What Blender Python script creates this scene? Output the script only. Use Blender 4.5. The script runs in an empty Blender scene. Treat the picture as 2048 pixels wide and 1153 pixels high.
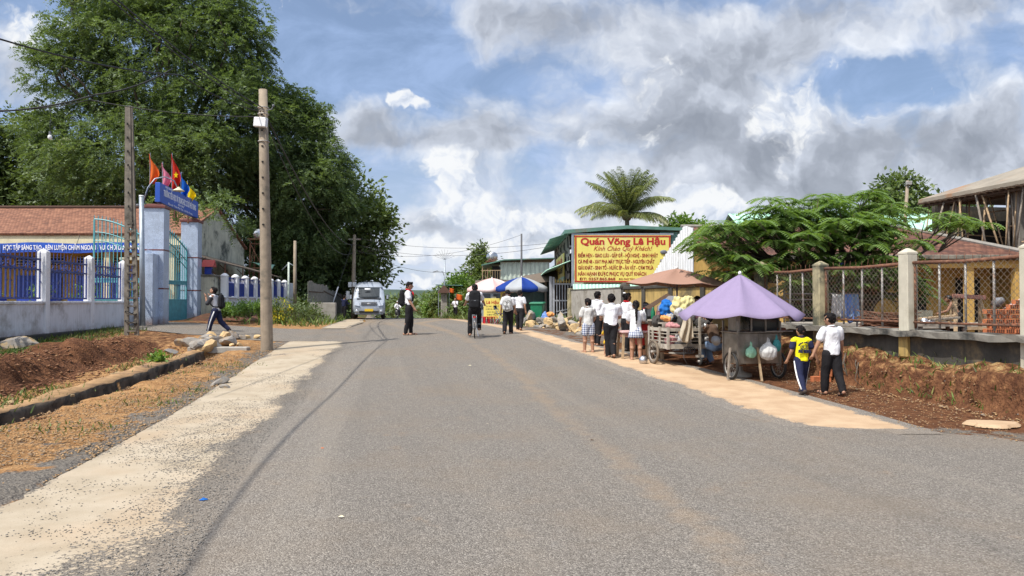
import bpy, bmesh, math, random
import numpy as np
from mathutils import Vector, Matrix, Euler, noise as mnoise
random.seed(7)
RNG = np.random.default_rng(11)
R = math.radians
scene = bpy.context.scene
col = scene.collection
# ------------------------------------------------------------------ camera
CAM_H, FPX, PITCH = 1.6, 1440.0, R(1.04)
cam_d = bpy.data.cameras.new('camera')
cam_d.sensor_width = 36.0
cam_d.lens = 36.0 * FPX / 2048.0
cam_d.clip_start = 0.05
cam_d.clip_end = 8000.0
cam = bpy.data.objects.new('camera', cam_d)
col.objects.link(cam)
cam.location = (0, 0, CAM_H)
cam.rotation_euler = (R(90) + PITCH, 0, 0)
scene.camera = cam
# ------------------------------------------------------------------ light
SUN_EL, SUN_AZ = R(58), R(227)          # azimuth clockwise from +Y
sun_dir = Vector((math.sin(SUN_AZ) * math.cos(SUN_EL), math.cos(SUN_AZ) * math.cos(SUN_EL), math.sin(SUN_EL)))
sl = bpy.data.lights.new('sun', 'SUN')
sl.energy = 4.3
sl.angle = R(0.55)
sl.color = (1.0, 0.945, 0.86)
so = bpy.data.objects.new('sun', sl)
col.objects.link(so)
so.location = (-20, -15, 40)
so.rotation_euler = (-sun_dir).to_track_quat('-Z', 'Y').to_euler()
vs = scene.view_settings
scene.display_settings.display_device = 'sRGB'
vs.view_transform = 'Standard'
vs.look = 'None'
vs.exposure = 0.17
vs.gamma = 1.0
vs.use_curve_mapping = False
class NT:
 """small helper to write node trees"""
 def __init__(self, tree):
  self.t = tree
  self.n = tree.nodes
  self.l = tree.links
 def new(self, typ, **kw):
  nd = self.n.new(typ)
  for k, v in kw.items():
   setattr(nd, k, v)
  return nd
 def put(self, sock, v):
  if isinstance(v, bpy.types.NodeSocket):
   self.l.new(v, sock)
  elif v is not None:
   if sock.type == 'RGBA' and isinstance(v, (tuple, list)) and len(v) == 3:
    v = (*v, 1.0)
   if sock.type == 'VECTOR' and isinstance(v, (int, float)):
    v = (v, v, v)
   sock.default_value = v
 def math(self, op, a, b=None, c=None, clamp=False):
  nd = self.new('ShaderNodeMath', operation=op, use_clamp=clamp)
  for i, v in enumerate((a, b, c)):
   if v is not None:
    self.put(nd.inputs[i], v)
  return nd.outputs[0]
 def vec(self, op, a, b=None, scale=None):
  nd = self.new('ShaderNodeVectorMath', operation=op)
  self.put(nd.inputs[0], a)
  if b is not None:
   self.put(nd.inputs[1], b)
  if scale is not None:
   self.put(nd.inputs['Scale'], scale)
  return nd.outputs['Value'] if op in ('LENGTH', 'DOT_PRODUCT') else nd.outputs[0]
 def noise(self, vec, scale, detail=4, rough=0.55, out='Fac', dist=0.0, dim='3D'):
  nd = self.new('ShaderNodeTexNoise', noise_dimensions=dim)
  if vec is not None:
   self.put(nd.inputs['Vector'], vec)
  self.put(nd.inputs['Scale'], scale)
  nd.inputs['Detail'].default_value = detail
  nd.inputs['Roughness'].default_value = rough
  nd.inputs['Distortion'].default_value = dist
  return nd.outputs[out]
 def voronoi(self, vec, scale, out='Distance', feature='F1', rand=1.0):
  nd = self.new('ShaderNodeTexVoronoi', feature=feature)
  if vec is not None:
   self.put(nd.inputs['Vector'], vec)
  nd.inputs['Scale'].default_value = scale
  nd.inputs['Randomness'].default_value = rand
  return nd.outputs[out]
 def ramp(self, fac, stops, interp='LINEAR'):
  nd = self.new('ShaderNodeValToRGB')
  cr = nd.color_ramp
  cr.interpolation = interp
  while len(cr.elements) < len(stops):
   cr.elements.new(0.5)
  for e, (p, c) in zip(cr.elements, stops):
   e.position = p
   c = (c, c, c) if isinstance(c, (int, float)) else c
   e.color = (*c, 1.0)
  self.put(nd.inputs[0], fac)
  return nd.outputs[0]
 def smooth(self, v, lo, hi):
  nd = self.new('ShaderNodeMapRange', interpolation_type='SMOOTHSTEP')
  self.put(nd.inputs[0], v)
  nd.inputs[1].default_value = lo
  nd.inputs[2].default_value = hi
  return nd.outputs[0]
 def mix(self, fac, a, b, blend='MIX'):
  nd = self.new('ShaderNodeMix', data_type='RGBA', blend_type=blend)
  nd.clamp_factor = True
  self.put(nd.inputs[0], fac)
  self.put(nd.inputs[6], a)
  self.put(nd.inputs[7], b)
  return nd.outputs[2]
 def obj(self):
  return self.new('ShaderNodeTexCoord').outputs['Object']
 def pos(self):
  return self.new('ShaderNodeNewGeometry').outputs['Position']
 def attr(self, name, out='Fac'):
  return self.new('ShaderNodeAttribute', attribute_name=name).outputs[out]
 def xyz(self, v):
  nd = self.new('ShaderNodeSeparateXYZ')
  self.put(nd.inputs[0], v)
  return nd.outputs
 def comb(self, x, y, z):
  nd = self.new('ShaderNodeCombineXYZ')
  for i, v in enumerate((x, y, z)):
   self.put(nd.inputs[i], v)
  return nd.outputs[0]
 def bump(self, h, strength=0.3, dist=0.02):
  nd = self.new('ShaderNodeBump')
  nd.inputs['Strength'].default_value = strength
  nd.inputs['Distance'].default_value = dist
  self.put(nd.inputs['Height'], h)
  return nd.outputs[0]
# ------------------------------------------------------------------ sky
world = bpy.data.worlds.new('World')
scene.world = world
world.use_nodes = True
W = NT(world.node_tree)
W.n.clear()
wout = W.new('ShaderNodeOutputWorld')
bg = W.new('ShaderNodeBackground')
SKY_STRENGTH = 0.1
bg.inputs['Strength'].default_value = SKY_STRENGTH
sky = W.new('ShaderNodeTexSky', sky_type='NISHITA')
sky.sun_disc = False
sky.sun_elevation = SUN_EL
sky.sun_rotation = SUN_AZ
sky.altitude = 600
sky.air_density = 1.0
sky.dust_density = 1.2
sky.ozone_density = 1.3
dirv = W.new('ShaderNodeTexCoord').outputs['Generated']
sx, sy, sz = W.xyz(dirv)
den = W.math('MAXIMUM', W.math('ABSOLUTE', sy), 0.02)
U = W.math('DIVIDE', sx, den)
V = W.math('DIVIDE', sz, den)
zz = W.math('ADD', W.math('MAXIMUM', sz, 0.0), 0.16)
lay = W.comb(W.math('DIVIDE', sx, zz), W.math('DIVIDE', sy, zz), 0.0)
uv = W.comb(U, V, 0.0)
wob = W.vec('SUBTRACT', W.noise(uv, 5.0, 5, 0.6, 'Color'), (0.5, 0.5, 0.5))
uvw = W.vec('ADD', uv, W.vec('SCALE', wob, scale=0.16))
def blobs(items):
 """sum of soft ellipses of cloud, given by direction (pixel of the view ahead) and size"""
 tot = None
 for (px, py, rx, ry, s) in items:
  d = W.vec('SUBTRACT', uvw, ((px - 1024) / FPX, (603 - py) / FPX, 0.0))
  d = W.vec('MULTIPLY', d, (FPX / rx, FPX / ry, 0.0))
  g = W.math('MULTIPLY', W.math('POWER', 2.718, W.math('MULTIPLY', W.vec('DOT_PRODUCT', d, d), -1.0)), s)
  tot = g if tot is None else W.math('ADD', tot, g)
 return tot
gray_b = blobs([(1150, 40, 260, 95, .75), (1480, 120, 290, 130, .8), (1830, 30, 380, 75, .85), (1330, 260, 290, 85, .85),
    (1010, 215, 170, 80, .45), (720, 265, 160, 62, .55), (930, 300, 190, 60, .5), (1700, 310, 260, 66, .7),
    (1990, 250, 150, 130, .45), (1180, 370, 260, 42, .5), (1430, 360, 170, 60, .6), (640, -20, 160, 60, .55),
    (20, 100, 130, 120, .6), (2000, 350, 180, 50, .6), (1100, 430, 120, 30, .4), (800, 480, 300, 42, .3),
    (660, 130, 260, 110, -.75), (1790, 175, 170, 50, -.75), (1000, 130, 70, 60, -.35), (740, 395, 120, 45, -.5),
    (1040, 345, 90, 40, -.3), (850, 450, 330, 60, .34), (1150, 500, 260, 50, .36), (780, 300, 130, 45, .35), (1600, 400, 330, 60, .40), (880, 555, 260, 30, .28), (1000, 60, 120, 50, .25)])
def puff(v, scale, det):
 nd = W.new('ShaderNodeTexVoronoi', feature='F1', voronoi_dimensions='2D')
 W.put(nd.inputs['Vector'], v)
 nd.inputs['Scale'].default_value = scale
 nd.inputs['Detail'].default_value = det
 nd.inputs['Roughness'].default_value = .62
 nd.inputs['Lacunarity'].default_value = 2.1
 return W.math('SUBTRACT', 1.0, nd.outputs['Distance'])
def cloudy(v, a, b):
 return W.math('ADD', W.math('MULTIPLY', W.noise(v, a, 8, .545, dim='2D'), .82), W.math('MULTIPLY', puff(v, b, 3.0), .18))
n1 = cloudy(uvw, 6.0, 9.0)
n2 = W.noise(lay, 1.6, 6, 0.55, dim='2D')
gd = W.math('ADD', W.math('ADD', gray_b, W.math('MULTIPLY', W.math('SUBTRACT', n1, 0.50), 1.7)),
   W.math('MULTIPLY', W.math('SUBTRACT', n2, 0.44), 1.0))
gcov = W.math('MULTIPLY', W.smooth(gd, .0, 0.78), .92)
up = W.vec('ADD', uvw, (-0.012, 0.03, 0.0))
n1u = cloudy(up, 6.0, 9.0)
rim = W.math('MULTIPLY', W.math('SUBTRACT', n1, n1u), 1.9)
thick = W.smooth(gd, 0.25, 1.15)
gval = W.math('ADD', W.math('SUBTRACT', 0.70, W.math('MULTIPLY', thick, 0.37)), rim, clamp=True)
gcol = W.ramp(gval, [(0.0, (.28, .305, .355)), (.3, (.375, .405, .465)), (.6, (.56, .60, .68)), (1.0, (.86, .89, .94))])
wh_b = blobs([(802, 205, 52, 22, .95), (890, 345, 46, 40, .9), (930, 395, 48, 36, .85), (1010, 442, 115, 28, 1.0), (1100, 430, 50, 30, .5),
   (1395, 418, 70, 40, .95), (1625, 180, 100, 85, .30), (1590, 230, 150, 60, .26), (1270, 165, 110, 60, .30), (1180, 300, 150, 40, .4),
   (860, 560, 150, 18, .5), (1040, 500, 160, 26, .5), (900, 500, 260, 34, .34), (1390, 450, 160, 30, .4), (1560, 240, 90, 60, .3), (60, 20, 120, 60, .6)])
n3 = cloudy(uvw, 13.0, 20.0)
wd = W.math('ADD', W.math('MULTIPLY', wh_b, 1.18), W.math('MULTIPLY', W.math('SUBTRACT', n3, 0.535), 1.6))
wcov = W.math('MULTIPLY', W.smooth(wd, 0.15, 0.50), .93)
n3u = cloudy(W.vec('ADD', uvw, (-0.006, 0.014, 0.0)), 13.0, 20.0)
wrim = W.math('ADD', 0.74, W.math('MULTIPLY', W.math('SUBTRACT', n3, n3u), 2.4), clamp=True)
wcol = W.ramp(wrim, [(0.2, (.44, .50, .61)), (.6, (.68, .73, .82)), (.92, (.85, .865, .88))])
veil = W.math('MULTIPLY', W.smooth(W.noise(lay, 2.6, 6, 0.62, dist=0.4, dim='2D'), 0.38, 0.75), 0.45)
hor = W.smooth(V, 0.30, 0.0)
veil = W.math('ADD', W.math('ADD', veil, .36), W.math('MULTIPLY', hor, 0.45), clamp=True)
k = 1.0 / SKY_STRENGTH
skyc = W.mix(veil, sky.outputs[0], W.mix(W.smooth(V, .30, .02), (.37 * k, .505 * k, .78 * k), (.56 * k, .64 * k, .79 * k)))
skyc = W.mix(gcov, skyc, W.vec('SCALE', gcol, scale=k))
skyc = W.mix(W.math('MULTIPLY', wcov, W.smooth(V, -0.01, 0.02)), skyc, W.vec('SCALE', wcol, scale=k))
fill_glow = W.smooth(W.vec('DOT_PRODUCT', dirv, tuple(sun_dir)), .50, 1.0)  # glow added to the unseen sky around the sun, to lift the fill light
skyc = W.vec('ADD', skyc, W.vec('SCALE', (1.35 * k, 1.31 * k, 1.22 * k), scale=fill_glow))
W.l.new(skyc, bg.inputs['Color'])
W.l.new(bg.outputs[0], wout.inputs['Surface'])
# ------------------------------------------------------------------ geometry of the view: points at a pixel and a depth
CP, SP = math.cos(PITCH), math.sin(PITCH)
def at(px, py, Y):
 a, b = (px - 1024) / FPX, (576.5 - py) / FPX
 dx, dy, dz = a, CP - b * SP, SP + b * CP
 return Vector((dx / dy * Y, Y, CAM_H + dz / dy * Y))
_py = np.array([-30, 6, 10, 12, 14, 17, 19.5, 22, 25, 28, 34, 45, 52, 60, 68, 78, 100, 150, 300, 600, 1200, 3000.])
_pz = np.array([0, 0, 0, .02, .10, .27, .405, .53, .60, .62, .585, .45, .33, .17, -.08, -.6, -2.2, -5.5, -12, -16, -18, -18.])
_ys = np.concatenate([np.arange(-30, 120, .25), np.arange(120, 3001, 20.)])
_zs = np.interp(_ys, _py, _pz)
_kk = np.hanning(11); _kk /= _kk.sum()
_n = int(150 / .25)
_zs[5:_n - 5] = np.convolve(_zs[:_n], _kk, 'valid')
def P(y):
 return np.interp(y, _ys, _zs)
def sstep(t):
 t = np.clip(t, 0, 1)
 return t * t * (3 - 2 * t)
def x_wall_l(y): return -8.9 - .16 * np.asarray(y, float)
def x_ledge(y): return np.interp(y, [0, 10, 13.2, 17, 22], [-6.6, -7.1, -7.35, -7.6, -7.8])
def x_wall_r(y): return 10.08 - .255 * np.asarray(y, float)
def x_bank(y): return np.interp(y, [4, 9.5, 11.5, 13, 15, 17, 22, 27, 34, 60], [7.8, 6.80, 6.45, 6.15, 5.55, 5.0, 3.95, 2.75, .9, -5.7])
DITCH = .62
def G(x, y, ditch=True):
 """height of the ground"""
 x = np.asarray(x, float); y = np.asarray(y, float)
 base = P(y)
 z = base.copy() if base.shape else np.array(float(base))
 xl, xw = x_ledge(y), x_wall_l(y)
 zl = np.interp(y, [0, 10, 16.5, 24, 30, 40, 60], [.5, .52, .60, .80, .86, .75, .3])
 t = (xl - x) / np.maximum(xl - xw, .5)
 prof = np.where(t < .28, .10 * sstep(t / .28), np.where(t < .48, .10 + .76 * sstep((t - .28) / .20), .86 + .14 * sstep((t - .48) / .52)))
 near = 1 - sstep((y - 17.6) / 1.8)
 lift_bank = np.maximum(zl - base, 0) * np.where(t > 0, np.clip(prof, 0, 1), 0)
 ramp = np.maximum(zl - base, 0) * sstep((-6.2 - x - .12 * (y - 22)) / 6.0)
 z = z + near * (lift_bank + .15 * np.exp(-((t - .50) / .10) ** 2) * (.6 + .4 * np.sin(y * 2.1))) + (1 - near) * ramp
 if ditch:
  d = (x > xl) & (x < xl + .47) & (y < 18.0)
  z = np.where(d, base - DITCH, z)
 xb, xr = x_bank(y), x_wall_r(y)
 zr = np.interp(y, [4, 8, 10.5, 14.3, 17, 20, 24, 30, 40, 60], [.6, .64, .68, .76, .80, .86, .92, .85, .62, .25])
 t = (x - xb) / np.maximum(xr - xb, .35)
 steep = np.interp(y, [17, 22], [1.0, 0.0])
 prof = steep * (.82 * sstep(t / .36) + .18 * sstep((t - .4) / .6)) + (1 - steep) * sstep(t)
 z = z + np.maximum(zr - base, 0) * np.where(t > 0, np.clip(prof, 0, 1), 0)
 inside = sstep((x - xr - .15) / .8) * (1 - sstep((y - 40) / 15))
 z = z * (1 - inside) + .34 * inside
 return z
def ground(x, y):
 return float(G(x, y, False))
def gp(px, py):
 """the point of the ground seen at a pixel"""
 a = at(px, py, 1.0) - Vector((0, 0, CAM_H))
 Y = 3.0
 while Y < 400:
  p = a * Y
  if CAM_H + p.z <= P(Y):
   break
  Y += .05 if Y < 60 else .5
 return Vector((a.x * Y, Y, float(P(Y))))
# ------------------------------------------------------------------ objects and properties
def link(o):
 col.objects.link(o)
 return o
def tag(o, label=None, cat=None, group=None, kind=None):
 if label: o['label'] = label
 if cat: o['category'] = cat
 if group: o['group'] = group
 if kind: o['kind'] = kind
 return o
def thing(name, label, cat, loc=(0, 0, 0), rz=0.0, group=None):
 o = link(bpy.data.objects.new(name, None))
 o.empty_display_size = .2
 o.location = loc
 o.rotation_euler = (0, 0, rz)
 return tag(o, label, cat, group)
def copy_tree(o, parent=None):
 c = o.copy()
 col.objects.link(c)
 if parent is not None:
  c.parent = parent
 for ch in list(o.children):
  copy_tree(ch, c)
 return c
class MB:
 """collects shapes into one mesh"""
 def __init__(self):
  self.v = []; self.f = []; self.m = []; self.cur = 0
 def mat(self, i):
  self.cur = i
  return self
 def face(self, *idx):
  self.f.append(tuple(idx)); self.m.append(self.cur)
 def poly(self, pts):
  b = len(self.v)
  self.v += [tuple(p) for p in pts]
  self.face(*range(b, b + len(pts)))
  return self
 def box(self, c, s, rot=None, bev=0.0):
  hx, hy, hz = s[0] / 2, s[1] / 2, s[2] / 2
  b = len(self.v)
  M = Euler(rot).to_matrix() if rot is not None and not isinstance(rot, Matrix) else rot
  c = Vector(c)
  if bev > 0:
   bev = min(bev, hx * .9, hy * .9, hz * .9)
   pts = []
   for z_, ins in ((-hz, bev), (-hz + bev, 0), (hz - bev, 0), (hz, bev)):
    X, Y_ = hx - ins, hy - ins
    k_ = bev * .6 if ins == 0 else bev * .3
    pts += [(X - k_, -Y_, z_), (X, -Y_ + k_, z_), (X, Y_ - k_, z_), (X - k_, Y_, z_),
      (-X + k_, Y_, z_), (-X, Y_ - k_, z_), (-X, -Y_ + k_, z_), (-X + k_, -Y_, z_)]
   for p in pts:
    q = Vector(p)
    if M is not None: q = M @ q
    self.v.append(tuple(q + c))
   self.face(*[b + i for i in range(7, -1, -1)])
   self.face(*[b + 24 + i for i in range(8)])
   for r in range(3):
    for i in range(8):
     j = (i + 1) % 8
     self.face(b + r * 8 + i, b + r * 8 + j, b + r * 8 + 8 + j, b + r * 8 + 8 + i)
   return self
  for p in ((-hx, -hy, -hz), (hx, -hy, -hz), (hx, hy, -hz), (-hx, hy, -hz), (-hx, -hy, hz), (hx, -hy, hz), (hx, hy, hz), (-hx, hy, hz)):
   q = Vector(p)
   if M is not None: q = M @ q
   self.v.append(tuple(q + c))
  for q in ((0, 3, 2, 1), (4, 5, 6, 7), (0, 1, 5, 4), (1, 2, 6, 5), (2, 3, 7, 6), (3, 0, 4, 7)):
   self.face(*[b + i for i in q])
  return self
 def beam(self, a, b, w, h, up=(0, 0, 1)):
  """square bar from a to b"""
  a, b = Vector(a), Vector(b)
  d = (b - a)
  L = d.length
  if L < 1e-6: return self
  d /= L
  u = Vector(up)
  if abs(d.dot(u)) > .98: u = Vector((1, 0, 0))
  s = d.cross(u).normalized(); u = s.cross(d)
  M = Matrix((s, d, u)).transposed()
  return self.box((a + b) / 2, (w, L, h), M)
 def tube(self, pts, r, n=8, cap=True, flat=None):
  pts = [Vector(p) for p in pts]
  rs = r if isinstance(r, (list, tuple)) else [r] * len(pts)
  b = len(self.v)
  prev = None
  for i, p in enumerate(pts):
   d = (pts[min(i + 1, len(pts) - 1)] - pts[max(i - 1, 0)])
   d = d.normalized() if d.length > 1e-9 else Vector((0, 0, 1))
   if prev is None:
    u = Vector((0, 0, 1)) if abs(d.z) < .9 else Vector((1, 0, 0))
    s = d.cross(u).normalized()
   else:
    s = (prev - d * prev.dot(d)).normalized()
   prev = s
   u = d.cross(s)
   ra, rb = (rs[i] if not isinstance(rs[i], (tuple, list)) else rs[i][0]), (rs[i] if not isinstance(rs[i], (tuple, list)) else rs[i][1])
   for k_ in range(n):
    a = 2 * math.pi * k_ / n
    self.v.append(tuple(p + s * math.cos(a) * ra + u * math.sin(a) * rb))
  for i in range(len(pts) - 1):
   for k_ in range(n):
    j = (k_ + 1) % n
    self.face(b + i * n + k_, b + i * n + j, b + (i + 1) * n + j, b + (i + 1) * n + k_)
  if cap:
   self.face(*[b + n - 1 - k_ for k_ in range(n)])
   e = b + (len(pts) - 1) * n
   self.face(*[e + k_ for k_ in range(n)])
  return self
 def lathe(self, prof, c=(0, 0, 0), n=16, axis=None):
  """profile of (radius, height) turned round z"""
  b = len(self.v)
  M = axis
  for (r, z) in prof:
   for k_ in range(n):
    a = 2 * math.pi * k_ / n
    q = Vector((r * math.cos(a), r * math.sin(a), z))
    if M is not None: q = M @ q
    self.v.append(tuple(q + Vector(c)))
  for i in range(len(prof) - 1):
   for k_ in range(n):
    j = (k_ + 1) % n
    self.face(b + i * n + k_, b + i * n + j, b + (i + 1) * n + j, b + (i + 1) * n + k_)
  if prof[0][0] > 1e-4: self.face(*[b + n - 1 - k_ for k_ in range(n)])
  if prof[-1][0] > 1e-4:
   e = b + (len(prof) - 1) * n
   self.face(*[e + k_ for k_ in range(n)])
  return self
 def ball(self, c, r, n=12, rings=8, rot=None):
  r = (r, r, r) if isinstance(r, (int, float)) else r
  M = rot
  b = len(self.v)
  for i in range(rings + 1):
   th = math.pi * i / rings
   for k_ in range(n):
    a = 2 * math.pi * k_ / n
    q = Vector((r[0] * math.sin(th) * math.cos(a), r[1] * math.sin(th) * math.sin(a), -r[2] * math.cos(th)))
    if M is not None: q = M @ q
    self.v.append(tuple(q + Vector(c)))
  for i in range(rings):
   for k_ in range(n):
    j = (k_ + 1) % n
    self.face(b + i * n + k_, b + i * n + j, b + (i + 1) * n + j, b + (i + 1) * n + k_)
  return self
 def capsule(self, a, b_, ra, rb, n=10):
  a, b_ = Vector(a), Vector(b_)
  d = b_ - a
  L = d.length
  if L < 1e-5:
   return self.ball(a, max(ra, rb), n)
  d /= L
  pts, rs = [], []
  for t in (-.98, -.8, -.45, 0): pts.append(a + d * ra * t); rs.append(ra * math.sqrt(max(1 - t * t, .03)))
  for t in (0, .45, .8, .98): pts.append(b_ + d * rb * t); rs.append(rb * math.sqrt(max(1 - t * t, .03)))
  return self.tube(pts, rs, n)
 def prism(self, outline, o, ux, uy, depth):
  """outline of 2D points in the plane (o, ux, uy), given a thickness along ux x uy"""
  o, ux, uy = Vector(o), Vector(ux), Vector(uy)
  nz = ux.cross(uy).normalized() * depth
  b = len(self.v); n = len(outline)
  for (x, y) in outline: self.v.append(tuple(o + ux * x + uy * y))
  for (x, y) in outline: self.v.append(tuple(o + ux * x + uy * y + nz))
  self.face(*[b + n - 1 - i for i in range(n)])
  self.face(*[b + n + i for i in range(n)])
  for i in range(n):
   j = (i + 1) % n
   self.face(b + i, b + j, b + n + j, b + n + i)
  return self
 def build(self, name, mats, parent=None, smooth=False, loc=None):
  me = bpy.data.meshes.new(name)
  me.from_pydata(self.v, [], self.f)
  mats = mats if isinstance(mats, (list, tuple)) else [mats]
  for m in mats: me.materials.append(m)
  if len(mats) > 1: me.polygons.foreach_set('material_index', self.m)
  if smooth: me.polygons.foreach_set('use_smooth', [True] * len(self.f))
  bm = bmesh.new(); bm.from_mesh(me); bmesh.ops.recalc_face_normals(bm, faces=bm.faces); bm.to_mesh(me); bm.free()
  me.update()
  o = link(bpy.data.objects.new(name, me))
  if parent is not None: o.parent = parent
  if loc is not None: o.location = loc
  return o
def np_mesh(name, verts, quads, mats, parent=None, smooth=False, attrs=None, matidx=None):
 """mesh straight from arrays"""
 me = bpy.data.meshes.new(name)
 verts = np.asarray(verts, np.float32); quads = np.asarray(quads, np.int32)
 k_ = quads.shape[1]
 me.vertices.add(len(verts)); me.vertices.foreach_set('co', verts.ravel())
 me.loops.add(quads.size); me.loops.foreach_set('vertex_index', quads.ravel())
 me.polygons.add(len(quads)); me.polygons.foreach_set('loop_start', np.arange(0, quads.size, k_, dtype=np.int32))
 mats = mats if isinstance(mats, (list, tuple)) else [mats]
 for m in mats: me.materials.append(m)
 if matidx is not None: me.polygons.foreach_set('material_index', np.asarray(matidx, np.int32))
 me.update(calc_edges=True)
 if smooth: me.polygons.foreach_set('use_smooth', np.ones(len(quads), bool))
 for an, av in (attrs or {}).items():
  at_ = me.attributes.new(an, 'FLOAT', 'POINT'); at_.data.foreach_set('value', np.asarray(av, np.float32))
 me.validate()
 o = link(bpy.data.objects.new(name, me))
 if parent is not None: o.parent = parent
 return o
def remesh(mb, name, mats, parent, voxel=.012, smooth_it=6, bulge=0.0, seed=0, freq=9.0):
 """melt a collection of overlapping shapes into one continuous skin"""
 o = mb.build(name + '_tmp', mats)
 md = o.modifiers.new('r', 'REMESH'); md.mode = 'VOXEL'; md.voxel_size = voxel; md.use_smooth_shade = True
 if smooth_it:
  ms = o.modifiers.new('s', 'SMOOTH'); ms.iterations = smooth_it; ms.factor = .5
 dg = bpy.context.evaluated_depsgraph_get()
 ev = o.evaluated_get(dg)
 me = bpy.data.meshes.new_from_object(ev)
 me.name = name
 old = o.data
 bpy.data.objects.remove(o); bpy.data.meshes.remove(old)
 if bulge:
  n = len(me.vertices)
  co = np.empty(n * 3, np.float32); me.vertices.foreach_get('co', co); co = co.reshape(-1, 3)
  nr = np.empty(n * 3, np.float32); me.vertices.foreach_get('normal', nr); nr = nr.reshape(-1, 3)
  d = np.array([mnoise.noise(Vector((c[0] * freq + seed, c[1] * freq, c[2] * freq * .7))) for c in co])
  co += nr * (d * bulge)[:, None]
  me.vertices.foreach_set('co', co.ravel())
 me.polygons.foreach_set('use_smooth', [True] * len(me.polygons))
 me.materials.clear()
 for m in (mats if isinstance(mats, (list, tuple)) else [mats]): me.materials.append(m)
 me.update()
 o = link(bpy.data.objects.new(name, me))
 if parent is not None: o.parent = parent
 return o
def text_mesh(name, s, size, material, parent, M, align='CENTER', bold=0.0, depth=.002, width=None, shear=0.0, space=1.0):
 """lettering as a mesh, M places its plane (x right, y up, z out)"""
 cu = bpy.data.curves.new(name, 'FONT')
 cu.body = s; cu.size = size; cu.align_x = align; cu.align_y = 'CENTER'
 cu.offset = bold; cu.extrude = depth; cu.shear = shear; cu.resolution_u = 3; cu.space_character = space
 o = bpy.data.objects.new(name, cu); col.objects.link(o)
 dg = bpy.context.evaluated_depsgraph_get()
 me = bpy.data.meshes.new_from_object(o.evaluated_get(dg)); me.name = name
 bpy.data.objects.remove(o); bpy.data.curves.remove(cu)
 if width and len(me.vertices):
  xs = [v.co.x for v in me.vertices]
  w = max(xs) - min(xs)
  if w > 1e-6:
   k_ = width / w
   c0 = (max(xs) + min(xs)) / 2 if align == 'CENTER' else min(xs)
   for v in me.vertices: v.co.x = (v.co.x - c0) * k_
 me.materials.clear(); me.materials.append(material)
 o = link(bpy.data.objects.new(name, me))
 if parent is not None: o.parent = parent
 o.matrix_local = M
 return o
def plane_m(o, ux, uy=(0, 0, 1)):
 """matrix of a plane with origin o, x along ux, y along uy"""
 ux = Vector(ux).normalized(); uy = Vector(uy); uy = (uy - ux * uy.dot(ux)).normalized(); uz = ux.cross(uy)
 M = Matrix.Identity(4)
 for i in range(3):
  M[i][0] = ux[i]; M[i][1] = uy[i]; M[i][2] = uz[i]; M[i][3] = o[i]
 return M
# ------------------------------------------------------------------ materials
MATS = {}
def base_mat(name):
 m = bpy.data.materials.new(name)
 m.use_nodes = True
 t = NT(m.node_tree)
 b = t.n['Principled BSDF']
 MATS[name] = m
 return m, t, b
def mat(name, c, rough=.7, var=.18, scale=6.0, c2=None, c2_amt=.5, bump=.0, bscale=30.0, metal=0.0, spec=None, streak=0.0, streak_col=(.03, .028, .022), fine=0.0, mud=None):
 """plain surface with uneven colour, a second stain colour, run-off streaks and relief"""
 m, t, b = base_mat(name)
 p = t.pos()
 n = t.noise(p, scale, 5, .6)
 lo = tuple(x * (1 - var) for x in c); hi = tuple(min(1, x * (1 + var)) for x in c)
 cc = t.mix(t.smooth(n, .3, .7), lo, hi)
 if c2 is not None:
  n2 = t.noise(t.vec('ADD', p, (13.1, 4.7, 2.2)), scale * .45, 7, .68)
  cc = t.mix(t.smooth(n2, .62 - .3 * c2_amt, .80 - .3 * c2_amt), cc, c2)
 if streak > 0:
  q = t.vec('MULTIPLY', p, (7.0, 7.0, .55))
  n3 = t.noise(q, 1.6, 7, .65)
  cc = t.mix(t.math('MULTIPLY', t.smooth(n3, .48, .74), streak), cc, streak_col)
 if fine > 0:
  n4 = t.noise(p, 42.0, 3, .8)
  cc = t.mix(fine, cc, t.vec('SCALE', cc, scale=t.math('MULTIPLY', n4, 2.0)))
 if mud:                                     # red earth splashed up the foot of a wall
  hz_ = t.math('ADD', t.xyz(p)[2], t.math('MULTIPLY', t.math('SUBTRACT', t.noise(p, 3.0, 7, .7), .5), .55))
  cc = t.mix(t.math('MULTIPLY', t.smooth(hz_, mud[1], mud[0]), .8), cc, (.21, .115, .065))
 t.put(b.inputs['Base Color'], cc)
 t.put(b.inputs['Roughness'], t.math('ADD', rough - .08, t.math('MULTIPLY', n, .16)) if rough > .12 else rough)
 b.inputs['Metallic'].default_value = metal
 if spec is not None: b.inputs['Specular IOR Level'].default_value = spec
 if bump > 0:
  t.l.new(t.bump(t.noise(p, bscale, 6, .6), bump, .01), b.inputs['Normal'])
 return m
def cloth(name, c, var=.07, trans=0.0, fold=.35):
 m, t, b = base_mat(name)
 p = t.pos()
 n = t.noise(p, 11.0, 4, .55)
 cc = t.mix(n, tuple(x * (1 - var) for x in c), tuple(min(1, x * (1 + var)) for x in c))
 t.put(b.inputs['Base Color'], cc)
 b.inputs['Roughness'].default_value = .85
 b.inputs['Specular IOR Level'].default_value = .25
 if fold:
  f = t.noise(t.vec('MULTIPLY', p, (1.0, 1.0, .55)), 15.0, 3, .5, dist=1.2)
  t.l.new(t.bump(f, fold, .03), b.inputs['Normal'])
 if trans > 0:
  tr = t.new('ShaderNodeBsdfTranslucent'); t.put(tr.inputs[0], cc)
  mx = t.new('ShaderNodeMixShader'); mx.inputs[0].default_value = trans
  t.l.new(b.outputs[0], mx.inputs[1]); t.l.new(tr.outputs[0], mx.inputs[2])
  t.l.new(mx.outputs[0], t.n['Material Output'].inputs['Surface'])
 return m
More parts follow.
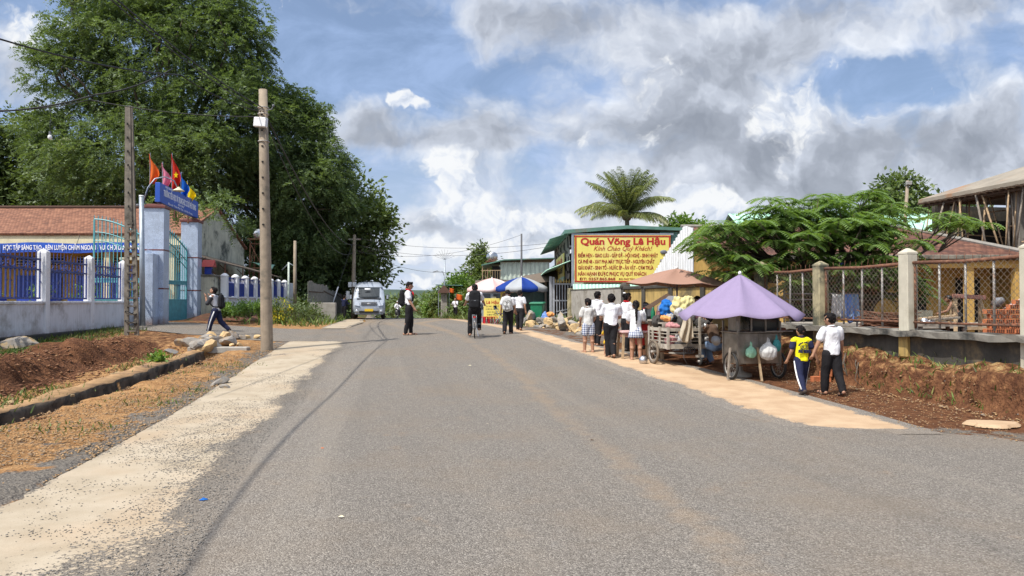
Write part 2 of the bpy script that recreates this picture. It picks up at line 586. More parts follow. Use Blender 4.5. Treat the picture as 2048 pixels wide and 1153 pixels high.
def leaf_mat(name, dark, light, yellow, trans=.35, rough=.5, yp=.93):
 """leaves: every leaf has its own tint value"""
 m, t, b = base_mat(name)
 tv = t.attr('tint')
 cc = t.ramp(tv, [(0.0, dark), (min(.55, yp - .15), light), (yp, light), (min(1.0, yp + .07), yellow)])
 t.put(b.inputs['Base Color'], cc)
 b.inputs['Roughness'].default_value = rough
 b.inputs['Specular IOR Level'].default_value = .35
 tr = t.new('ShaderNodeBsdfTranslucent')
 t.put(tr.inputs[0], t.mix(1.0, cc, (1.25, 1.3, .55), 'MULTIPLY'))
 mx = t.new('ShaderNodeMixShader'); mx.inputs[0].default_value = trans
 t.l.new(b.outputs[0], mx.inputs[1]); t.l.new(tr.outputs[0], mx.inputs[2])
 t.l.new(mx.outputs[0], t.n['Material Output'].inputs['Surface'])
 return m
def chip_seal(t, p):
 """loose grey chippings: colour and relief"""
 c = t.voronoi(p, 100.0, 'Color')
 cx, cy, cz = t.xyz(c)
 d = t.voronoi(p, 100.0, 'Distance')
 col_ = t.ramp(cx, [(0.0, (.112, .099, .085)), (.35, (.180, .160, .138)), (.75, (.243, .217, .187)), (1.0, (.36, .325, .28))])
 big = t.noise(p, .55, 6, .62)
 col_ = t.mix(t.math('MULTIPLY', t.smooth(big, .42, .75), .5), col_, (.245, .19, .135))
 along = t.noise(t.vec('MULTIPLY', t.vec('ADD', p, t.comb(t.math('MULTIPLY', t.xyz(p)[1], .2), 0.0, 0.0)), (1.6, .05, 0.0)), 1.0, 5, .6)
 col_ = t.mix(t.math('MULTIPLY', t.smooth(along, .5, .74), .42), col_, (.28, .245, .20))
 col_ = t.mix(t.math('MULTIPLY', t.smooth(along, .5, .26), .28), col_, (.125, .115, .103))
 warm = t.noise(t.vec('ADD', p, (31.0, 7.0, 0)), 1.7, 6, .7)
 col_ = t.mix(t.math('MULTIPLY', t.smooth(warm, .60, .78), .35), col_, (.30, .19, .10))
 pale = t.noise(t.vec('ADD', p, (5.0, 77.0, 0)), 3.1, 6, .7)
 col_ = t.mix(t.math('MULTIPLY', t.smooth(pale, .58, .80), .3), col_, (.32, .31, .29))
 return col_, t.math('ADD', t.math('MULTIPLY', d, -1.0), t.math('MULTIPLY', cy, .9))
m, t, b = base_mat('road_chippings')
p = t.pos()
cc, hh = chip_seal(t, p)
tyre = t.attr('tyre')
dus = t.math('ADD', t.attr('dust'), t.math('MULTIPLY', t.math('SUBTRACT', t.noise(p, 1.9, 7, .68), .5), 1.1))
cc = t.mix(t.math('MULTIPLY', t.smooth(dus, .30, .75), .55), cc, (.32, .235, .155))
cc = t.mix(t.math('MULTIPLY', tyre, t.smooth(t.noise(p, 9.0, 4, .6), .15, .6)), cc, (.06, .055, .05))
t.put(b.inputs['Base Color'], cc); b.inputs['Roughness'].default_value = .93; b.inputs['Specular IOR Level'].default_value = .25
t.l.new(t.bump(hh, .75, .012), b.inputs['Normal'])
m, t, b = base_mat('pale_screed')
p = t.pos()
cc, hh = chip_seal(t, p)
n = t.noise(p, 2.2, 6, .6)
sand = t.mix(t.smooth(n, .3, .7), (.36, .295, .21), (.45, .38, .285))
sand = t.mix(t.math('MULTIPLY', t.smooth(t.noise(t.vec('ADD', p, (9, 3, 1)), .6, 5, .6), .45, .75), .6), sand, (.43, .30, .185))
sand = t.mix(t.smooth(t.noise(p, 120.0, 2, .5), .35, .75), sand, t.vec('SCALE', sand, scale=.86))
edge = t.attr('edge')
ga = t.noise(t.vec('MULTIPLY', p, (1.5, .75, 1.0)), 1.1, 9, .62)
gb = t.noise(p, 34.0, 4, .70)
msk = t.math('ADD', t.math('ADD', t.math('MULTIPLY', t.math('SUBTRACT', ga, .5), 2.6), t.math('MULTIPLY', t.math('SUBTRACT', gb, .5), 2.3)), edge)
msk = t.smooth(msk, .46, .58)
t.put(b.inputs['Base Color'], t.mix(msk, sand, t.vec('SCALE', cc, scale=t.math('ADD', .80, t.math('MULTIPLY', t.smooth(edge, .6, 1.6), .20)))))
b.inputs['Roughness'].default_value = .92; b.inputs['Specular IOR Level'].default_value = .2
t.l.new(t.bump(t.math('MULTIPLY', hh, msk), .6, .012), b.inputs['Normal'])
m, t, b = base_mat('pale_screed_orange')
p = t.pos()
cc, hh = chip_seal(t, p)
n = t.noise(p, 2.2, 6, .6)
sand = t.mix(t.smooth(n, .3, .7), (.42, .285, .175), (.52, .375, .24))
sand = t.mix(t.smooth(t.noise(p, 110.0, 2, .5), .35, .75), sand, t.vec('SCALE', sand, scale=.85))
edge = t.attr('edge')
gb = t.noise(p, 30.0, 5, .75)
ga = t.noise(p, 2.4, 6, .65)
msk = t.math('ADD', t.math('ADD', t.math('MULTIPLY', t.math('SUBTRACT', ga, .5), 2.2), t.math('MULTIPLY', t.math('SUBTRACT', gb, .5), 2.2)), edge)
msk = t.smooth(msk, .52, .62)
t.put(b.inputs['Base Color'], t.mix(msk, sand, cc))
b.inputs['Roughness'].default_value = .92; b.inputs['Specular IOR Level'].default_value = .2
t.l.new(t.bump(t.math('MULTIPLY', hh, msk), .5, .012), b.inputs['Normal'])
m, t, b = base_mat('earth')
p = t.pos()
n0 = t.noise(p, .9, 7, .65); n1_ = t.noise(p, 6.0, 7, .65); n2_ = t.noise(p, 38.0, 5, .65)
red = t.mix(t.smooth(n1_, .3, .7), (.075, .031, .016), (.20, .090, .042))
och = t.mix(t.smooth(n1_, .3, .72), (.27, .135, .052), (.47, .275, .125))
straw = t.mix(t.smooth(n2_, .3, .7), (.22, .14, .06), (.46, .33, .16))
grav, gh = chip_seal(t, p)
grav = t.vec('SCALE', grav, scale=.80)
cc = t.mix(t.smooth(t.math('ADD', t.attr('ochre'), t.math('MULTIPLY', t.math('SUBTRACT', n1_, .5), .9)), .35, .62), red, och)
cc = t.mix(t.smooth(t.math('ADD', t.attr('straw'), t.math('MULTIPLY', t.math('SUBTRACT', n1_, .5), 1.3)), .42, .66), cc, straw)
cc = t.mix(t.smooth(t.math('ADD', t.attr('gravel'), t.math('MULTIPLY', t.math('SUBTRACT', t.noise(p, 2.4, 7, .65), .5), 1.5)), .44, .58), cc, grav)
gr = t.mix(t.smooth(n2_, .3, .7), (.03, .055, .014), (.10, .14, .035))
cc = t.mix(t.smooth(t.math('ADD', t.attr('grass'), t.math('MULTIPLY', t.math('SUBTRACT', n1_, .5), 1.3)), .42, .62), cc, gr)
cc = t.mix(t.smooth(n2_, .25, .75), t.vec('SCALE', cc, scale=.72), t.vec('SCALE', cc, scale=1.15))
t.put(b.inputs['Base Color'], cc); b.inputs['Roughness'].default_value = .95; b.inputs['Specular IOR Level'].default_value = .15
h = t.math('ADD', t.math('MULTIPLY', n1_, 1.2), t.math('ADD', t.math('MULTIPLY', n2_, .5), t.math('MULTIPLY', t.voronoi(p, 24.0), .5)))
t.l.new(t.bump(h, .9, .05), b.inputs['Normal'])
mat('white_wall', (.72, .72, .74), .8, .05, 2.0, c2=(.40, .38, .36), c2_amt=.38, bump=.12, bscale=25, streak=.38, streak_col=(.24, .235, .22), mud=(.55, 1.0))
mat('white_post', (.78, .78, .79), .75, .04, 3.0, c2=(.48, .46, .43), c2_amt=.28, bump=.08, streak=.28, streak_col=(.27, .26, .24), mud=(.5, .95))
mat('blue_paint', (.012, .045, .33), .45, .2, 8.0, c2=(.06, .05, .09), c2_amt=.1)
mat('blue_board', (.02, .09, .47), .5, .10, 3.0)
mat('navy_paint', (.028, .05, .22), .5, .25, 9.0, c2=(.07, .045, .035), c2_amt=.2)
mat('teal_paint', (.095, .33, .36), .5, .15, 6.0, c2=(.16, .12, .08), c2_amt=.12, streak=.2, streak_col=(.09, .10, .09))
mat('terrazzo', (.42, .49, .61), .35, .10, 3.0, fine=.9, c2=(.27, .33, .46), c2_amt=.3, mud=(.7, 1.15), streak=.18, streak_col=(.2, .21, .24))
mat('maroon_trim', (.16, .045, .035), .5, .2, 8.0)
mat('cream_paint', (.72, .64, .42), .75, .08, 2.5, c2=(.45, .38, .24), c2_amt=.2, streak=.2, streak_col=(.2, .17, .11))
mat('cream_old', (.54, .52, .40), .9, .15, 2.0, c2=(.10, .105, .085), c2_amt=.50, bump=.15, bscale=12, streak=.55, streak_col=(.055, .06, .05))
mat('yellow_wall', (.45, .31, .105), .85, .18, 2.2, c2=(.15, .12, .065), c2_amt=.5, bump=.15, bscale=18, streak=.70, streak_col=(.06, .05, .03))
mat('yellow_house', (.52, .33, .095), .8, .12, 2.0, c2=(.34, .22, .07), c2_amt=.3, bump=.08, streak=.25, streak_col=(.13, .09, .04))
mat('concrete_old', (.21, .19, .155), .92, .22, 3.0, c2=(.05, .05, .04), c2_amt=.50, bump=.35, bscale=22, streak=.5, streak_col=(.025, .027, .022))
mat('concrete_ledge', (.22, .205, .175), .92, .2, 4.0, c2=(.055, .055, .05), c2_amt=.5, bump=.3, bscale=26)
mat('concrete_gray', (.33, .305, .265), .9, .15, 4.0, c2=(.20, .175, .14), c2_amt=.35, bump=.25, bscale=28)
mat('concrete_raw', (.26, .245, .22), .92, .18, 1.6, c2=(.16, .13, .10), c2_amt=.4, bump=.2, bscale=14, streak=.3, streak_col=(.09, .085, .075))
mat('slab_screed', (.27, .235, .185), .92, .18, 1.0, c2=(.33, .16, .07), c2_amt=.28, bump=.25, bscale=10)
mat('post_cream', (.50, .465, .37), .85, .08, 5.0, c2=(.36, .32, .23), c2_amt=.25, bump=.15, streak=.25, streak_col=(.16, .14, .10))
mat('post_mossy', (.36, .31, .185), .92, .25, 5.0, c2=(.085, .085, .06), c2_amt=.55, bump=.35, bscale=24, streak=.45, streak_col=(.05, .052, .038))
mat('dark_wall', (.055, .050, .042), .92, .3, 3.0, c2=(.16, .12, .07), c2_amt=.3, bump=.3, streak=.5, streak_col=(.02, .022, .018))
mat('rust_iron', (.145, .062, .034), .8, .35, 14.0, c2=(.30, .15, .085), c2_amt=.3, bump=.15, bscale=60)
mat('galv_bar', (.36, .34, .31), .55, .2, 10.0, c2=(.22, .13, .08), c2_amt=.35, metal=.3)
mat('wire_mesh', (.20, .17, .13), .6, .3, 14.0, c2=(.22, .11, .06), c2_amt=.5, metal=.4)
mat('steel_pole', (.32, .36, .40), .45, .12, 6.0, metal=.5, c2=(.25, .20, .16), c2_amt=.2)
mat('pole_concrete', (.30, .24, .175), .9, .15, 5.0, c2=(.17, .145, .11), c2_amt=.4, bump=.2, bscale=40, streak=.4, streak_col=(.11, .09, .065))
mat('pole_old', (.185, .16, .13), .92, .25, 5.0, c2=(.075, .065, .052), c2_amt=.45, bump=.3, bscale=36, streak=.5, streak_col=(.06, .05, .04))
mat('cable_black', (.012, .012, .013), .6, .1)
mat('cable_gray', (.07, .07, .075), .6, .1)
mat('wood_pale', (.38, .27, .16), .8, .25, 9.0, bump=.2)
mat('wood_gray', (.25, .215, .175), .88, .28, 9.0, c2=(.12, .10, .08), c2_amt=.35, bump=.25, streak=.35, streak_col=(.09, .08, .065))
mat('wood_dark', (.085, .055, .035), .85, .3, 9.0, bump=.2)
mat('wood_pink', (.36, .17, .13), .8, .2, 9.0, bump=.15)
mat('plank_fence', (.23, .215, .19), .9, .25, 5.0, c2=(.12, .16, .10), c2_amt=.3, bump=.25, streak=.5, streak_col=(.09, .085, .07))
mat('cart_wood', (.40, .36, .30), .85, .18, 9.0, c2=(.22, .19, .15), c2_amt=.35, bump=.2)
mat('cart_steel', (.31, .29, .26), .36, .22, 5.0, c2=(.17, .14, .11), c2_amt=.35, metal=.7, bump=.05, streak=.4, streak_col=(.07, .055, .04))
mat('rubber', (.016, .016, .016), .75, .2, 20.0, c2=(.09, .07, .05), c2_amt=.3)
mat('rubber_dusty', (.16, .125, .09), .9, .25, 14.0, c2=(.05, .045, .04), c2_amt=.35)
mat('chrome', (.55, .55, .56), .28, .1, 10.0, metal=.9)
mat('black_plastic', (.013, .013, .015), .5, .2)
mat('gray_plastic', (.16, .165, .18), .5, .12)
mat('white_plastic', (.78, .78, .78), .45, .05)
mat('mint_iron', (.40, .66, .52), .5, .06, 2.0, c2=(.33, .45, .38), c2_amt=.15)
mat('green_iron', (.10, .215, .17), .55, .15, 2.0, c2=(.17, .15, .11), c2_amt=.25)
mat('teal_iron', (.20, .40, .36), .5, .10, 2.0)
mat('dusty_iron', (.52, .60, .52), .6, .12, 2.0, c2=(.25, .24, .20), c2_amt=.3, streak=.3, streak_col=(.14, .14, .12))
mat('white_iron', (.72, .73, .74), .5, .06, 2.0, c2=(.48, .46, .43), c2_amt=.25, streak=.45, streak_col=(.24, .22, .19))
mat('brown_iron', (.135, .105, .08), .75, .25, 3.0, c2=(.065, .055, .045), c2_amt=.4, bump=.1)
mat('tank_steel', (.62, .63, .64), .28, .08, 6.0, metal=.85)
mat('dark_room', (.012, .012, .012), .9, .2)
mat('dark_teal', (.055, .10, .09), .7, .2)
mat('gate_gray', (.36, .37, .39), .5, .12, 5.0, metal=.2)
mat('gold_paint', (.50, .36, .13), .45, .15, 8.0, metal=.3)
mat('white_paint', (.80, .80, .80), .5, .04)
mat('red_paint', (.46, .018, .015), .5, .1)
mat('red_roof', (.40, .028, .022), .55, .15)
mat('glass_dark', (.03, .036, .04), .06, .1, spec=.6)
mat('brick_hollow', (.50, .165, .065), .88, .22, 7.0, c2=(.36, .10, .04), c2_amt=.35, bump=.15)
mat('brick_hole', (.045, .014, .008), .9, .2)
mat('rock_gray', (.27, .245, .215), .9, .25, 7.0, c2=(.42, .29, .14), c2_amt=.42, bump=.4, bscale=16)
mat('rock_tan', (.50, .35, .175), .9, .22, 6.0, c2=(.22, .17, .11), c2_amt=.30, bump=.35, bscale=16)
mat('rock_dark', (.17, .16, .15), .9, .25, 7.0, c2=(.22, .17, .11), c2_amt=.2, bump=.4, bscale=16)
mat('ditch_stone', (.11, .085, .06), .93, .4, 6.0, c2=(.03, .027, .022), c2_amt=.55, bump=.8, bscale=12)
mat('mortar_top', (.36, .215, .10), .93, .25, 5.0, c2=(.20, .12, .07), c2_amt=.4, bump=.4, bscale=20)
mat('bark', (.10, .078, .058), .93, .3, 9.0, c2=(.045, .035, .027), c2_amt=.4, bump=.5, bscale=25)
mat('bark_pale', (.24, .205, .16), .93, .25, 9.0, c2=(.11, .09, .07), c2_amt=.35, bump=.4, bscale=25)
mat('palm_bark', (.16, .135, .105), .93, .25, 9.0, bump=.4)
mat('sign_yellow', (.78, .66, .15), .45, .06, 1.1, c2=(.70, .62, .26), c2_amt=.4, streak=.22, streak_col=(.45, .38, .16))
mat('sign_red', (.42, .030, .018), .5, .06)
mat('letter_red', (.43, .022, .016), .5, .05)
mat('letter_brown', (.33, .042, .018), .5, .05)
mat('letter_white', (.82, .83, .86), .5, .04)
mat('letter_dark', (.06, .05, .04), .6, .1)
mat('red_stool', (.43, .008, .018), .38, .08)
mat('bin_green', (.008, .16, .075), .42, .1)
mat('plate_yellow', (.75, .50, .02), .5, .05)
mat('silver_paint', (.38, .42, .48), .32, .04, 3.0, metal=.25)
mat('silver_dark', (.17, .19, .22), .35, .05, metal=.5)
mat('lamp_glass', (.60, .64, .70), .12, .08, metal=.3)
mat('skin', (.36, .19, .118), .6, .08, 12.0)
mat('skin_tan', (.25, .118, .068), .6, .1, 12.0)
mat('hair', (.008, .006, .006), .75, .3, 40.0, spec=.18)
mat('eye_dark', (.02, .014, .012), .3, .1)
mat('lip', (.27, .095, .075), .55, .1)
mat('sole', (.045, .032, .026), .8, .25)
mat('sandal_gray', (.17, .155, .145), .75, .2)
mat('foil', (.62, .62, .62), .25, .2, 30.0, metal=.8)
cloth('shirt_cream', (.66, .65, .62), .04, .10, .5)
cloth('shirt_white', (.78, .785, .82), .03, .10, .55)
cloth('trousers_black', (.014, .013, .015), .25)
cloth('trousers_navy', (.016, .02, .055), .2)
cloth('shirt_yellow', (.78, .70, .010), .05)
cloth('sleeve_navy', (.022, .026, .07), .15)
cloth('jacket_dark', (.055, .055, .062), .2)
cloth('scarf_red', (.50, .015, .025), .1)
cloth('cloth_blue', (.15, .25, .55), .2)
cloth('cloth_jeans', (.20, .29, .44), .2)
cloth('cloth_pale', (.55, .52, .50), .1)
cloth('cloth_brown', (.12, .075, .05), .25)
cloth('cloth_gray', (.30, .30, .31), .15)
cloth('cloth_beige', (.44, .38, .29), .15)
cloth('cloth_orange', (.68, .30, .10), .15)
cloth('cloth_yellow', (.72, .45, .03), .1)
cloth('tarp_gray', (.28, .27, .26), .2)
cloth('tarp_brown', (.15, .12, .095), .25)
cloth('tarp_pink', (.62, .50, .50), .12)
cloth('dark_tarp', (.03, .03, .032), .3)
cloth('bag_black', (.013, .013, .015), .2, fold=.25)
cloth('canvas_purple', (.30, .24, .375), .07, .14, .22)
cloth('canvas_brown', (.40, .235, .175), .06, .18, .08)
cloth('canvas_blue', (.012, .045, .25), .08, .12, .08)
cloth('canvas_gray', (.40, .42, .44), .08, .15, .08)
cloth('canvas_pink', (.72, .48, .46), .06, .18, .08)
cloth('canvas_pale_pink', (.80, .66, .64), .05, .18, .08)
cloth('flag_orange', (.80, .17, .03), .08, .3, .15)
cloth('flag_pink', (.75, .25, .36), .08, .3, .15)
cloth('flag_red', (.60, .035, .02), .08, .3, .15)
cloth('flag_blue', (.01, .13, .55), .08, .3, .15)
cloth('flag_yellow', (.85, .66, .01), .06, .3, .15)
cloth('bag_green', (.34, .62, .46), .1, .35, .3)
cloth('bag_white', (.74, .74, .73), .05, .35, .3)
cloth('bag_teal', (.10, .42, .42), .1, .35, .3)
cloth('wrap_yellow', (.66, .58, .27), .15, .1, .4)
cloth('wrap_clear', (.50, .50, .50), .35, .2, .5)
cloth('wrap_pink', (.58, .28, .28), .3, .2, .4)
cloth('wrap_green', (.42, .45, .06), .25, .2, .4)
cloth('wrap_blue', (.02, .16, .52), .25, .2, .4)
cloth('wrap_dark', (.07, .065, .06), .4, .1, .4)
m, t, b = base_mat('check_blue')
p = t.obj()
X, Y_, Z = t.xyz(p)
ang = t.math('MULTIPLY', t.math('ARCTAN2', Y_, X), .135)
def stripes(v, per, w):
 f = t.math('FRACT', t.math('DIVIDE', v, per))
 return t.math('LESS_THAN', f, w)
s1, s2 = stripes(ang, .052, .42), stripes(Z, .052, .42)
cc = t.mix(t.math('MULTIPLY', t.math('ADD', s1, s2), .5), (.62, .66, .72), (.012, .03, .15))
w1, w2 = stripes(ang, .052, .10), stripes(Z, .052, .10)
t.put(b.inputs['Base Color'], cc); b.inputs['Roughness'].default_value = .85
def tile_mat(name, c1, c2, c3, per_u=.16, per_v=.15):
 m, t, b = base_mat(name)
 uvn = t.new('ShaderNodeUVMap').outputs[0]
 u, v, _ = t.xyz(uvn)
 row = t.math('FLOOR', t.math('DIVIDE', v, per_v))
 fv = t.math('FRACT', t.math('DIVIDE', v, per_v))
 uu = t.math('ADD', t.math('DIVIDE', u, per_u), t.math('MULTIPLY', row, .5))
 fu = t.math('FRACT', uu)
 wn = t.new('ShaderNodeTexWhiteNoise', noise_dimensions='2D')
 t.l.new(t.comb(t.math('FLOOR', uu), row, 0.0), wn.inputs['Vector'])
 n = t.noise(t.pos(), .8, 6, .65)
 cc = t.ramp(t.math('ADD', t.math('MULTIPLY', wn.outputs['Value'], .55), t.math('MULTIPLY', n, .5)), [(.1, c1), (.5, c2), (.9, c3)])
 gap = t.math('MAXIMUM', t.smooth(fv, .14, .0), t.math('MULTIPLY', t.smooth(t.math('ABSOLUTE', t.math('SUBTRACT', fu, .5)), .42, .5), .8))
 cc = t.mix(t.math('MULTIPLY', gap, .85), cc, tuple(x * .22 for x in c1))
 t.put(b.inputs['Base Color'], cc); b.inputs['Roughness'].default_value = .9
 hgt = t.math('SUBTRACT', t.math('SUBTRACT', 1.0, fv), t.math('MULTIPLY', t.math('POWER', t.math('ABSOLUTE', t.math('SUBTRACT', fu, .5)), 2.0), 2.0))
 t.l.new(t.bump(hgt, 1.0, .035), b.inputs['Normal'])
 return m
tile_mat('tile_orange', (.11, .046, .029), (.23, .097, .055), (.33, .155, .09))
tile_mat('tile_brown', (.055, .026, .018), (.13, .052, .034), (.22, .10, .06), .22, .20)
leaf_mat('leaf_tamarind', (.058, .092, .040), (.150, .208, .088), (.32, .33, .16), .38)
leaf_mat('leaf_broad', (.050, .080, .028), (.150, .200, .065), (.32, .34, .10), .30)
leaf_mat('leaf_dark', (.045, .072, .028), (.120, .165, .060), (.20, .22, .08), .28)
leaf_mat('leaf_flame', (.075, .125, .040), (.185, .285, .085), (.34, .48, .17), .42)
leaf_mat('leaf_palm', (.085, .115, .045), (.23, .265, .11), (.45, .42, .18), .30, .4)
leaf_mat('leaf_bright', (.062, .125, .025), (.175, .280, .060), (.46, .48, .10), .32)
leaf_mat('leaf_hedge', (0.051, 0.072, 0.020), (0.145, 0.189, 0.043), (0.696, 0.609, 0.051), .25)
leaf_mat('leaf_bloom', (.05, .08, .02), (.14, .19, .04), (.75, .62, .06), .25, .5, .62)
leaf_mat('leaf_grass', (0.043, 0.072, 0.017), (0.138, 0.196, 0.043), (0.377, 0.304, 0.116), .25)
leaf_mat('leaf_forest', (0.043, 0.072, 0.029), (0.123, 0.167, 0.055), (0.232, 0.246, 0.102), .2)
M_ = MATS
# ------------------------------------------------------------------ ground, road, strips, ditch
def vnoise(x, y, seed=0):
 """smooth value noise on arrays"""
 r = np.random.default_rng(seed).random((257, 257))
 xi = np.floor(x).astype(int); yi = np.floor(y).astype(int)
 fx = x - xi; fy = y - yi
 fx = fx * fx * (3 - 2 * fx); fy = fy * fy * (3 - 2 * fy)
 xi %= 256; yi %= 256
 return (r[xi, yi] * (1 - fx) + r[xi + 1, yi] * fx) * (1 - fy) + (r[xi, yi + 1] * (1 - fx) + r[xi + 1, yi + 1] * fx) * fy - .5
def fbm(x, y, seed=0, octv=5, gain=.55):
 s = 0; a = 1.0
 for o in range(octv):
  s = s + a * vnoise(x * 2 ** o + 17.3 * o, y * 2 ** o + 9.1 * o, seed + o); a *= gain
 return s
def axis(segs):
 out = []
 for a, b_, st in segs:
  out += list(np.arange(a, b_, st))
 return np.array(out + [segs[-1][1]])
ROAD_Y = np.array([-6, 3, 4.2, 5.8, 7, 8.5, 8.9, 9.3, 10.3, 12.5, 14.1, 15.3, 17.2, 18.8, 20.4, 22.8, 25.3, 30.6, 37, 45, 60, 80, 110])
ROAD_L = np.array([-2.0, -2.0, -2.1, -2.45, -2.75, -3.05, -3.1, -3.15, -3.3, -3.65, -3.9, -4.05, -4.3, -4.5, -4.75, -5.25, -5.85, -6.4, -7.5, -9.2, -12.2, -16.2, -22.0])
ROAD_R = np.array([8.5, 7.6, 7.3, 6.9, 6.5, 5.6, 4.6, 3.8, 3.6, 3.27, 2.83, 2.5, 2.0, 1.5, 1.05, .41, -.2, -1.3, -2.5, -3.9, -7.1, -11.0, -16.8])
def road_l(y): return np.interp(y, ROAD_Y, ROAD_L)
def road_r(y): return np.interp(y, ROAD_Y, ROAD_R)
STRIP_OUT = lambda y: np.interp(y, [3, 5.57, 7.13, 8.83, 12.8, 16.8, 20.6], [-3.6, -3.96, -4.19, -4.51, -5.27, -5.85, -6.3])
drive = lambda x: (np.interp(x, [-13.5, -11.5, -8.5, -6.3, -4.5], [22.6, 21.9, 20.6, 20.4, 20.8]), np.interp(x, [-13.5, -11.5, -10.1, -7.9, -6.0, -4.5], [27.0, 26.2, 25.6, 25.3, 25.6, 25.6]))
gx = axis([(-2500, -300, 440), (-300, -60, 30), (-60, -16, 2.2), (-16, -4, .10), (-4, 3.2, .24), (3.2, 10, .10), (10, 18, .5), (18, 60, 3), (60, 300, 30), (300, 2500, 440)])
gy = axis([(-60, -4, 7), (-4, 4, .8), (4, 8, .16), (8, 22, .10), (22, 34, .2), (34, 70, 1.0), (70, 160, 6), (160, 600, 40), (600, 3000, 300)])
X, Y = np.meshgrid(gx, gy)
Z = G(X, Y)
xl, xw = x_ledge(Y), x_wall_l(Y)
tl = (xl - X) / np.maximum(xl - xw, .5)
near_l = 1 - sstep((Y - 17.4) / 1.5)
xb, xr = x_bank(Y), x_wall_r(Y)
tr_ = (X - xb) / np.maximum(xr - xb, .35)
rough = fbm(X * .9, Y * .9, 3, 6)
fine_ = fbm(X * 3.2, Y * 3.2, 23, 4)
onroad = sstep((X - road_l(Y) + .1) / .3) * sstep((road_r(Y) - X + .1) / .3)
strip_in = (X > STRIP_OUT(Y) + .06) & (X < road_l(Y) + .2) & (Y < 20.7)
d0, d1 = drive(X)
ondrive = (X > -13.4) & (X < -4.4) & (Y > d0 + .1) & (Y < d1 - .1)
bank_l = near_l * sstep((tl - .22) / .1) * (1 - sstep((tl - .95) / .1))
bank_r = sstep((tr_ + .02) / .15) * (1 - sstep((tr_ - .95) / .3)) * (1 - sstep((Y - 20) / 4))
amp = .03 + .20 * bank_l + .14 * bank_r
amp = np.where((X < STRIP_OUT(Y)) & (X > xl) & (Y < 20.3), .09, amp)
flat = np.clip(onroad + strip_in + ondrive, 0, 1)
rstrip = sstep((X - road_r(Y) + .3) / .3) * sstep((x_bank(Y) + .1 - X) / .3)
amp = np.where(rstrip > .4, .02, amp)
far = sstep((Y - 120) / 200)
Z = Z + (amp * rough + amp * .35 * fine_) * (1 - flat) * (1 - far) + far * 2.0 * fbm(X * .01, Y * .01, 5, 4)
Z = Z + bank_r * .07 * fbm(X * 2.0, Y * 1.4, 41, 5) - .05 * flat
Z = np.where((X > xl - .02) & (X < xl + .49) & (Y < 18.0), np.minimum(Z, P(Y) - DITCH), Z)
XX = X + bank_r * .17 * fbm(Y * 2.3, Z * 5.0, 61, 5) + bank_l * .10 * fbm(Y * 2.0, Z * 5.0, 71, 4)
och = np.where(X < -3, .45 + .25 * (tl < .3) - .15 * bank_l, .24) + .20 * bank_r * sstep((tr_ - .05) / .4)
och = np.where((bank_l > .5) & (tl > .24) & (tl < .56), .0, och)
grav = np.where((X < STRIP_OUT(Y) + .1) & (X > xl + .45), .30 + .42 * sstep((X - STRIP_OUT(Y) + .75) / .6), 0.05)
grav = np.where((X > road_r(Y)) & (X < xb), .52 - .7 * sstep((X - road_r(Y) - 1.3) / .9), grav)
grav = np.where((Y > 20) & (Y < 35) & (X > road_r(Y)) & (X < xr), .55, grav)
grav = np.where(ondrive, .9, grav)
grs = .05 + .52 * near_l * sstep((tl - .55) / .2) + .3 * (Y > 26) * (X < road_l(Y) - 1.0) + .4 * (Y > 34) + .5 * far
grs = np.where((X > xr + 1.0) & (Y > 20), .35, grs)
grs = np.where(bank_r > .4, .12, grs)
grs = np.where(rstrip > .4, np.minimum(grs, .15), grs)
strw = .08 + .38 * bank_r * sstep((tr_ - .22) / .4) + .22 * (rstrip > .4) * sstep((X - xb + .5) / .5)
ny, nx = X.shape
idx = np.arange(nx * ny).reshape(ny, nx)
quads = np.stack([idx[:-1, :-1], idx[:-1, 1:], idx[1:, 1:], idx[1:, :-1]], -1).reshape(-1, 4)
g = np_mesh('ground', np.stack([XX, Y, Z], -1).reshape(-1, 3), quads, M_['earth'], smooth=True,
   attrs={'ochre': och.ravel(), 'gravel': grav.ravel(), 'grass': grs.ravel(), 'straw': strw.ravel()})
tag(g, kind='structure')
def sheet(name, ys, fl, fr, n, dz, material, attrs=None, kind='structure', bow=None):
 ys = np.asarray(ys)
 tt = np.linspace(0, 1, n)
 L_, R_ = fl(ys)[:, None], fr(ys)[:, None]
 xs = L_ * (1 - tt) + R_ * tt
 yy = np.repeat(ys[:, None], n, 1)
 zz_ = G(xs, yy, False) + (dz(np.repeat(tt[None], len(ys), 0)) if callable(dz) else dz)
 v = np.stack([xs, yy, zz_], -1).reshape(-1, 3)
 i = np.arange(len(ys) * n).reshape(len(ys), n)
 q = np.stack([i[:-1, :-1], i[:-1, 1:], i[1:, 1:], i[1:, :-1]], -1).reshape(-1, 4)
 at_ = {k_: f(xs, yy, np.repeat(tt[None], len(ys), 0)).ravel() for k_, f in (attrs or {}).items()}
 return tag(np_mesh(name, v, q, material, smooth=True, attrs=at_), kind=kind)
def tyre_mask(x, y, t_):
 """two pairs of dark rubber curves left by a turning wheel"""
 out = np.zeros_like(x)
 for pts in ([(-3.6, 17.0), (-4.2, 20.5), (-4.75, 24.0), (-5.05, 26.0), (-5.6, 33.0)],
    [(-4.35, 21.0), (-4.95, 26.0), (-5.5, 31.0)]):
  px = np.interp(y, [p_[1] for p_ in pts], [p_[0] for p_ in pts], left=99, right=99)
  out = np.maximum(out, np.clip(1.25 - np.abs(x - px) / .06, 0, 1) * .32)
 return out
ys = axis([(-6, 4, .5), (4, 34, .16), (34, 110, 1.0)])
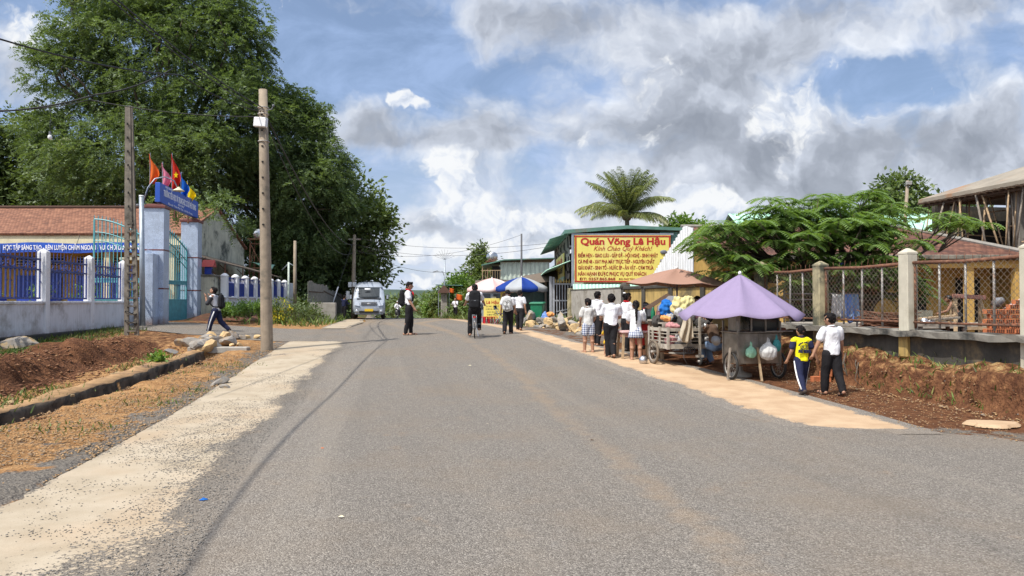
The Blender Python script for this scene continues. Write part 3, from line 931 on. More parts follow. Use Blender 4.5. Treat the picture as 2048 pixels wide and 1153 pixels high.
def dust_mask(x, y, t_):
 """red dust along the edges and in one old wheel track"""
 c = np.interp(y, [3, 5.66, 8.3, 14.6, 22, 32], [1.5, 1.28, .9, .15, -1.6, -4.2])
 return .55 * np.exp(-((x - c) / .28) ** 2) + .30 * np.exp(-((x - c + 1.35) / .3) ** 2) + .5 * np.exp(-np.maximum(road_r(y) - x, 0) / .45) + .35 * np.exp(-np.maximum(x - road_l(y) - .3, 0) / .6) + .28 * np.clip((y - 20) / 12, 0, 1)
sheet('road', ys, road_l, road_r, 90, .012, M_['road_chippings'], {'tyre': tyre_mask, 'dust': dust_mask})
dx_ = axis([(-13.4, -4.4, .15)])
tt = np.linspace(0, 1, 40)
e0, e1 = drive(dx_)
yy = e0[:, None] * (1 - tt) + e1[:, None] * tt
xx = np.repeat(dx_[:, None], 40, 1)
v = np.stack([xx, yy, G(xx, yy, False) + .006], -1).reshape(-1, 3)
i = np.arange(xx.size).reshape(xx.shape)
q = np.stack([i[:-1, :-1], i[:-1, 1:], i[1:, 1:], i[1:, :-1]], -1).reshape(-1, 4)
tag(np_mesh('side_drive', v, q, M_['road_chippings'], smooth=True, attrs={'tyre': np.zeros(len(v)), 'dust': np.full(len(v), .25)}), kind='structure')
ed = lambda x, y, t_: (-.08 + .46 * np.clip((t_ - .12) / .5, 0, 1)) * np.interp(y, [4, 9, 14, 17.5, 20], [1.1, 1.0, .9, .5, .2]) + 2.2 * np.clip((x - road_l(y) + .25) / .9, 0, 1) + .5 * np.clip(.06 - t_, 0, .06) / .06 + .3 * np.interp(y, [2, 5], [1, 0]) + 1.5 * np.clip((y - 20.2) / .4, 0, 1)
sheet('pale_strip', axis([(2.6, 20.6, .12)]), STRIP_OUT, lambda y: road_l(y) + 1.0, 70, lambda t_: .0128 + .005 * np.clip((1 - t_) / .3, 0, 1), M_['pale_screed'], {'edge': ed})
RS_OUT = lambda y: np.interp(y, [8.9, 10.6, 12, 13.5, 15.3, 16.3, 20.4, 22.8, 30.6, 45], [4.95, 4.87, 4.7, 4.4, 3.8, 3.35, 1.65, .95, -.85, -3.5])
RS_IN = lambda y: np.interp(y, [8.88, 8.93, 9.2, 10.3, 12.5, 14.1, 15.3, 17.2, 18.8, 22.8, 30.6, 45], [4.93, 4.3, 3.8, 3.55, 3.22, 2.78, 2.45, 1.95, 1.45, .36, -1.4, -4.0])
sheet('orange_strip', axis([(8.6, 9.4, .05), (9.4, 30, .12), (30, 45, .5)]), lambda y: RS_IN(y) - .35, lambda y: RS_OUT(y) + .22, 56, lambda t_: .0128 + .006 * np.clip(np.minimum(t_, 1 - t_) / .15, 0, 1), M_['pale_screed_orange'],
 {'edge': lambda x, y, t_: -.02 + 1.6 * np.clip((RS_IN(y) + .16 - x) / .5, 0, 1) + 1.6 * np.clip((x - RS_OUT(y) + .14) / .36, 0, 1) + 2 * np.clip((9.0 - y) / .2, 0, 1)})
sheet('far_strip', axis([(25.7, 44, .3)]), lambda y: np.interp(y, [25.6, 34, 42], [-6.8, -8.2, -9.7]), lambda y: np.interp(y, [25.6, 34, 42], [-5.85, -7.0, -8.7]), 16, .02, M_['pale_screed'],
 {'edge': lambda x, y, t_: .05 + .5 * (t_ > .85) + .5 * (t_ < .1)})
c_ = gp(1984, 853)
mb = MB(); n = 22
for s, z_ in ((1.0, .0), (.86, .035)):
 for k_ in range(n):
  a = 2 * math.pi * k_ / n
  r_ = (.30 + .035 * math.sin(3 * a + 1) + .02 * math.sin(7 * a)) * s
  x_, y_ = c_.x + r_ * math.cos(a) * 1.15, c_.y + r_ * math.sin(a) * .8
  mb.v.append((x_, y_, ground(x_, y_) + .012 + z_))
for k_ in range(n): mb.face(k_, (k_ + 1) % n, n + (k_ + 1) % n, n + k_)
mb.face(*[n + k_ for k_ in range(n)])
tag(mb.build('mortar_patch', M_['pale_screed_orange']), 'flat orange patch of dried mortar on the gravel below the cut bank', 'mortar')
ysd = np.arange(2, 18.05, .08)
def ditch_wall(name, off, w, top, seed, m_face, m_top):
 mb = MB()
 prof_n = 7
 for i, y in enumerate(ysd):
  x0 = float(x_ledge(y)) + off
  zt = float(P(y)) + top
  for k_ in range(prof_n):
   s = k_ / (prof_n - 1)
   bul = .09 * float(fbm(np.array(y * 2.8), np.array(s * 3.0), seed, 4))
   mb.v.append((x0 + bul - .05 * (1 - s) * (0 if off > .3 else -1), y, zt - DITCH * (1 - s) - (.5 * abs(bul) if s == 1 else 0)))
  mb.v.append((x0 - w, y, zt + .01 + .06 * float(fbm(np.array(y * 2.), np.array(5.), seed + 7, 4))))
 m_ = prof_n + 1
 for i in range(len(ysd) - 1):
  for k_ in range(m_ - 1):
   mb.mat(1 if k_ == m_ - 2 else 0)
   mb.face(i * m_ + k_, (i + 1) * m_ + k_, (i + 1) * m_ + k_ + 1, i * m_ + k_ + 1)
 o = mb.build(name, [m_face, m_top], smooth=True)
 return tag(o, kind='structure')
ditch_wall('drainage_ditch', .0, .34, .06, 5, M_['ditch_stone'], M_['mortar_top'])
ditch_wall('ditch_lip', .45, -.16, -.02, 9, M_['ditch_stone'], M_['earth'])
cv = MB()
yc = 18.05; xc = float(x_ledge(yc)) + .25; zc = float(P(yc))
cv.box((xc, yc + .14, zc + .04), (1.5, .25, .16), bev=.02)
cv.box((xc - .52, yc + .12, zc - .3), (.36, .22, .52), bev=.02)
cv.box((xc + .52, yc + .12, zc - .3), (.36, .22, .52), bev=.02)
tag(cv.build('culvert', M_['concrete_gray']), 'short concrete culvert mouth where the ditch passes under the side drive', 'culvert')
hx = np.linspace(-2200, 2200, 120)
hv = []
for r_, (yy_, zb) in enumerate(((900, -30), (1500, 0), (1900, 0))):
 for x_ in hx:
  h = [-40, 14 + 20 * float(fbm(np.array(x_ * .0016 + 3.3), np.array(.5), 77, 4)) * 1.3, 20 + 26 * float(fbm(np.array(x_ * .0012), np.array(9.5), 78, 4))][r_]
  hv.append((x_, yy_, h))
i = np.arange(360).reshape(3, 120)
q = np.stack([i[:-1, :-1], i[:-1, 1:], i[1:, 1:], i[1:, :-1]], -1).reshape(-1, 4)
mat('hill_forest', (.045, .075, .045), .95, .3, .02)
tag(np_mesh('hills', np.array(hv), q, M_['hill_forest'], smooth=True), kind='structure')
def scatter_stones(n, fy, fx, name, material, smin, smax, cull=None):
 ys_ = fy(n); xs_ = fx(ys_)
 keep = np.ones(n, bool) if cull is None else cull(xs_, ys_)
 xs_, ys_ = xs_[keep], ys_[keep]; n = len(xs_)
 zs_ = G(xs_, ys_, False) + .019
 s = RNG.uniform(smin, smax, n) * RNG.uniform(.6, 1.0, n)
 base = np.array([(1, 0, 0), (0, 1, 0), (-1, 0, 0), (0, -1, 0), (0, 0, .7), (0, 0, -.6)], float)
 q = np.array([(0, 1, 4), (1, 2, 4), (2, 3, 4), (3, 0, 4), (1, 0, 5), (2, 1, 5), (3, 2, 5), (0, 3, 5)])
 jit = RNG.uniform(.6, 1.35, (n, 6, 3)) * base[None]
 a = RNG.uniform(0, 6.28, n)
 ca, sa = np.cos(a)[:, None], np.sin(a)[:, None]
 el = RNG.uniform(1.0, 1.7, n)[:, None]
 x_ = jit[..., 0] * el; y_ = jit[..., 1]
 v = np.stack([(x_ * ca - y_ * sa) * s[:, None] + xs_[:, None], (x_ * sa + y_ * ca) * s[:, None] + ys_[:, None], jit[..., 2] * s[:, None] * .7 + zs_[:, None] + .25 * s[:, None]], -1).reshape(-1, 3)
 qq = (q[None] + (np.arange(n) * 6)[:, None, None]).reshape(-1, 3)
 return tag(np_mesh(name, v, qq, material), kind='stuff')
mat('stone_chips', (.20, .185, .165), .9, .7, 60.0)
mat('soil_clod', (.17, .075, .038), .95, .5, 20.0, c2=(.33, .19, .09), c2_amt=.45)
mat('stone_earthy', (.34, .21, .10), .9, .5, 30.0, c2=(.16, .15, .14), c2_amt=.45)
def strip_cull(x, y):
 w = np.clip((x - STRIP_OUT(y)) / (road_l(y) - STRIP_OUT(y) + .2), 0, 1)
 return RNG.random(len(x)) < np.clip(.10 + .9 * w + 1.3 * fbm(x * 1.5, y * 1.2, 99, 4), 0, 1)
scatter_stones(20000, lambda n: 3.6 + 11 * RNG.random(n) ** 1.7, lambda y: STRIP_OUT(y) + (road_l(y) + .2 - STRIP_OUT(y)) * RNG.random(len(y)) ** .8, 'gravel', M_['stone_chips'], .004, .0095, strip_cull)
scatter_stones(9000, lambda n: 6 + 13.5 * RNG.random(n) ** 1.3, lambda y: STRIP_OUT(y) - 1.9 * RNG.random(len(y)) ** 1.2, 'gravel', M_['stone_earthy'], .008, .024,
   lambda x, y: x > x_ledge(y) + .5)
scatter_stones(3000, lambda n: 7.5 + 9 * RNG.random(n), lambda y: np.maximum(RS_OUT(np.maximum(y, 8.9)), 3.5) + (x_bank(y) - 4.5) * RNG.random(len(y)), 'gravel', M_['stone_earthy'], .006, .018,
   lambda x, y: (x > np.interp(y, [7.5, 8.6, 8.9], [6.0, 5.3, 5.0])) & (x < x_bank(y) + .2))
scatter_stones(1500, lambda n: 9.5 + 9 * RNG.random(n), lambda y: x_ledge(y) - .3 - 2.2 * RNG.random(len(y)), 'gravel', M_['soil_clod'], .012, .05)
scatter_stones(700, lambda n: 8 + 11 * RNG.random(n), lambda y: x_bank(y) - .25 + .5 * RNG.random(len(y)) ** 2, 'gravel', M_['stone_earthy'], .010, .03)
# ------------------------------------------------------------------ trees and plants
def unit(v):
 return v / np.maximum(np.linalg.norm(v, axis=-1, keepdims=True), 1e-9)
def leaf_quads(base, d, length, width, rng, roll=None):
 """diamond leaves: base point, direction, length, width"""
 n = len(base)
 r = rng.normal(size=(n, 3)); r[:, 2] = np.abs(r[:, 2]) + .9
 up = unit(r) if roll is None else roll
 s = unit(np.cross(d, up)) * (width / 2)[:, None]
 mid = base + d * (length * .45)[:, None]
 return np.stack([base, mid + s, base + d * length[:, None], mid - s], 1)
def clump_points(blobs, n, rng, shell=.55):
 b = np.array([bb[:6] for bb in blobs], float)
 w = np.array([(bb[6] if len(bb) > 6 else 1.0) * (bb[3] * bb[4] + bb[3] * bb[5] + bb[4] * bb[5]) for bb in blobs])
 k = rng.choice(len(b), n, p=w / w.sum())
 u = unit(rng.normal(size=(n, 3)))
 rad = shell + (1 - shell) * rng.random(n) ** .7
 return b[k, :3] + u * b[k, 3:6] * rad[:, None], u, k
def crown(name, parent, material, blobs, n_clump, n_spray, rc, kind, size, seed, flat=.6, shell=.55, droop=.35):
 rng = np.random.default_rng(seed)
 c, u, _ = clump_points(blobs, n_clump, rng, shell)
 rcs = rc * rng.uniform(.6, 1.4, n_clump)
 ci = np.repeat(np.arange(n_clump), n_spray)
 n = len(ci)
 off = unit(rng.normal(size=(n, 3))) * (rng.random(n) ** .45)[:, None]
 off[:, 2] *= flat
 p = c[ci] + off * rcs[ci][:, None]
 out = unit(off * .8 + u[ci] * .7 + rng.normal(size=(n, 3)) * .45)
 out[:, 2] -= droop
 out = unit(out)
 ct = rng.random(n_clump)
 quads = []; tint = []
 if kind == 'pinnate':                       # feathery twigs of many small leaflets
  L = size * rng.uniform(.7, 1.4, n)
  m_ = 7
  side = unit(np.cross(out, np.array([0, 0, 1.0]) + rng.normal(size=(n, 3)) * .5))
  tv = .45 * ct[ci] + .55 * rng.random(n)
  for j in range(m_):
   t_ = (j + .3) / m_
   bp = p + out * (L * t_)[:, None] + np.array([0, 0, -1.0]) * (L * t_ * t_ * .35)[:, None]
   for sg in (-1, 1):
    d = unit(side * sg + out * .55 + rng.normal(size=(n, 3)) * .22)
    ln = L * .42 * (1 - .45 * t_) * rng.uniform(.8, 1.2, n)
    quads.append(leaf_quads(bp, d, ln, ln * .42, rng)); tint.append(tv)
 elif kind == 'broad':
  for j in range(3):
   d = unit(out + rng.normal(size=(n, 3)) * .8)
   ln = size * rng.uniform(.6, 1.3, n)
   quads.append(leaf_quads(p + rng.normal(size=(n, 3)) * size * .5, d, ln, ln * .52, rng))
   tint.append(.5 * ct[ci] + .5 * rng.random(n))
 q = np.concatenate(quads, 0); tv = np.concatenate(tint)
 v = q.reshape(-1, 3)
 return np_mesh(name, v, np.arange(len(v)).reshape(-1, 4), material, parent, attrs={'tint': np.repeat(tv, 4)}), c
def limbs(mb, base, top, targets, r0, rng, jit=.25):
 """a tapering trunk that forks to the targets"""
 base, top = Vector(base), Vector(top)
 pts = [base.lerp(top, t) + Vector((rng.normal() * jit * .4, rng.normal() * jit * .4, 0)) * (t * (1 - t) * 4) for t in (0, .25, .5, .75, 1)]
 mb.tube([base - Vector((0, 0, .3)), base + Vector((0, 0, .02))] + pts[1:], [r0 * 1.35, r0 * 1.15, r0, r0 * .9, r0 * .8, r0 * .62], 9)
 for t in targets:
  t = Vector(t)
  s = pts[2].lerp(pts[4], rng.random())
  m1 = s.lerp(t, .4) + Vector((rng.normal() * jit, rng.normal() * jit, rng.random() * jit * 1.5))
  m2 = s.lerp(t, .75) + Vector((rng.normal() * jit, rng.normal() * jit, rng.random() * jit))
  k = r0 * rng.uniform(.28, .5)
  mb.tube([s, m1, m2, t], [k, k * .7, k * .42, k * .16], 6)
def tree(name, label, base, top, blobs, lm, bark, r0=.25, n_clump=300, n_spray=25, rc=.8, kind='broad', size=.2, seed=1, group=None, n_limb=18, **kw):
 rng = np.random.default_rng(seed + 100)
 t = thing(name, label, 'tree', base, 0, group)
 b = Vector(base)
 bl = [(bb[0] - b.x, bb[1] - b.y, bb[2] - b.z, *bb[3:]) for bb in blobs]
 o, c = crown('crown', t, M_[lm], bl, n_clump, n_spray, rc, kind, size, seed, **kw)
 mb = MB()
 limbs(mb, (0, 0, 0), Vector(top) - b, [c[i] for i in rng.choice(len(c), n_limb, replace=False)], r0, rng, r0 * 1.6)
 mb.build('trunk', M_[bark], t, True)
 return t
def pb(px, py, Y, rx, ry, dy=None, w=1.0):
 """a crown lobe given by where it is seen, its distance and its seen half-width and half-height"""
 c = at(px, py, Y)
 k = Y / FPX
 return (c.x, c.y, c.z, rx * k, dy if dy else rx * k * .8, ry * k, w)
def shrub(name, label, base, r, h, lm, seed, n=26, size=.12, group=None, cat='shrub', ns=14):
 t = thing(name, label, cat, base, 0, group)
 bl = [(0, 0, h * .55, r, r, h * .48), (r * .4, -r * .2, h * .4, r * .6, r * .6, h * .4), (-r * .45, .1, h * .45, r * .6, r * .6, h * .42)]
 o, c = crown('foliage', t, M_[lm], bl, n, ns, r * .32, 'broad', size, seed, flat=.8, shell=.4, droop=.1)
 mb = MB()
 for i in range(5):
  mb.tube([(random.uniform(-.1, .1) * r, random.uniform(-.1, .1) * r, -.1), tuple(c[i * 3] * .5), tuple(c[i * 3])], [.02, .014, .006], 5)
 mb.build('stem', M_['bark'], t, True)
 return t
def grass(name, n, fpos, h0, h1, material, seed, kind='stuff', width=.012, lean=.5):
 rng = np.random.default_rng(seed)
 x, y = fpos(n, rng)
 n = len(x)
 z = G(x, y, False) - .01
 b = np.stack([x, y, z], -1)
 d = rng.normal(size=(n, 3)) * lean; d[:, 2] = 1; d = unit(d)
 h = rng.uniform(h0, h1, n)
 a = rng.uniform(0, 6.28, n)
 s = np.stack([np.cos(a), np.sin(a), np.zeros(n)], -1) * (width * (h / h1) ** .5)[:, None]
 m1 = b + d * (h * .55)[:, None]
 d2 = d.copy(); d2[:, 2] -= .55 * rng.random(n); d2 = unit(d2)
 tip = m1 + d2 * (h * .5)[:, None]
 v = np.stack([b - s, b + s, m1 + s * .8, m1 - s * .8, tip + s * .1, tip - s * .1], 1).reshape(-1, 3)
 k = (np.arange(n) * 6)[:, None]
 q = np.concatenate([k + np.array([[0, 1, 2, 3]]), k + np.array([[3, 2, 4, 5]])])
 return tag(np_mesh(name, v, q, material, attrs={'tint': np.repeat(rng.random(n), 6)}), kind=kind)
# ---- trees on the left
tree('tamarind_tree', 'huge dark green feathery tree towering behind the school gate and its flags', at(330, 600, 47), at(335, 330, 47),
 [pb(330, 130, 46, 190, 150), pb(230, 60, 46, 120, 110), pb(450, 90, 46, 95, 105), pb(170, 180, 45, 105, 120), pb(330, 330, 44, 230, 95), pb(440, 250, 44, 130, 110),
 pb(130, 290, 45, 75, 75), pb(280, 400, 44, 150, 50), pb(500, 190, 45, 48, 60, 2.0), pb(100, 110, 46, 40, 60, 1.2), pb(480, 60, 46, 62, 50), pb(400, 0, 47, 120, 60), pb(200, -30, 47, 110, 50), pb(335, 398, 32.5, 95, 20, 1.5, .5), pb(448, 425, 34, 42, 34, 1.5, .6)],
 'leaf_tamarind', 'bark', .5, 720, 34, 1.15, 'pinnate', .50, 3, n_limb=40, shell=.5)
tree('tamarind_tree', 'feathery dark tree with its crown behind the round concrete pole, sloping down to the right', at(560, 590, 49), at(550, 420, 49),
 [pb(560, 300, 48, 110, 110), pb(600, 380, 47, 110, 80), pb(500, 400, 47, 85, 95), pb(640, 330, 48, 62, 60), pb(560, 215, 48, 60, 45), pb(615, 240, 49, 42, 48), pb(520, 480, 47, 70, 55),
 pb(665, 400, 48, 44, 50), pb(610, 460, 47, 70, 50)],
 'leaf_tamarind', 'bark', .4, 400, 34, 1.02, 'pinnate', .50, 4, n_limb=30, shell=.5)
tree('roadside_tree', 'loose broad leaved tree overhanging the silver van', at(690, 612, 52), at(690, 500, 52),
 [pb(680, 450, 52, 85, 75), pb(735, 430, 51, 45, 38), pb(745, 490, 51, 42, 45), pb(700, 540, 51, 58, 45), pb(640, 520, 52, 60, 70), pb(765, 445, 51, 22, 26), pb(700, 390, 53, 52, 40),
 pb(745, 560, 51, 24, 24), pb(660, 590, 52, 40, 30)],
 'leaf_broad', 'bark_pale', .22, 230, 17, 1.0, 'broad', .40, 5, n_limb=36)
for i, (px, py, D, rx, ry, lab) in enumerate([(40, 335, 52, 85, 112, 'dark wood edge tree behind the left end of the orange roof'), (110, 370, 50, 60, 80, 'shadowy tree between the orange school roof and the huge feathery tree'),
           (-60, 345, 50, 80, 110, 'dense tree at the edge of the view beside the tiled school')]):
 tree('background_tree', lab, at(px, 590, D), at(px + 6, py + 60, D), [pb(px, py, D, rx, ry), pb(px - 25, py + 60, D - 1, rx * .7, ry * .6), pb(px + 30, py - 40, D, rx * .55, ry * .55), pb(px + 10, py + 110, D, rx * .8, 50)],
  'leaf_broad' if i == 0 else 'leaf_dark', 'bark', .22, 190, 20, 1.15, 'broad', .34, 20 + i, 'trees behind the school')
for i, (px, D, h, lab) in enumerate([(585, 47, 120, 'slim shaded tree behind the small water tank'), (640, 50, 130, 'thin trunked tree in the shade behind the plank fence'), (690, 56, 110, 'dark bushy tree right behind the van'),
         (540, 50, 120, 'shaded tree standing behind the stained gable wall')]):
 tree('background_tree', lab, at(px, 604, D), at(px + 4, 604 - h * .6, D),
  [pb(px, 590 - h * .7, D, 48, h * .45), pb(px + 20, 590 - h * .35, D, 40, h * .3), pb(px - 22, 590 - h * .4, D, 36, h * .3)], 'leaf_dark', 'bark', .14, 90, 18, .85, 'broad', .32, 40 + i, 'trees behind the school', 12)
# ------------------------------------------------------------------ school side (left of the road)
def onbank(px, y):
 """point of the ground in the direction of a pixel column at a depth"""
 x = (px - 1024) / FPX * y
 return Vector((x, y, ground(x, y)))
# --- fence with white posts and navy iron panels
WDIR = Vector((-.16, 1, 0)).normalized()
fence = thing('school_fence', 'white school wall with posts and navy iron bar panels above the red bank', 'fence', (float(x_wall_l(18.1)), 18.1, .62), math.atan2(.16, 1))
ZW = 1.55 - .62; ZT = 2.86 - .62
POSTS = [-6.1, -2.9, 0.0, 2.72, 5.3]
wb = MB()
wb.box((0, .1, ZW / 2 - .35), (.16, 13.2, ZW + .7), bev=.01)
wb.box((.0, .1, ZW + .015), (.24, 13.2, .07), bev=.01)
wb.build('low_wall', M_['white_wall'], fence)
fb = MB(); fb.box((.11, .1, .02), (.12, 13.2, .30), bev=.02); fb.build('footing', M_['dark_wall'], fence)
for y in POSTS:
 mb = MB()
 mb.box((.015, y, ZT / 2 - .4), (.22, .22, ZT + .72), bev=.015)
 mb.lathe([(.155, 0), (.135, .035), (.02, .10), (0, .10)], (.015, y, ZT - .045), 4, Euler((0, 0, R(45))).to_matrix())
 mb.build('post', M_['white_post'], fence)
for a, b_ in list(zip(POSTS[:-1], POSTS[1:])) + [(5.3, 6.55)]:
 mb = MB()
 y0, y1 = a + .14, b_ - .14
 z0, z1 = ZW + .10, ZT - .06
 for zz_ in (z0 + .02, z1 - .42, z1 - .16):
  mb.box((0, (y0 + y1) / 2, zz_), (.035, y1 - y0, .045))
 nb = max(4, int((y1 - y0) / .20))
 for i in range(nb + 1):
  y = y0 + .02 + (y1 - y0 - .04) * i / nb
  mb.box((0, y, (z0 + z1 - .16) / 2), (.030, .030, z1 - .16 - z0))
  top_ = z1 - .02 + .05 * math.sin(math.pi * ((i % 8) / 8.0))
  mb.tube([(0, y, z1 - .16), (0, y, top_ - .05), (0, y, top_ + .05)], [.016, .014, .003], 5)
  if i % 4 in (1, 2):
   mb.box((0, y + .035, (z0 + z1) / 2 - .14), (.02, .10, .022)); mb.box((0, y + .035, (z0 + z1) / 2 + .12), (.02, .10, .022))
 for i in range(int((y1 - y0) / .5)):                     # scrolls between the two upper rails
  yc = y0 + .25 + i * .5
  mb.tube([(0, yc + .17 * math.cos(t), z1 - .29 + .10 * math.sin(t)) for t in np.linspace(.2, 2.9, 9)], .012, 5)
  mb.tube([(0, yc + .17 * math.cos(t), z1 - .29 + .10 * math.sin(t) ) for t in np.linspace(3.4, 6.0, 9)], .012, 5)
 mb.build('iron_panel', M_['navy_paint'], fence)
# --- gate
gl, gr = Vector((-12.35, 25.0, .70)), Vector((-13.1, 29.4, .75))
gd_ = (gr - gl); gd_.z = 0
gang = math.atan2(-gd_.x, gd_.y)
gate = thing('school_gate', 'blue terrazzo school gate with two tall pillars, teal iron leaves and an overhead sign', 'gate', gl, gang)
GL = gd_.length
def gate_pillar(y, h, w=.64):
 mb = MB()
 mb.mat(0).box((0, y, h / 2 - .3), (w, w, h + .6), bev=.006)
 for zz_ in (1.33, 2.66):
  mb.mat(1).box((0, y, zz_), (w + .012, w + .012, .045))
 mb.mat(1).box((0, y, h + .05), (w + .10, w + .10, .10), bev=.012)
 mb.mat(1).box((0, y, h + .12), (w - .1, w - .1, .06), bev=.012)
 return mb.build('pillar', [M_['terrazzo'], M_['maroon_trim']], gate)
gate_pillar(0, 4.10); gate_pillar(GL, 4.10)
mb = MB(); mb.box((-.05, -.62, 1.05), (.42, .62, 2.9), bev=.006)
for i in range(7): mb.tube([(-.05, -.86 + i * .08, 2.5), (-.05, -.86 + i * .08, 2.58), (-.05, -.86 + i * .08, 2.66)], [.014, .014, .002], 5)
mb.build('wing_wall', M_['terrazzo'], gate)
def gate_leaf(p, ang, L=2.0, flip=1):
 """iron leaf: solid foot, bars, ornaments, arched top rising to the free end"""
 mb = MB()
 H0, H1 = 2.95, 3.75
 top_ = lambda t: H0 + (H1 - H0) * math.sin(t * math.pi / 2)
 mb.box((0, L / 2, .50), (.03, L, .85))
 for z_ in (.93, 1.55, 1.66): mb.box((0, L / 2, z_), (.05, L, .05))
 mb.box((0, L / 2, 1.6), (.025, L, .12))
 mb.tube([(0, L * t, top_(t)) for t in np.linspace(0, 1, 14)], .03, 6)
 mb.tube([(0, L * t, top_(t) - .45) for t in np.linspace(0, 1, 14)], .02, 6)
 mb.tube([(0, L * t, top_(t) - .75) for t in np.linspace(0, 1, 14)], .02, 6)
 n_ = 15
 for i in range(n_ + 1):
  t = i / n_
  th = .05 if i in (0, n_) else .024
  mb.box((0, L * t, (top_(t) + .1) / 2), (th, th, top_(t) - .1))
  mb.tube([(0, L * t, top_(t)), (0, L * t, top_(t) + .08), (0, L * t, top_(t) + .16)], [.014, .018, .002], 5)
  if i < n_ and i % 2 == 0:
   yc, zc = L * (t + .5 / n_) + .03, top_(t) - .60
   mb.tube([(0, yc + .05 * math.cos(a), zc + .09 * math.sin(a)) for a in np.linspace(0, 6.28, 11)], .010, 5)
 o = mb.build('gate_leaf', M_['teal_paint'], gate)
 o.location = p; o.rotation_euler = (0, 0, ang)
 return o
gate_leaf((-.1, GL - .36, .02), R(180 - 14), 2.25)
gate_leaf((-.25, .36, .02), R(83), 2.0)
sg = thing('gate_sign', 'long blue board with white school name spanning the tops of the gate pillars', 'sign', gl + Vector((0, 0, 4.32)), gang)
mb = MB(); mb.box((.1, GL / 2 - .02, .33), (.16, GL + .55, .68), bev=.012); mb.build('board', M_['blue_board'], sg)
mb = MB()
for y in (.35, GL / 2, GL - .35): mb.box((-.05, y, .1), (.05, .05, .75))
mb.build('bracket', M_['rust_iron'], sg)
Msg = lambda y, z: plane_m((.182, y, z), (0, 1, 0))
text_mesh('lettering', 'TRƯỜNG TIỂU HỌC VÀ TRUNG HỌC CƠ SỞ PHÚ TRUNG', .30, M_['letter_white'], sg, Msg(GL / 2, .36), bold=.008, width=4.25)
text_mesh('lettering', 'PHÒNG GIÁO DỤC', .10, M_['letter_white'], sg, Msg(.75, .60), width=.9)
text_mesh('lettering', 'ĐIỂM CHÍNH', .11, M_['letter_white'], sg, Msg(GL / 2, .175), width=.75)
text_mesh('lettering', 'Địa chỉ: Thôn Phú Tân - Xã Phú Trung', .10, M_['letter_white'], sg, Msg(GL / 2, .06), width=3.2)
def drooping_flag(px, top, bot, D, m_, label, star=False):
 """flag hanging in folds from a leaning pole"""
 a, b_ = at(px, top, D), at(px, bot, D)
 h = a.z - b_.z
 t = thing('flag', label, 'flag', (a.x, a.y, gl.z + 5.0))
 z0 = gl.z + 5.0
 pm = MB(); pm.tube([(0, 0, -.1), (.0, .02, a.z - z0 + .04)], .012, 6); pm.build('flagpole', M_['steel_pole'], t)
 mb = MB(); nu, nv = 14, 18
 for j in range(nv + 1):
  v = j / nv
  for i in range(nu + 1):
   u = i / nu
   w = .08 + .34 * math.sin(min(1, v * 1.25) * math.pi * .62) ** 1.1 * (1 - .35 * max(0, v - .75) / .25)
   x = u * w
   y = .10 * math.sin(u * 9.0 + v * 2.0) * (.3 + v * .7)
   z = a.z - z0 - v * h * (1 - .10 * u) - u * .25 * (1 - v)
   mb.v.append((x * .94 - .02, y * 1.0 - .02, z))
 for j in range(nv):
  for i in range(nu):
   k = j * (nu + 1) + i
   mb.face(k, k + 1, k + nu + 2, k + nu + 1)
 o = mb.build('cloth', M_[m_], t, True)
 md = o.modifiers.new('thick', 'SOLIDIFY'); md.thickness = .004
 if star:
  sm = MB(); pts = []
  for k in range(10):
   r_ = .13 if k % 2 == 0 else .055
   an = R(90 + 36 * k); pts.append((r_ * .7 * math.cos(an), r_ * math.sin(an)))
  sm.prism(pts, (.22, -.13, a.z - z0 - h * .55), (1, 0, 0), (0, 0, 1), .012); sm.build('star', M_['flag_yellow'], t)
 return t
drooping_flag(300, 308, 372, 25.3, 'flag_orange', 'drooping orange flag above the near end of the gate sign')
drooping_flag(325, 326, 380, 26.2, 'flag_pink', 'drooping pink flag above the gate sign')
drooping_flag(344, 308, 388, 26.9, 'flag_red', 'tall drooping red flag with a star above the middle of the gate sign', True)
drooping_flag(362, 346, 398, 27.8, 'flag_blue', 'drooping blue flag above the gate sign')
drooping_flag(375, 363, 406, 28.7, 'flag_yellow', 'drooping yellow flag above the far end of the gate sign')
lp = thing('gate_lamp', 'curved steel lamp arm with a shade over the gate sign', 'lamp', gl + Vector((.25, -.2, 4.15)))
arc = [at(287, 402, 24.9), at(296, 375, 25.0), at(310, 358, 25.1), at(330, 354, 25.3), at(348, 362, 25.5), at(357, 380, 25.6)]
MB().tube([p - lp.location for p in arc], .022, 7).build('arm', M_['steel_pole'], lp, True)
MB().lathe([(.03, .1), (.06, .06), (.20, -.03), (.20, -.05), (.05, -.04)], arc[-1] - lp.location, 14).build('shade', M_['cream_paint'], lp, True)
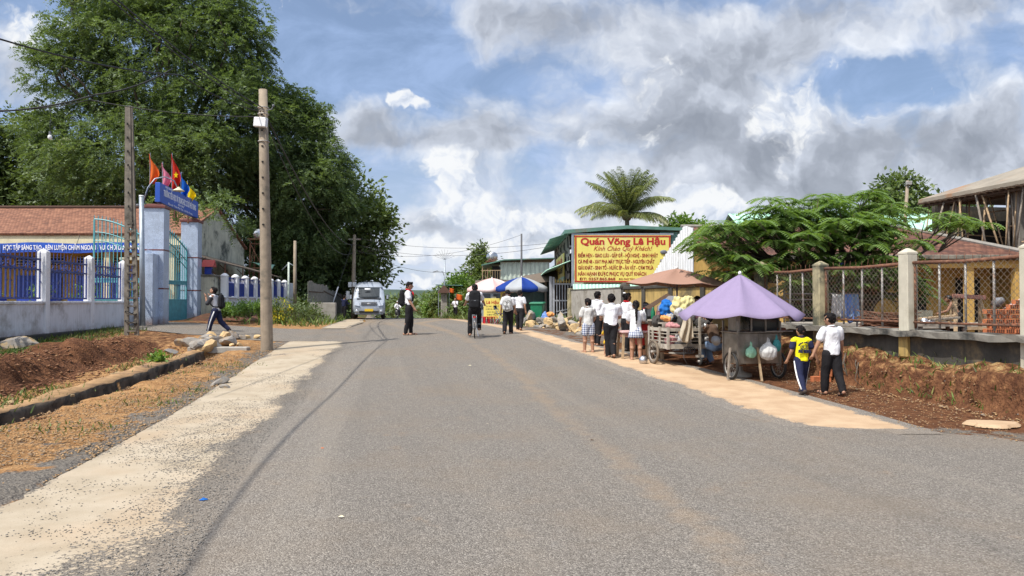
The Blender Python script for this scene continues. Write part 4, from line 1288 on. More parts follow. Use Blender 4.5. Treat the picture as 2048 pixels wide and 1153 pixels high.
# --- school building
sch = thing('school_building', 'long yellow school with an orange tiled roof and a stained gable end', 'building', (-25, 38, .8))
sx0, sx1, sy0, sy1 = -42 + 25, -15.6 + 25, 34 - 38, 42 - 38
zE, zR = 4.80 - .8, 6.52 - .8
mb = MB(); mb.box(((sx0 + sx1) / 2, 1.2, zE / 2), (sx1 - sx0 - .4, 5.2, zE), bev=0); mb.build('wall', M_['yellow_house'], sch)
mb = MB(); mb.prism([(sy0 + .5, 0 - .3), (sy1 - .1, -.3), (sy1 - .1, zE - .2), (0, zR - .05), (sy0 + .5, zE - .15)], (sx1 - .22, 0, 0), (0, 1, 0), (0, 0, 1), .22); mb.build('gable_wall', M_['cream_old'], sch)
def roof_slope(name, p0, p1, p2, p3, m_, parent, th=.10, swap=False):
 """a tiled slope: eave p0-p1, ridge p3-p2, with texture in metres"""
 me = bpy.data.meshes.new(name)
 P4 = [Vector(p) for p in (p0, p1, p2, p3)]
 nz = (P4[1] - P4[0]).cross(P4[3] - P4[0]).normalized() * th
 vs_ = P4 + [p - nz for p in P4]
 me.from_pydata([tuple(v_) for v_ in vs_], [], [(0, 1, 2, 3), (7, 6, 5, 4), (0, 4, 5, 1), (1, 5, 6, 2), (2, 6, 7, 3), (3, 7, 4, 0)])
 uv = me.uv_layers.new(name='UVMap')
 ux = (P4[1] - P4[0]).normalized(); uy = (P4[3] - P4[0]); uy = (uy - ux * uy.dot(ux)).normalized()
 for lp_ in me.loops:
  d = vs_[lp_.vertex_index] - P4[0]
  uv.data[lp_.index].uv = (d.dot(ux), d.dot(uy))
 me.materials.append(m_)
 o = link(bpy.data.objects.new(name, me)); o.parent = parent
 return o
roof_slope('roof', (sx0, sy0 - .1, zE), (sx1 + .12, sy0 - .1, zE), (sx1 + .12, 0, zR), (sx0, 0, zR), M_['tile_orange'], sch)
roof_slope('roof', (sx1 + .12, sy1 + .1, zE - .1), (sx0, sy1 + .1, zE - .1), (sx0, 0, zR), (sx1 + .12, 0, zR), M_['tile_orange'], sch)
mb = MB(); mb.tube([(sx0, 0, zR + .03), (sx1 + .15, 0, zR + .03)], .10, 8); mb.build('ridge', M_['tile_orange'], sch)
mb = MB(); mb.box(((sx0 + sx1) / 2, sy0 + .12, zE - .28), (sx1 - sx0, .22, .56), bev=.01); mb.build('fascia', M_['cream_paint'], sch)
mb = MB(); mb.box(((sx0 + sx1) / 2, sy0 + 1.3, zE - .60), (sx1 - sx0 - .3, 2.4, .10)); mb.build('veranda_ceiling', M_['cream_old'], sch)
for i in range(8):
 x = sx1 - .6 - i * 3.1
 MB().box((x, sy0 + .4, zE / 2 - .3), (.28, .28, zE - .1), bev=.01).build('column', M_['cream_paint'], sch)
 if i < 7:
  d = MB(); d.box((x - .95, sy0 + 2.53, 1.15), (.95, .08, 2.2)); d.build('door', M_['blue_paint'], sch)
  w = MB(); w.box((x - 2.2, sy0 + 2.53, 1.5), (1.0, .08, 1.2))
  for k in range(5): w.box((x - 2.6 + k * .2, sy0 + 2.48, 1.5), (.025, .025, 1.2))
  w.build('window', M_['blue_paint'], sch)
  l = MB()
  l.box((x - 1.55, sy0 + 2.57, 2.85), (2.4, .04, .40))
  l.build('vent', M_['dark_room'], sch)
  l = MB()
  for k in range(3): l.box((x - 1.55, sy0 + 2.52, 2.72 + k * .14), (2.5, .05, .035))
  l.build('louvre', M_['cream_paint'], sch)
MB().box((sx1 - 1.9, sy0 - .4, 2.75), (1.2, .9, .12), bev=.01).build('porch_slab', M_['cream_old'], sch)
bn = thing('banner', 'blue banner with white school motto under the cream eaves of the school', 'banner', (-20.9, 33.78, 4.11))
mb = MB(); n_ = 40
for i in range(n_ + 1):
 for z_ in (-.23, .22):
  mb.v.append((-4.2 + 8.1 * i / n_, -.02 + .03 * math.sin(i * .9), z_ - .03 * math.sin(i * .35)))
for i in range(n_): mb.face(i * 2, i * 2 + 2, i * 2 + 3, i * 2 + 1)
o = mb.build('cloth', M_['blue_board'], bn); o.modifiers.new('thick', 'SOLIDIFY').thickness = .01
text_mesh('lettering', 'HỌC TẬP SÁNG TẠO - RÈN LUYỆN CHĂM NGOAN - VUI CHƠI LÀNH MẠNH', .30, M_['letter_white'], bn, plane_m((.30, -.075, -.01), (1, 0, 0)), bold=.008, width=6.5)
for i, (x, y) in enumerate([(-16.9, 25.6), (-15.6, 26.4), (-18.4, 25.2), (-14.4, 27.4), (-20.2, 24.6)]):
 t = thing('planter', ['tall blue planter box with leafy shrub behind the middle fence panel', 'blue planter box with shrub behind the fence panel nearest the gate', 'blue planter box with shrub behind the second white post',
      'blue planter with small shrub beside the opened gate leaf', 'blue planter box with shrub seen at the near end of the fence'][i], 'planter', (x, y, ground(x, y)), 0, 'blue planters in the school yard')
 MB().box((0, 0, .45), (1.1, .5, .9), bev=.02).build('box', M_['blue_paint'], t)
 crown('plant', t, M_['leaf_bright'], [(0, 0, 1.1, .5, .25, .3)], 12, 14, .16, 'broad', .11, 60 + i)
aw = thing('awning', 'low dark sheet roof on thin struts beside the stained gable wall', 'awning', (-13.8, 33, .95))
a0, a1 = at(398, 513, 30.5), at(566, 556, 40); a2, a3 = a1 + Vector((-2.3, .6, .55)), a0 + Vector((-2.6, .6, .75))
mb = MB(); mb.prism([(0, 0), (1, 0), (1, 1), (0, 1)], a0 - aw.location, (a1 - a0), (a3 - a0), -.05); mb.build('sheet_roof', M_['brown_iron'], aw)
for k in range(5):
 s = a0.lerp(a1, .08 + .2 * k) - aw.location
 mb = MB(); mb.tube([(s.x - .1, s.y, 0), s + Vector((-.1, 0, .05))], .03, 6); mb.build('post', M_['rust_iron'], aw)
 mb = MB(); mb.tube([s + Vector((-1.3, .2, .15)), s + Vector((-.05, .4, -1.1))], .02, 5); mb.build('strut', M_['rust_iron'], aw)
cn = at(497, 524, 35); cm = MB(); nu = 10
for i in range(nu + 1):
 for j in range(nu + 1):
  u, v = i / nu, j / nu
  cm.v.append((u * 1.05, v * .8, -.42 * math.exp(-((u - .75) ** 2 + (v - .3) ** 2) * 9) - .12 * u))
for i in range(nu):
 for j in range(nu):
  k = i * (nu + 1) + j
  cm.face(k, k + 1, k + nu + 2, k + nu + 1)
o = cm.build('shade_cloth', M_['green_iron'], None, True, loc=cn); o.modifiers.new('thick', 'SOLIDIFY').thickness = .01
tag(o, 'green shade cloth sagging from the edge of the low awning', 'cloth')
kb = at(419, 640, 30.2); kb.z = .72
t = thing('cream_block', 'plain cream plaster block between the right gate pillar and the farther school fence', 'wall', kb, gang)
MB().box((0, 0, .75), (.55, .95, 2.3), bev=.02).build('body', M_['cream_old'], t)
MB().box((0, 0, 1.94), (.62, 1.02, .09), bev=.015).build('coping', M_['concrete_old'], t)
t = thing('shrine_box', 'tiny red roofed shrine house standing on the cream block', 'shrine', kb + Vector((0, -.1, 1.985)), gang)
MB().box((0, 0, .16), (.26, .34, .32), bev=.01).build('body', M_['blue_paint'], t)
MB().prism([(-.30, 0), (.30, 0), (0, .30)], (-.24, 0, .32), (0, 1, 0), (0, 0, 1), .48).build('roof', M_['red_roof'], t)
MB().box((.135, 0, .14), (.02, .16, .2)).build('opening', M_['dark_room'], t)
# --- farther fence on its bank
f2a, f2b = Vector((-12.25, 30.6, 1.16)), Vector((-12.95, 42.4, 1.2))
ff = thing('school_fence', 'smaller white fence with bright blue sheet panels on the bank beyond the gate', 'fence', f2a, math.atan2(.7, 11.8))
LF = (f2b - f2a).length
MB().box((0, LF / 2 - .8, .1), (.16, LF + .4, .95), bev=.01).build('low_wall', M_['white_wall'], ff)
MB().box((.03, LF / 2 - .8, .59), (.26, LF + .4, .06), bev=.01).build('coping', M_['white_post'], ff)
np_ = 8
ysf = [i * (LF - 1.9) / (np_ - 1) for i in range(np_)]
for y in ysf:
 mb = MB(); mb.box((.03, y, .72), (.26, .26, 1.55), bev=.02); mb.lathe([(.18, 0), (.17, .05), (.06, .13), (0, .14)], (.03, y, 1.49), 8); mb.build('post', M_['white_post'], ff)
for a, b_ in zip(ysf[:-1], ysf[1:]):
 mb = MB(); mb.box((0, (a + b_) / 2, .93), (.03, b_ - a - .26, .55)); mb.build('sheet_panel', M_['blue_paint'], ff)
 mb = MB()
 for z_ in (1.22, 1.44): mb.box((0, (a + b_) / 2, z_), (.03, b_ - a - .26, .03))
 n_ = 9
 for i in range(n_):
  y = a + .15 + (b_ - a - .3) * i / (n_ - 1)
  mb.box((0.022, y, 1.0), (.018, .018, .95))
  if i < n_ - 1: mb.beam((0, y, 1.22), (0, y + (b_ - a - .3) / (n_ - 1), 1.44), .015, .015)
 mb.build('iron_panel', M_['navy_paint'], ff)
MB().box((.02, LF - .75, .62), (.2, 2.0, 1.72), bev=.01).build('end_wall', M_['white_wall'], ff)
mb = MB(); nx_, ny_ = 14, 40
for j in range(ny_ + 1):
 for i in range(nx_ + 1):
  t = i / nx_
  y = 27.2 + (43.5 - 27.2) * j / ny_
  xa = np.interp(y, [27, 30, 36, 43.5], [-12.9, -12.35, -12.6, -13.1]); xb_ = np.interp(y, [27, 30, 34, 38, 43.5], [-10.4, -10.0, -9.8, -10.9, -11.6])
  x = xa + (xb_ - xa) * t
  zt = np.interp(y, [27, 29.5, 42, 43.5], [ground(xa, 27.2) - .1, 1.12, 1.12, .9])
  z = zt + (ground(xb_, y) - .12 - zt) * float(sstep(np.array(t * 1.05))) + .09 * float(fbm(np.array(x * 1.7), np.array(y * 1.7), 31, 4)) * (1 if 0 < i < nx_ else 0)
  mb.v.append((x, y, z))
for j in range(ny_):
 for i in range(nx_):
  k = j * (nx_ + 1) + i
  mb.face(k, k + 1, k + nx_ + 2, k + nx_ + 1)
mat('red_soil', (.13, .052, .026), .95, .35, 6.0, c2=(.05, .06, .02), c2_amt=.45, bump=.8, bscale=14)
tag(mb.build('roadside_bank', M_['red_soil'], smooth=True), kind='structure')
for i, (px, D, r, h, lm, lab) in enumerate([(560, 29.0, .55, .95, 'leaf_bloom', 'shrub full of yellow flowers just right of the round concrete pole'), (596, 31.0, .95, 1.05, 'leaf_dark', 'dark rounded bush beside the yellow flowering shrub'),
           (622, 33.0, .6, .8, 'leaf_dark', 'dark low bush against the concrete retaining block'), (470, 28.6, .55, .42, 'leaf_bright', 'bright green weeds on the red bank behind the boy hiding his face'),
           (500, 29.5, .6, .5, 'leaf_bright', 'bright green low plants below the blue fence panels'), (450, 28.0, .35, .35, 'leaf_bright', 'small green plant at the left end of the red bank'),
           (535, 30.5, .5, .55, 'leaf_broad', 'bushy plant behind the round concrete pole')]):
 b_ = onbank(px, D); b_.z = max(b_.z, .5) + (.25 if i > 2 else .0)
 shrub('shrub', lab, b_, r, h, lm, 200 + i, 30, .10)
b_ = onbank(634, 35.5)
t = thing('retaining_wall', 'squat concrete retaining block where the bank ends before the van', 'wall', b_ + Vector((.1, .8, -.1)), R(12))
MB().box((0, 0, .5), (1.25, 1.8, 1.0), bev=.02).build('block', M_['concrete_gray'], t)
pf0, pf1 = at(617, 610, 38), at(690, 625, 52)
t = thing('plank_fence', 'weathered grey plank fence running back behind the van', 'fence', (pf0.x, pf0.y, .9))
d_ = pf1 - pf0; n_ = 34
for k in range(3):
 MB().beam((d_.x * k / 3 + .02, d_.y * k / 3, 1.2 + .1 * (k % 2)), (d_.x * (k + 1) / 3, d_.y * (k + 1) / 3, 1.2 - .25 * k), .04, .07).build('rail', M_['wood_dark'], t)
for i in range(n_):
 f = i / n_
 h = 1.78 - .4 * f + random.uniform(-.06, .06)
 mb = MB(); mb.box((0, 0, h / 2 - .25), (.028, d_.y / n_ * .97, h + .5), (random.uniform(-.03, .03), 0, math.atan2(-d_.x, d_.y))); o = mb.build('plank', M_['plank_fence'], t); o.location = (d_.x * f, d_.y * f, 0)
 if f > .45: o.data.transform(Matrix.Translation((0, 0, -.2)))
# ------------------------------------------------------------------ café, houses and yard (right of the road)
def corr(mb, o, ux, uy, w, h, per=.2, amp=.022, top=None, nh=2):
 """corrugated sheet: ribs run along uy; top(t) may trim the height along the width"""
 o, ux, uy = Vector(o), Vector(ux).normalized(), Vector(uy).normalized()
 nz = ux.cross(uy)
 n = max(4, int(w / per * 6))
 b = len(mb.v)
 for i in range(n + 1):
  t = i / n
  a = amp * max(-1, min(1, 1.8 * math.sin(2 * math.pi * w * t / per)))
  hh_ = h if top is None else top(t)
  for j in range(nh):
   mb.v.append(tuple(o + ux * w * t + uy * hh_ * (j / (nh - 1)) + nz * a))
 for i in range(n):
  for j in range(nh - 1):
   mb.face(b + i * nh + j, b + (i + 1) * nh + j, b + (i + 1) * nh + j + 1, b + i * nh + j + 1)
 return mb
def solid(o, t=.006):
 md = o.modifiers.new('thick', 'SOLIDIFY'); md.thickness = t; md.offset = 0
 return o
# --- yard fence on the cut bank: low wall with ledge, posts, rusty rails and chain mesh
RD = Vector((-.255, 1, 0)).normalized()
RA = math.atan2(.255, 1)
FY0 = 12.5
yf = thing('yard_fence', 'low mossy wall with posts, rusty rails and chain mesh on the cut bank', 'fence', (float(x_wall_r(FY0)), FY0, 0), RA)
loc_y = lambda y: (y - FY0) / RD.y                 # depth -> distance along the fence
s0, s1 = loc_y(8.6), loc_y(17.3)
MB().box((0, (s0 + s1) / 2, .80), (.20, s1 - s0, .62), bev=.015).build('low_wall', M_['dark_wall'], yf)
mb = MB(); n_ = 40
for i in range(n_ + 1):
 s = s0 + (s1 - s0) * i / n_
 dz_ = .012 * math.sin(i * 1.7) + .008 * math.sin(i * 4.1)
 for (x_, z_) in ((-.27, 1.00), (-.28, 1.10), (.18, 1.105), (.18, 1.00)):
  mb.v.append((x_ + .012 * math.sin(i * 2.3 + z_ * 9), s, z_ + dz_))
for i in range(n_):
 for k in range(4):
  mb.face(i * 4 + k, i * 4 + (k + 1) % 4, i * 4 + 4 + (k + 1) % 4, i * 4 + 4 + k)
mb.face(0, 1, 2, 3); mb.face(n_ * 4 + 3, n_ * 4 + 2, n_ * 4 + 1, n_ * 4)
mb.build('ledge', M_['concrete_ledge'], yf)
fposts = [(10.30, 2.36, 'post_cream', .5), (12.5, 2.42, 'post_cream', .7), (14.72, 2.32, 'post_mossy', .6), (16.75, 2.42, 'post_mossy', .6), (8.6, 2.4, 'post_mossy', .6)]
for (y, zt, mm, zb) in fposts:
 s = loc_y(y); w = .225 if mm == 'post_mossy' else .215
 mb = MB(); mb.box((-.02, s, (zt + zb) / 2), (w, w, zt - zb), bev=.02)
 mb.lathe([(w * .72, 0), (w * .70, .03), (.03, .10), (0, .105)], (-.02, s, zt - .005), 4, Euler((0, 0, R(45))).to_matrix())
 if y > 16: mb.box((-.02, s, zt - .16), (w + .07, w + .07, .05), bev=.01); mb.box((-.02, s, zt - .02), (w + .06, w + .06, .05), bev=.01)
 if y < 12: mb.box((-.03, s, .25), (w * .95, w * .9, .75), bev=.03)
 o = mb.build('post', M_[mm], yf)
MB().box((-.05, loc_y(12.5) - .02, .83), (.24, .20, .42), bev=.03).build('post_foot', M_['yellow_wall'], yf)
py = sorted([p[0] for p in fposts] + [19.0])
for a, b_ in zip(py[:-1], py[1:]):
 sa, sb = loc_y(a) + .13, loc_y(b_) - .13
 if b_ == 19.0: sb = loc_y(19.0)
 zt = 2.24
 mb = MB()
 mb.tube([(0, sa - .05, zt + .015), (0, (sa + sb) / 2, zt - .01), (0, sb + .05, zt + .02)], .032, 7)
 mb.tube([(0, sa - .03, 1.24), (0, sb + .03, 1.235)], .022, 6)
 for s in (sa, sb): mb.tube([(0.01, s, 1.13), (0.01, s, zt)], .022, 6)
 n_ = int((sb - sa) / .15)
 for i in range(n_):
  s = sa + .08 + (sb - sa - .16) * i / max(1, n_ - 1)
  mb.tube([(0, s, zt), (random.uniform(-.02, .02), s + random.uniform(-.015, .015), zt + random.uniform(.10, .16))], [.009, .003], 4)
 mb.build('rail', M_['rust_iron'], yf, True)
 mb = MB()
 for k in (1, 2, 3):
  s = sa + (sb - sa) * k / 4
  bow_ = random.uniform(-.05, .05) if a > 14 else .0
  mb.tube([(.012, s, 1.15), (.012, s + bow_, 1.7), (.012, s + bow_ * 1.6, zt)], .019, 6)
 mb.build('upright', M_['galv_bar'], yf, True)
 mb = MB(); cell = .105
 Wd, Hd = sb - sa, zt - 1.27
 k = -Hd
 while k < Wd:
  u0, u1 = max(k, 0), min(k + Hd, Wd)
  sag = lambda u, z_: .012 * math.sin(u * 5 + z_ * 3)
  if u1 - u0 > .03:
   za, zb_ = 1.26 + (u0 - k), 1.26 + (u1 - k)
   mb.tube([(-.022 + sag(u0, za), sa + u0, za), (-.022 + sag(u1, zb_), sa + u1, zb_)], .0036, 3, False)
   mb.tube([(-.026 + sag(u0, zb_), sa + u0, 1.26 + Hd - (u0 - k)), (-.026 + sag(u1, za), sa + u1, 1.26 + Hd - (u1 - k))], .0036, 3, False)
  k += cell
 mb.build('chain_mesh', M_['wire_mesh'], yf)
# --- yellow boundary wall and the grey one beyond
yw = thing('boundary_wall', 'stained yellow wall with dark round topped piers behind the food carts', 'wall', (float(x_wall_r(17.4)), 17.4, .5), RA)
ly = lambda y: (y - 17.4) / RD.y
MB().box((0, ly(24.5) / 2, .75), (.18, ly(24.5), 1.5), bev=.01).build('wall_face', M_['yellow_wall'], yw)
MB().box((0, ly(24.5) / 2, 1.535), (.30, ly(24.5) + .04, .11), bev=.02).build('coping', M_['dark_wall'], yw)
for y in (17.6, 19.2, 21.0, 22.8, 24.4):
 mb = MB(); mb.box((-.02, ly(y), .80), (.24, .22, 1.6), bev=.02); mb.ball((-.03, ly(y), 1.60), (.18, .18, .13), 12, 8); mb.build('pier', M_['dark_wall'], yw)
gw = thing('boundary_wall', 'plain grey cement wall below the big yellow café billboard', 'wall', (float(x_wall_r(24.6)), 24.6, .5), RA)
MB().box((0, 2.65, .74), (.16, 5.3, 1.6), bev=.012).build('wall_face', M_['concrete_gray'], gw)
MB().box((0, 2.65, 1.56), (.20, 5.3, .05), bev=.01).build('coping', M_['concrete_old'], gw)
MB().box((-.02, 5.35, .75), (.30, .26, 1.75), bev=.02).build('end_pier', M_['post_mossy'], gw)
# --- café building with its billboard
cf = thing('cafe_building', 'green roofed café shed with dark openings under its eaves behind the billboard', 'building', (2.45, 30.4, .8))
W_, D_, HT = 4.75, 10.4, 3.78
MB().box((W_ / 2, .4, 1.6), (W_ - .3, .2, 3.2)).build('front_wall', M_['dusty_iron'], cf)
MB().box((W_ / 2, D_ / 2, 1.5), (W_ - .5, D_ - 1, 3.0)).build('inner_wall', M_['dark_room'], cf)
mb = MB()
for i in range(9): mb.box((.12 + (W_ - 1.0) * i / 8, .12, 3.2), (.06, .06, .95))
mb.box((W_ / 2, .12, 3.12), (W_, .07, .07)); mb.build('eave_posts', M_['steel_pole'], cf)
mb = MB(); mb.prism([(-.25, 3.62), (W_ / 2, 3.83), (W_ + .15, 3.74), (W_ + .15, 3.86), (W_ / 2, 3.97), (-.25, 3.78)], (0, -.35, 0), (1, 0, 0), (0, 0, 1), -(D_ + .2)); mb.build('roof', M_['green_iron'], cf)
mb = MB(); corr(mb, (W_ - .95, -.05, 1.3), (1, 0, 0), (0, 0, 1), .95, 2.42, .16, .018); solid(mb.build('side_sheet', M_['teal_iron'], cf))
mb = MB(); nu, nv = 40, 16
for j in range(nv + 1):
 for i in range(nu + 1):
  u, v = i / nu, j / nv
  mb.v.append((-.04 + .07 * math.sin(u * 40 + v * 2.0) * (1 - v * .5), .2 + u * (D_ - .6), 1.75 + v * 1.95))
for j in range(nv):
 for i in range(nu):
  k = j * (nu + 1) + i
  mb.mat(1 if (math.sin(i * 2.7 + 1.3 * math.sin(j * .9)) > .35 and j > 1) else 0)
  mb.face(k, k + 1, k + nu + 2, k + nu + 1)
solid(mb.build('tarpaulin', [M_['tarp_gray'], M_['dark_tarp']], cf, True), .01)
mb = MB(); mb.prism([(0, 0), (D_ - .4, 0), (D_ - .4, -.06), (0, -.06)], (-.9, .2, 2.98), (0, 1, 0), (0, 0, 1), .01)
mb2 = MB(); corr(mb2, (-1.0, .0, 2.9 - .8), (0, 1, 0), (.95, 0, .38), D_ - .5, 1.1, .3, .02); solid(mb2.build('side_awning', M_['mint_iron'], cf))
mb2 = MB(); corr(mb2, (-.85, -.1, 3.42), (0, 1, 0), (.95, 0, .30), D_, 1.0, .3, .02); solid(mb2.build('side_roof', M_['green_iron'], cf))
s2 = thing('side_sign', 'small faded yellow sign with green foot on the café flank', 'sign', (2.28, 31.6, 2.75), R(0))
MB().box((0, 2.6, .45), (.05, 5.2, 1.05), bev=.01).build('board', M_['sign_yellow'], s2)
MB().box((-.005, 2.6, -.17), (.06, 5.2, .2), bev=.01).build('foot_band', M_['mint_iron'], s2)
Mq = lambda y, z: plane_m((-.03, y, z), (0, -1, 0))
text_mesh('lettering', 'Quán Võng Lê Hậu', .42, M_['letter_red'], s2, Mq(2.6, .68), width=3.9)
text_mesh('lettering', 'CÀ PHÊ - GIẢI KHÁT', .34, M_['letter_dark'], s2, Mq(2.6, .22), width=4.4, bold=.006)
bb = thing('billboard', 'big yellow billboard with red border and Vietnamese menu lettering on the café front', 'billboard', (2.62, 30.12, 2.375))
bb.scale = (1, 1, .885)
BW, BH = 4.02, 2.24
MB().box((BW / 2, 0, BH / 2), (BW, .06, BH), bev=.008).build('panel', M_['sign_yellow'], bb)
mb = MB()
for (c_, s_) in (((BW / 2, -.035, .05), (BW, .02, .065)), ((BW / 2, -.035, BH - .05), (BW, .02, .065)), ((.045, -.035, BH / 2), (.06, .02, BH - .17)), ((BW - .045, -.035, BH / 2), (.06, .02, BH - .17))):
 mb.box(c_, s_)
mb.build('border', M_['sign_red'], bb)
mb = MB(); mb.box((-.08, .02, BH / 2 + .05), (.10, .10, BH + .45), bev=.01); mb.box((BW / 2, .02, BH + .05), (BW + .25, .08, .08)); mb.build('frame', M_['steel_pole'], bb)
Mb = lambda x, y: plane_m((x, -.036, y), (1, 0, 0))
LT = .003
text_mesh('lettering', 'Quán Võng Lê Hậu', .44, M_['letter_red'], bb, Mb(2.02, 1.93), bold=.016, width=3.55, depth=LT)
text_mesh('lettering', 'Kính Chào Quý Khách!', .30, M_['letter_red'], bb, Mb(2.02, 1.60), width=2.45, shear=.35, depth=LT)
for i, s in enumerate(('ĐIỂM HẸN - GIAO LƯU - GẶP GỠ - HỘI NGHỊ - SINH NHẬT', 'CÀ PHÊ 48 - XAY PHA MÁY TRỰC TIẾP - NGUYÊN CHẤT', 'GIẢI KHÁT - SINH TỐ - NƯỚC ÉP - ĂN VẶT - CƠM TRƯA', 'HÂN HẠNH ĐƯỢC PHỤC VỤ QUÝ KHÁCH')):
 text_mesh('lettering', s, .235, M_['letter_brown'], bb, Mb(.14, 1.27 - .29 * i), 'LEFT', .007, LT, (3.34, 3.20, 3.16, 2.85)[i])
text_mesh('lettering', 'ĐT: 0357.865.868', .17, M_['letter_brown'], bb, Mb(.20, .165), 'LEFT', .004, LT, 1.50)
text_mesh('lettering', 'ĐC: PHÚ TÂN - PHÚ TRUNG', .11, M_['letter_brown'], bb, Mb(1.85, .16), 'LEFT', .002, LT, 1.35)
MB().ball((BW - .30, -.06, 1.44), (.15, .03, .10), 14, 8).build('round_badge', M_['gray_plastic'], bb, True)
mb = MB(); mb.box((BW - .36, -.10, .97), (.18, .12, .26), bev=.02); mb.tube([(BW - .36, -.1, .9), (BW - .5, -.25, .78)], .03, 6); mb.build('lamp', M_['gray_plastic'], bb)
ms = MB(); corr(ms, (2.52, 29.55, 2.03), (1, 0, 0), (0, .15, .27), 3.75, .30, .14, .012, nh=3)
o = solid(ms.build('awning_strip', M_['mint_iron'])); tag(o, 'narrow mint green sheet strip under the café billboard', 'awning')
ws = MB(); corr(ws, (5.72, 31.2, .8), (0, -1, 0), (0, 0, 1), 8.6, 2, .34, .03, top=lambda t: min(1.35 + 1.95 * t / .86, 3.30 - max(0, t - .86) * 1.5))
o = solid(ws.build('sheet_screen', M_['white_iron'])); tag(o, 'tall white corrugated iron screen with a slanting top beside the café billboard', 'screen')
# --- yellow house with brown tiled roof
yh = thing('yellow_house', 'low ochre house with brown tiled roof and veranda columns behind the yard tree', 'building', (7.75, 28.0, .68))
HL = 11.8; hE, hR, hD = 2.80, 4.18, 7.4
mb = MB(); mb.prism([(0, -.3), (hD, -.3), (hD, hE), (hD / 2, hR - .06), (0, hE)], (.0, 0, 0), (0, 1, 0), (0, 0, 1), .2); mb.build('gable_wall', M_['yellow_house'], yh)
MB().box((HL / 2 + .2, 1.6, hE / 2 - .1), (HL - .3, .2, hE + .1)).build('front_wall', M_['yellow_house'], yh)
MB().box((HL / 2, hD - .1, hE / 2 - .1), (HL, .2, hE)).build('back_wall', M_['yellow_house'], yh)
hip = HL - 2.6
roof_slope('roof', (-.25, -.5, hE - .12), (HL + .4, -.5, hE - .12), (hip, hD / 2, hR), (-.25, hD / 2, hR), M_['tile_brown'], yh)
roof_slope('roof', (HL + .4, hD + .4, hE - .12), (-.25, hD + .4, hE - .12), (-.25, hD / 2, hR), (hip, hD / 2, hR), M_['tile_brown'], yh)
roof_slope('roof', (HL + .4, -.5, hE - .12), (HL + .4, hD + .4, hE - .12), (hip, hD / 2 + .01, hR), (hip, hD / 2 - .01, hR), M_['tile_brown'], yh)
mb = MB(); mb.tube([(-.3, hD / 2, hR + .03), (hip, hD / 2, hR + .03)], .09, 7); mb.tube([(hip, hD / 2, hR + .03), (HL + .42, -.5, hE - .06)], .09, 7); mb.build('ridge', M_['concrete_raw'], yh)
mb = MB(); mb.box((HL / 2 + .1, -.42, hE - .20), (HL + .9, .34, .17), bev=.02); mb.build('gutter', M_['concrete_old'], yh)
MB().box((HL / 2, -.25, hE - .46), (HL + .2, .26, .30), bev=.01).build('beam', M_['yellow_house'], yh)
for x in (.2, 2.6, 5.0, 7.4, 9.85, 11.7):
 MB().box((x, -.25, hE / 2 - .45), (.27, .27, hE - .3), bev=.012).build('column', M_['yellow_house'], yh)
for x in (4.0, 8.6, 10.8):
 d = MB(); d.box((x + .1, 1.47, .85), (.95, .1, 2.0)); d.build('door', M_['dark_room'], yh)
for x in (1.5, 5.0):
 f = MB(); f.box((x, 1.47, 1.1), (.9, .1, 1.0)); o = f.build('window', M_['wood_dark'], yh); MB().box((x, 1.40, 1.1), (.75, .02, .85)).build('pane', M_['glass_dark'], o)
MB().box((HL / 2, .6, -.02), (HL + .2, 2.2, .24), bev=.02).build('veranda_floor', M_['concrete_gray'], yh)
MB().box((8.6, 1.0, .3), (.9, .5, .5), bev=.02).build('step', M_['cream_old'], yh)
bnr = tag(MB().box((12.6, 27.55, 2.95), (1.2, .02, .28)).build('blue_banner', M_['blue_board']), 'blue banner hanging under the eaves of the ochre house behind the tree', 'banner')
# --- unfinished concrete building with props
uc = thing('unfinished_building', 'unfinished concrete upper storey with sloping slab roof held up by many props', 'building', (19.8, 30.0, 0), math.atan2(.16, 1))
MB().box((4.5, -4.5, 3.20), (9.5, 15, .32), bev=.02).build('floor_slab', M_['concrete_raw'], uc)
mb = MB(); zc_ = 6.10
ins = 5.2
mb.v += [(-.6, -13.0, zc_), (10.6, -13.0, zc_), (10.6, 3.2, zc_), (-.6, 3.2, zc_)]
mb.v += [(-.6, -13.0, zc_ + .16), (10.6, -13.0, zc_ + .16), (10.6, 3.2, zc_ + .16), (-.6, 3.2, zc_ + .16), (4.6, -7.8, zc_ + 2.2), (5.4, -7.8, zc_ + 2.2), (5.4, -2.0, zc_ + 2.2), (4.6, -2.0, zc_ + 2.2)]
for q_ in ((3, 2, 1, 0), (0, 1, 5, 4), (1, 2, 6, 5), (2, 3, 7, 6), (3, 0, 4, 7), (4, 5, 9, 8), (5, 6, 10, 9), (6, 7, 11, 10), (7, 4, 8, 11), (8, 9, 10, 11)): mb.face(*q_)
mb.build('roof_slab', M_['slab_screed'], uc)
mb = MB()
for i in range(46): mb.box((-.55, -12.8 + i * .35, zc_ - .06), (.5, .10, .07), (0, random.uniform(-.06, .06), random.uniform(-.1, .1)))
mb.box((-.35, -4.9, zc_ - .14), (.12, 16.2, .09)); mb.box((.6, -4.9, zc_ - .14), (.12, 16.2, .09))
mb.build('formwork', M_['wood_dark'], uc)
for (x, y) in [(.2, -9.8), (.2, -5.6), (.2, -1.4), (.2, 2.6), (4.8, -5.6), (4.8, -1.4), (4.8, 2.6), (9.0, -5.6), (9.0, 2.6)]:
 MB().box((x, y, 3.1), (.30, .30, 6.1), bev=.012).build('column', M_['concrete_raw'], uc)
 MB().box((x, y, 5.86), (.34, .34, .28)).build('beam_end', M_['concrete_raw'], uc)
rp = random.Random(3)
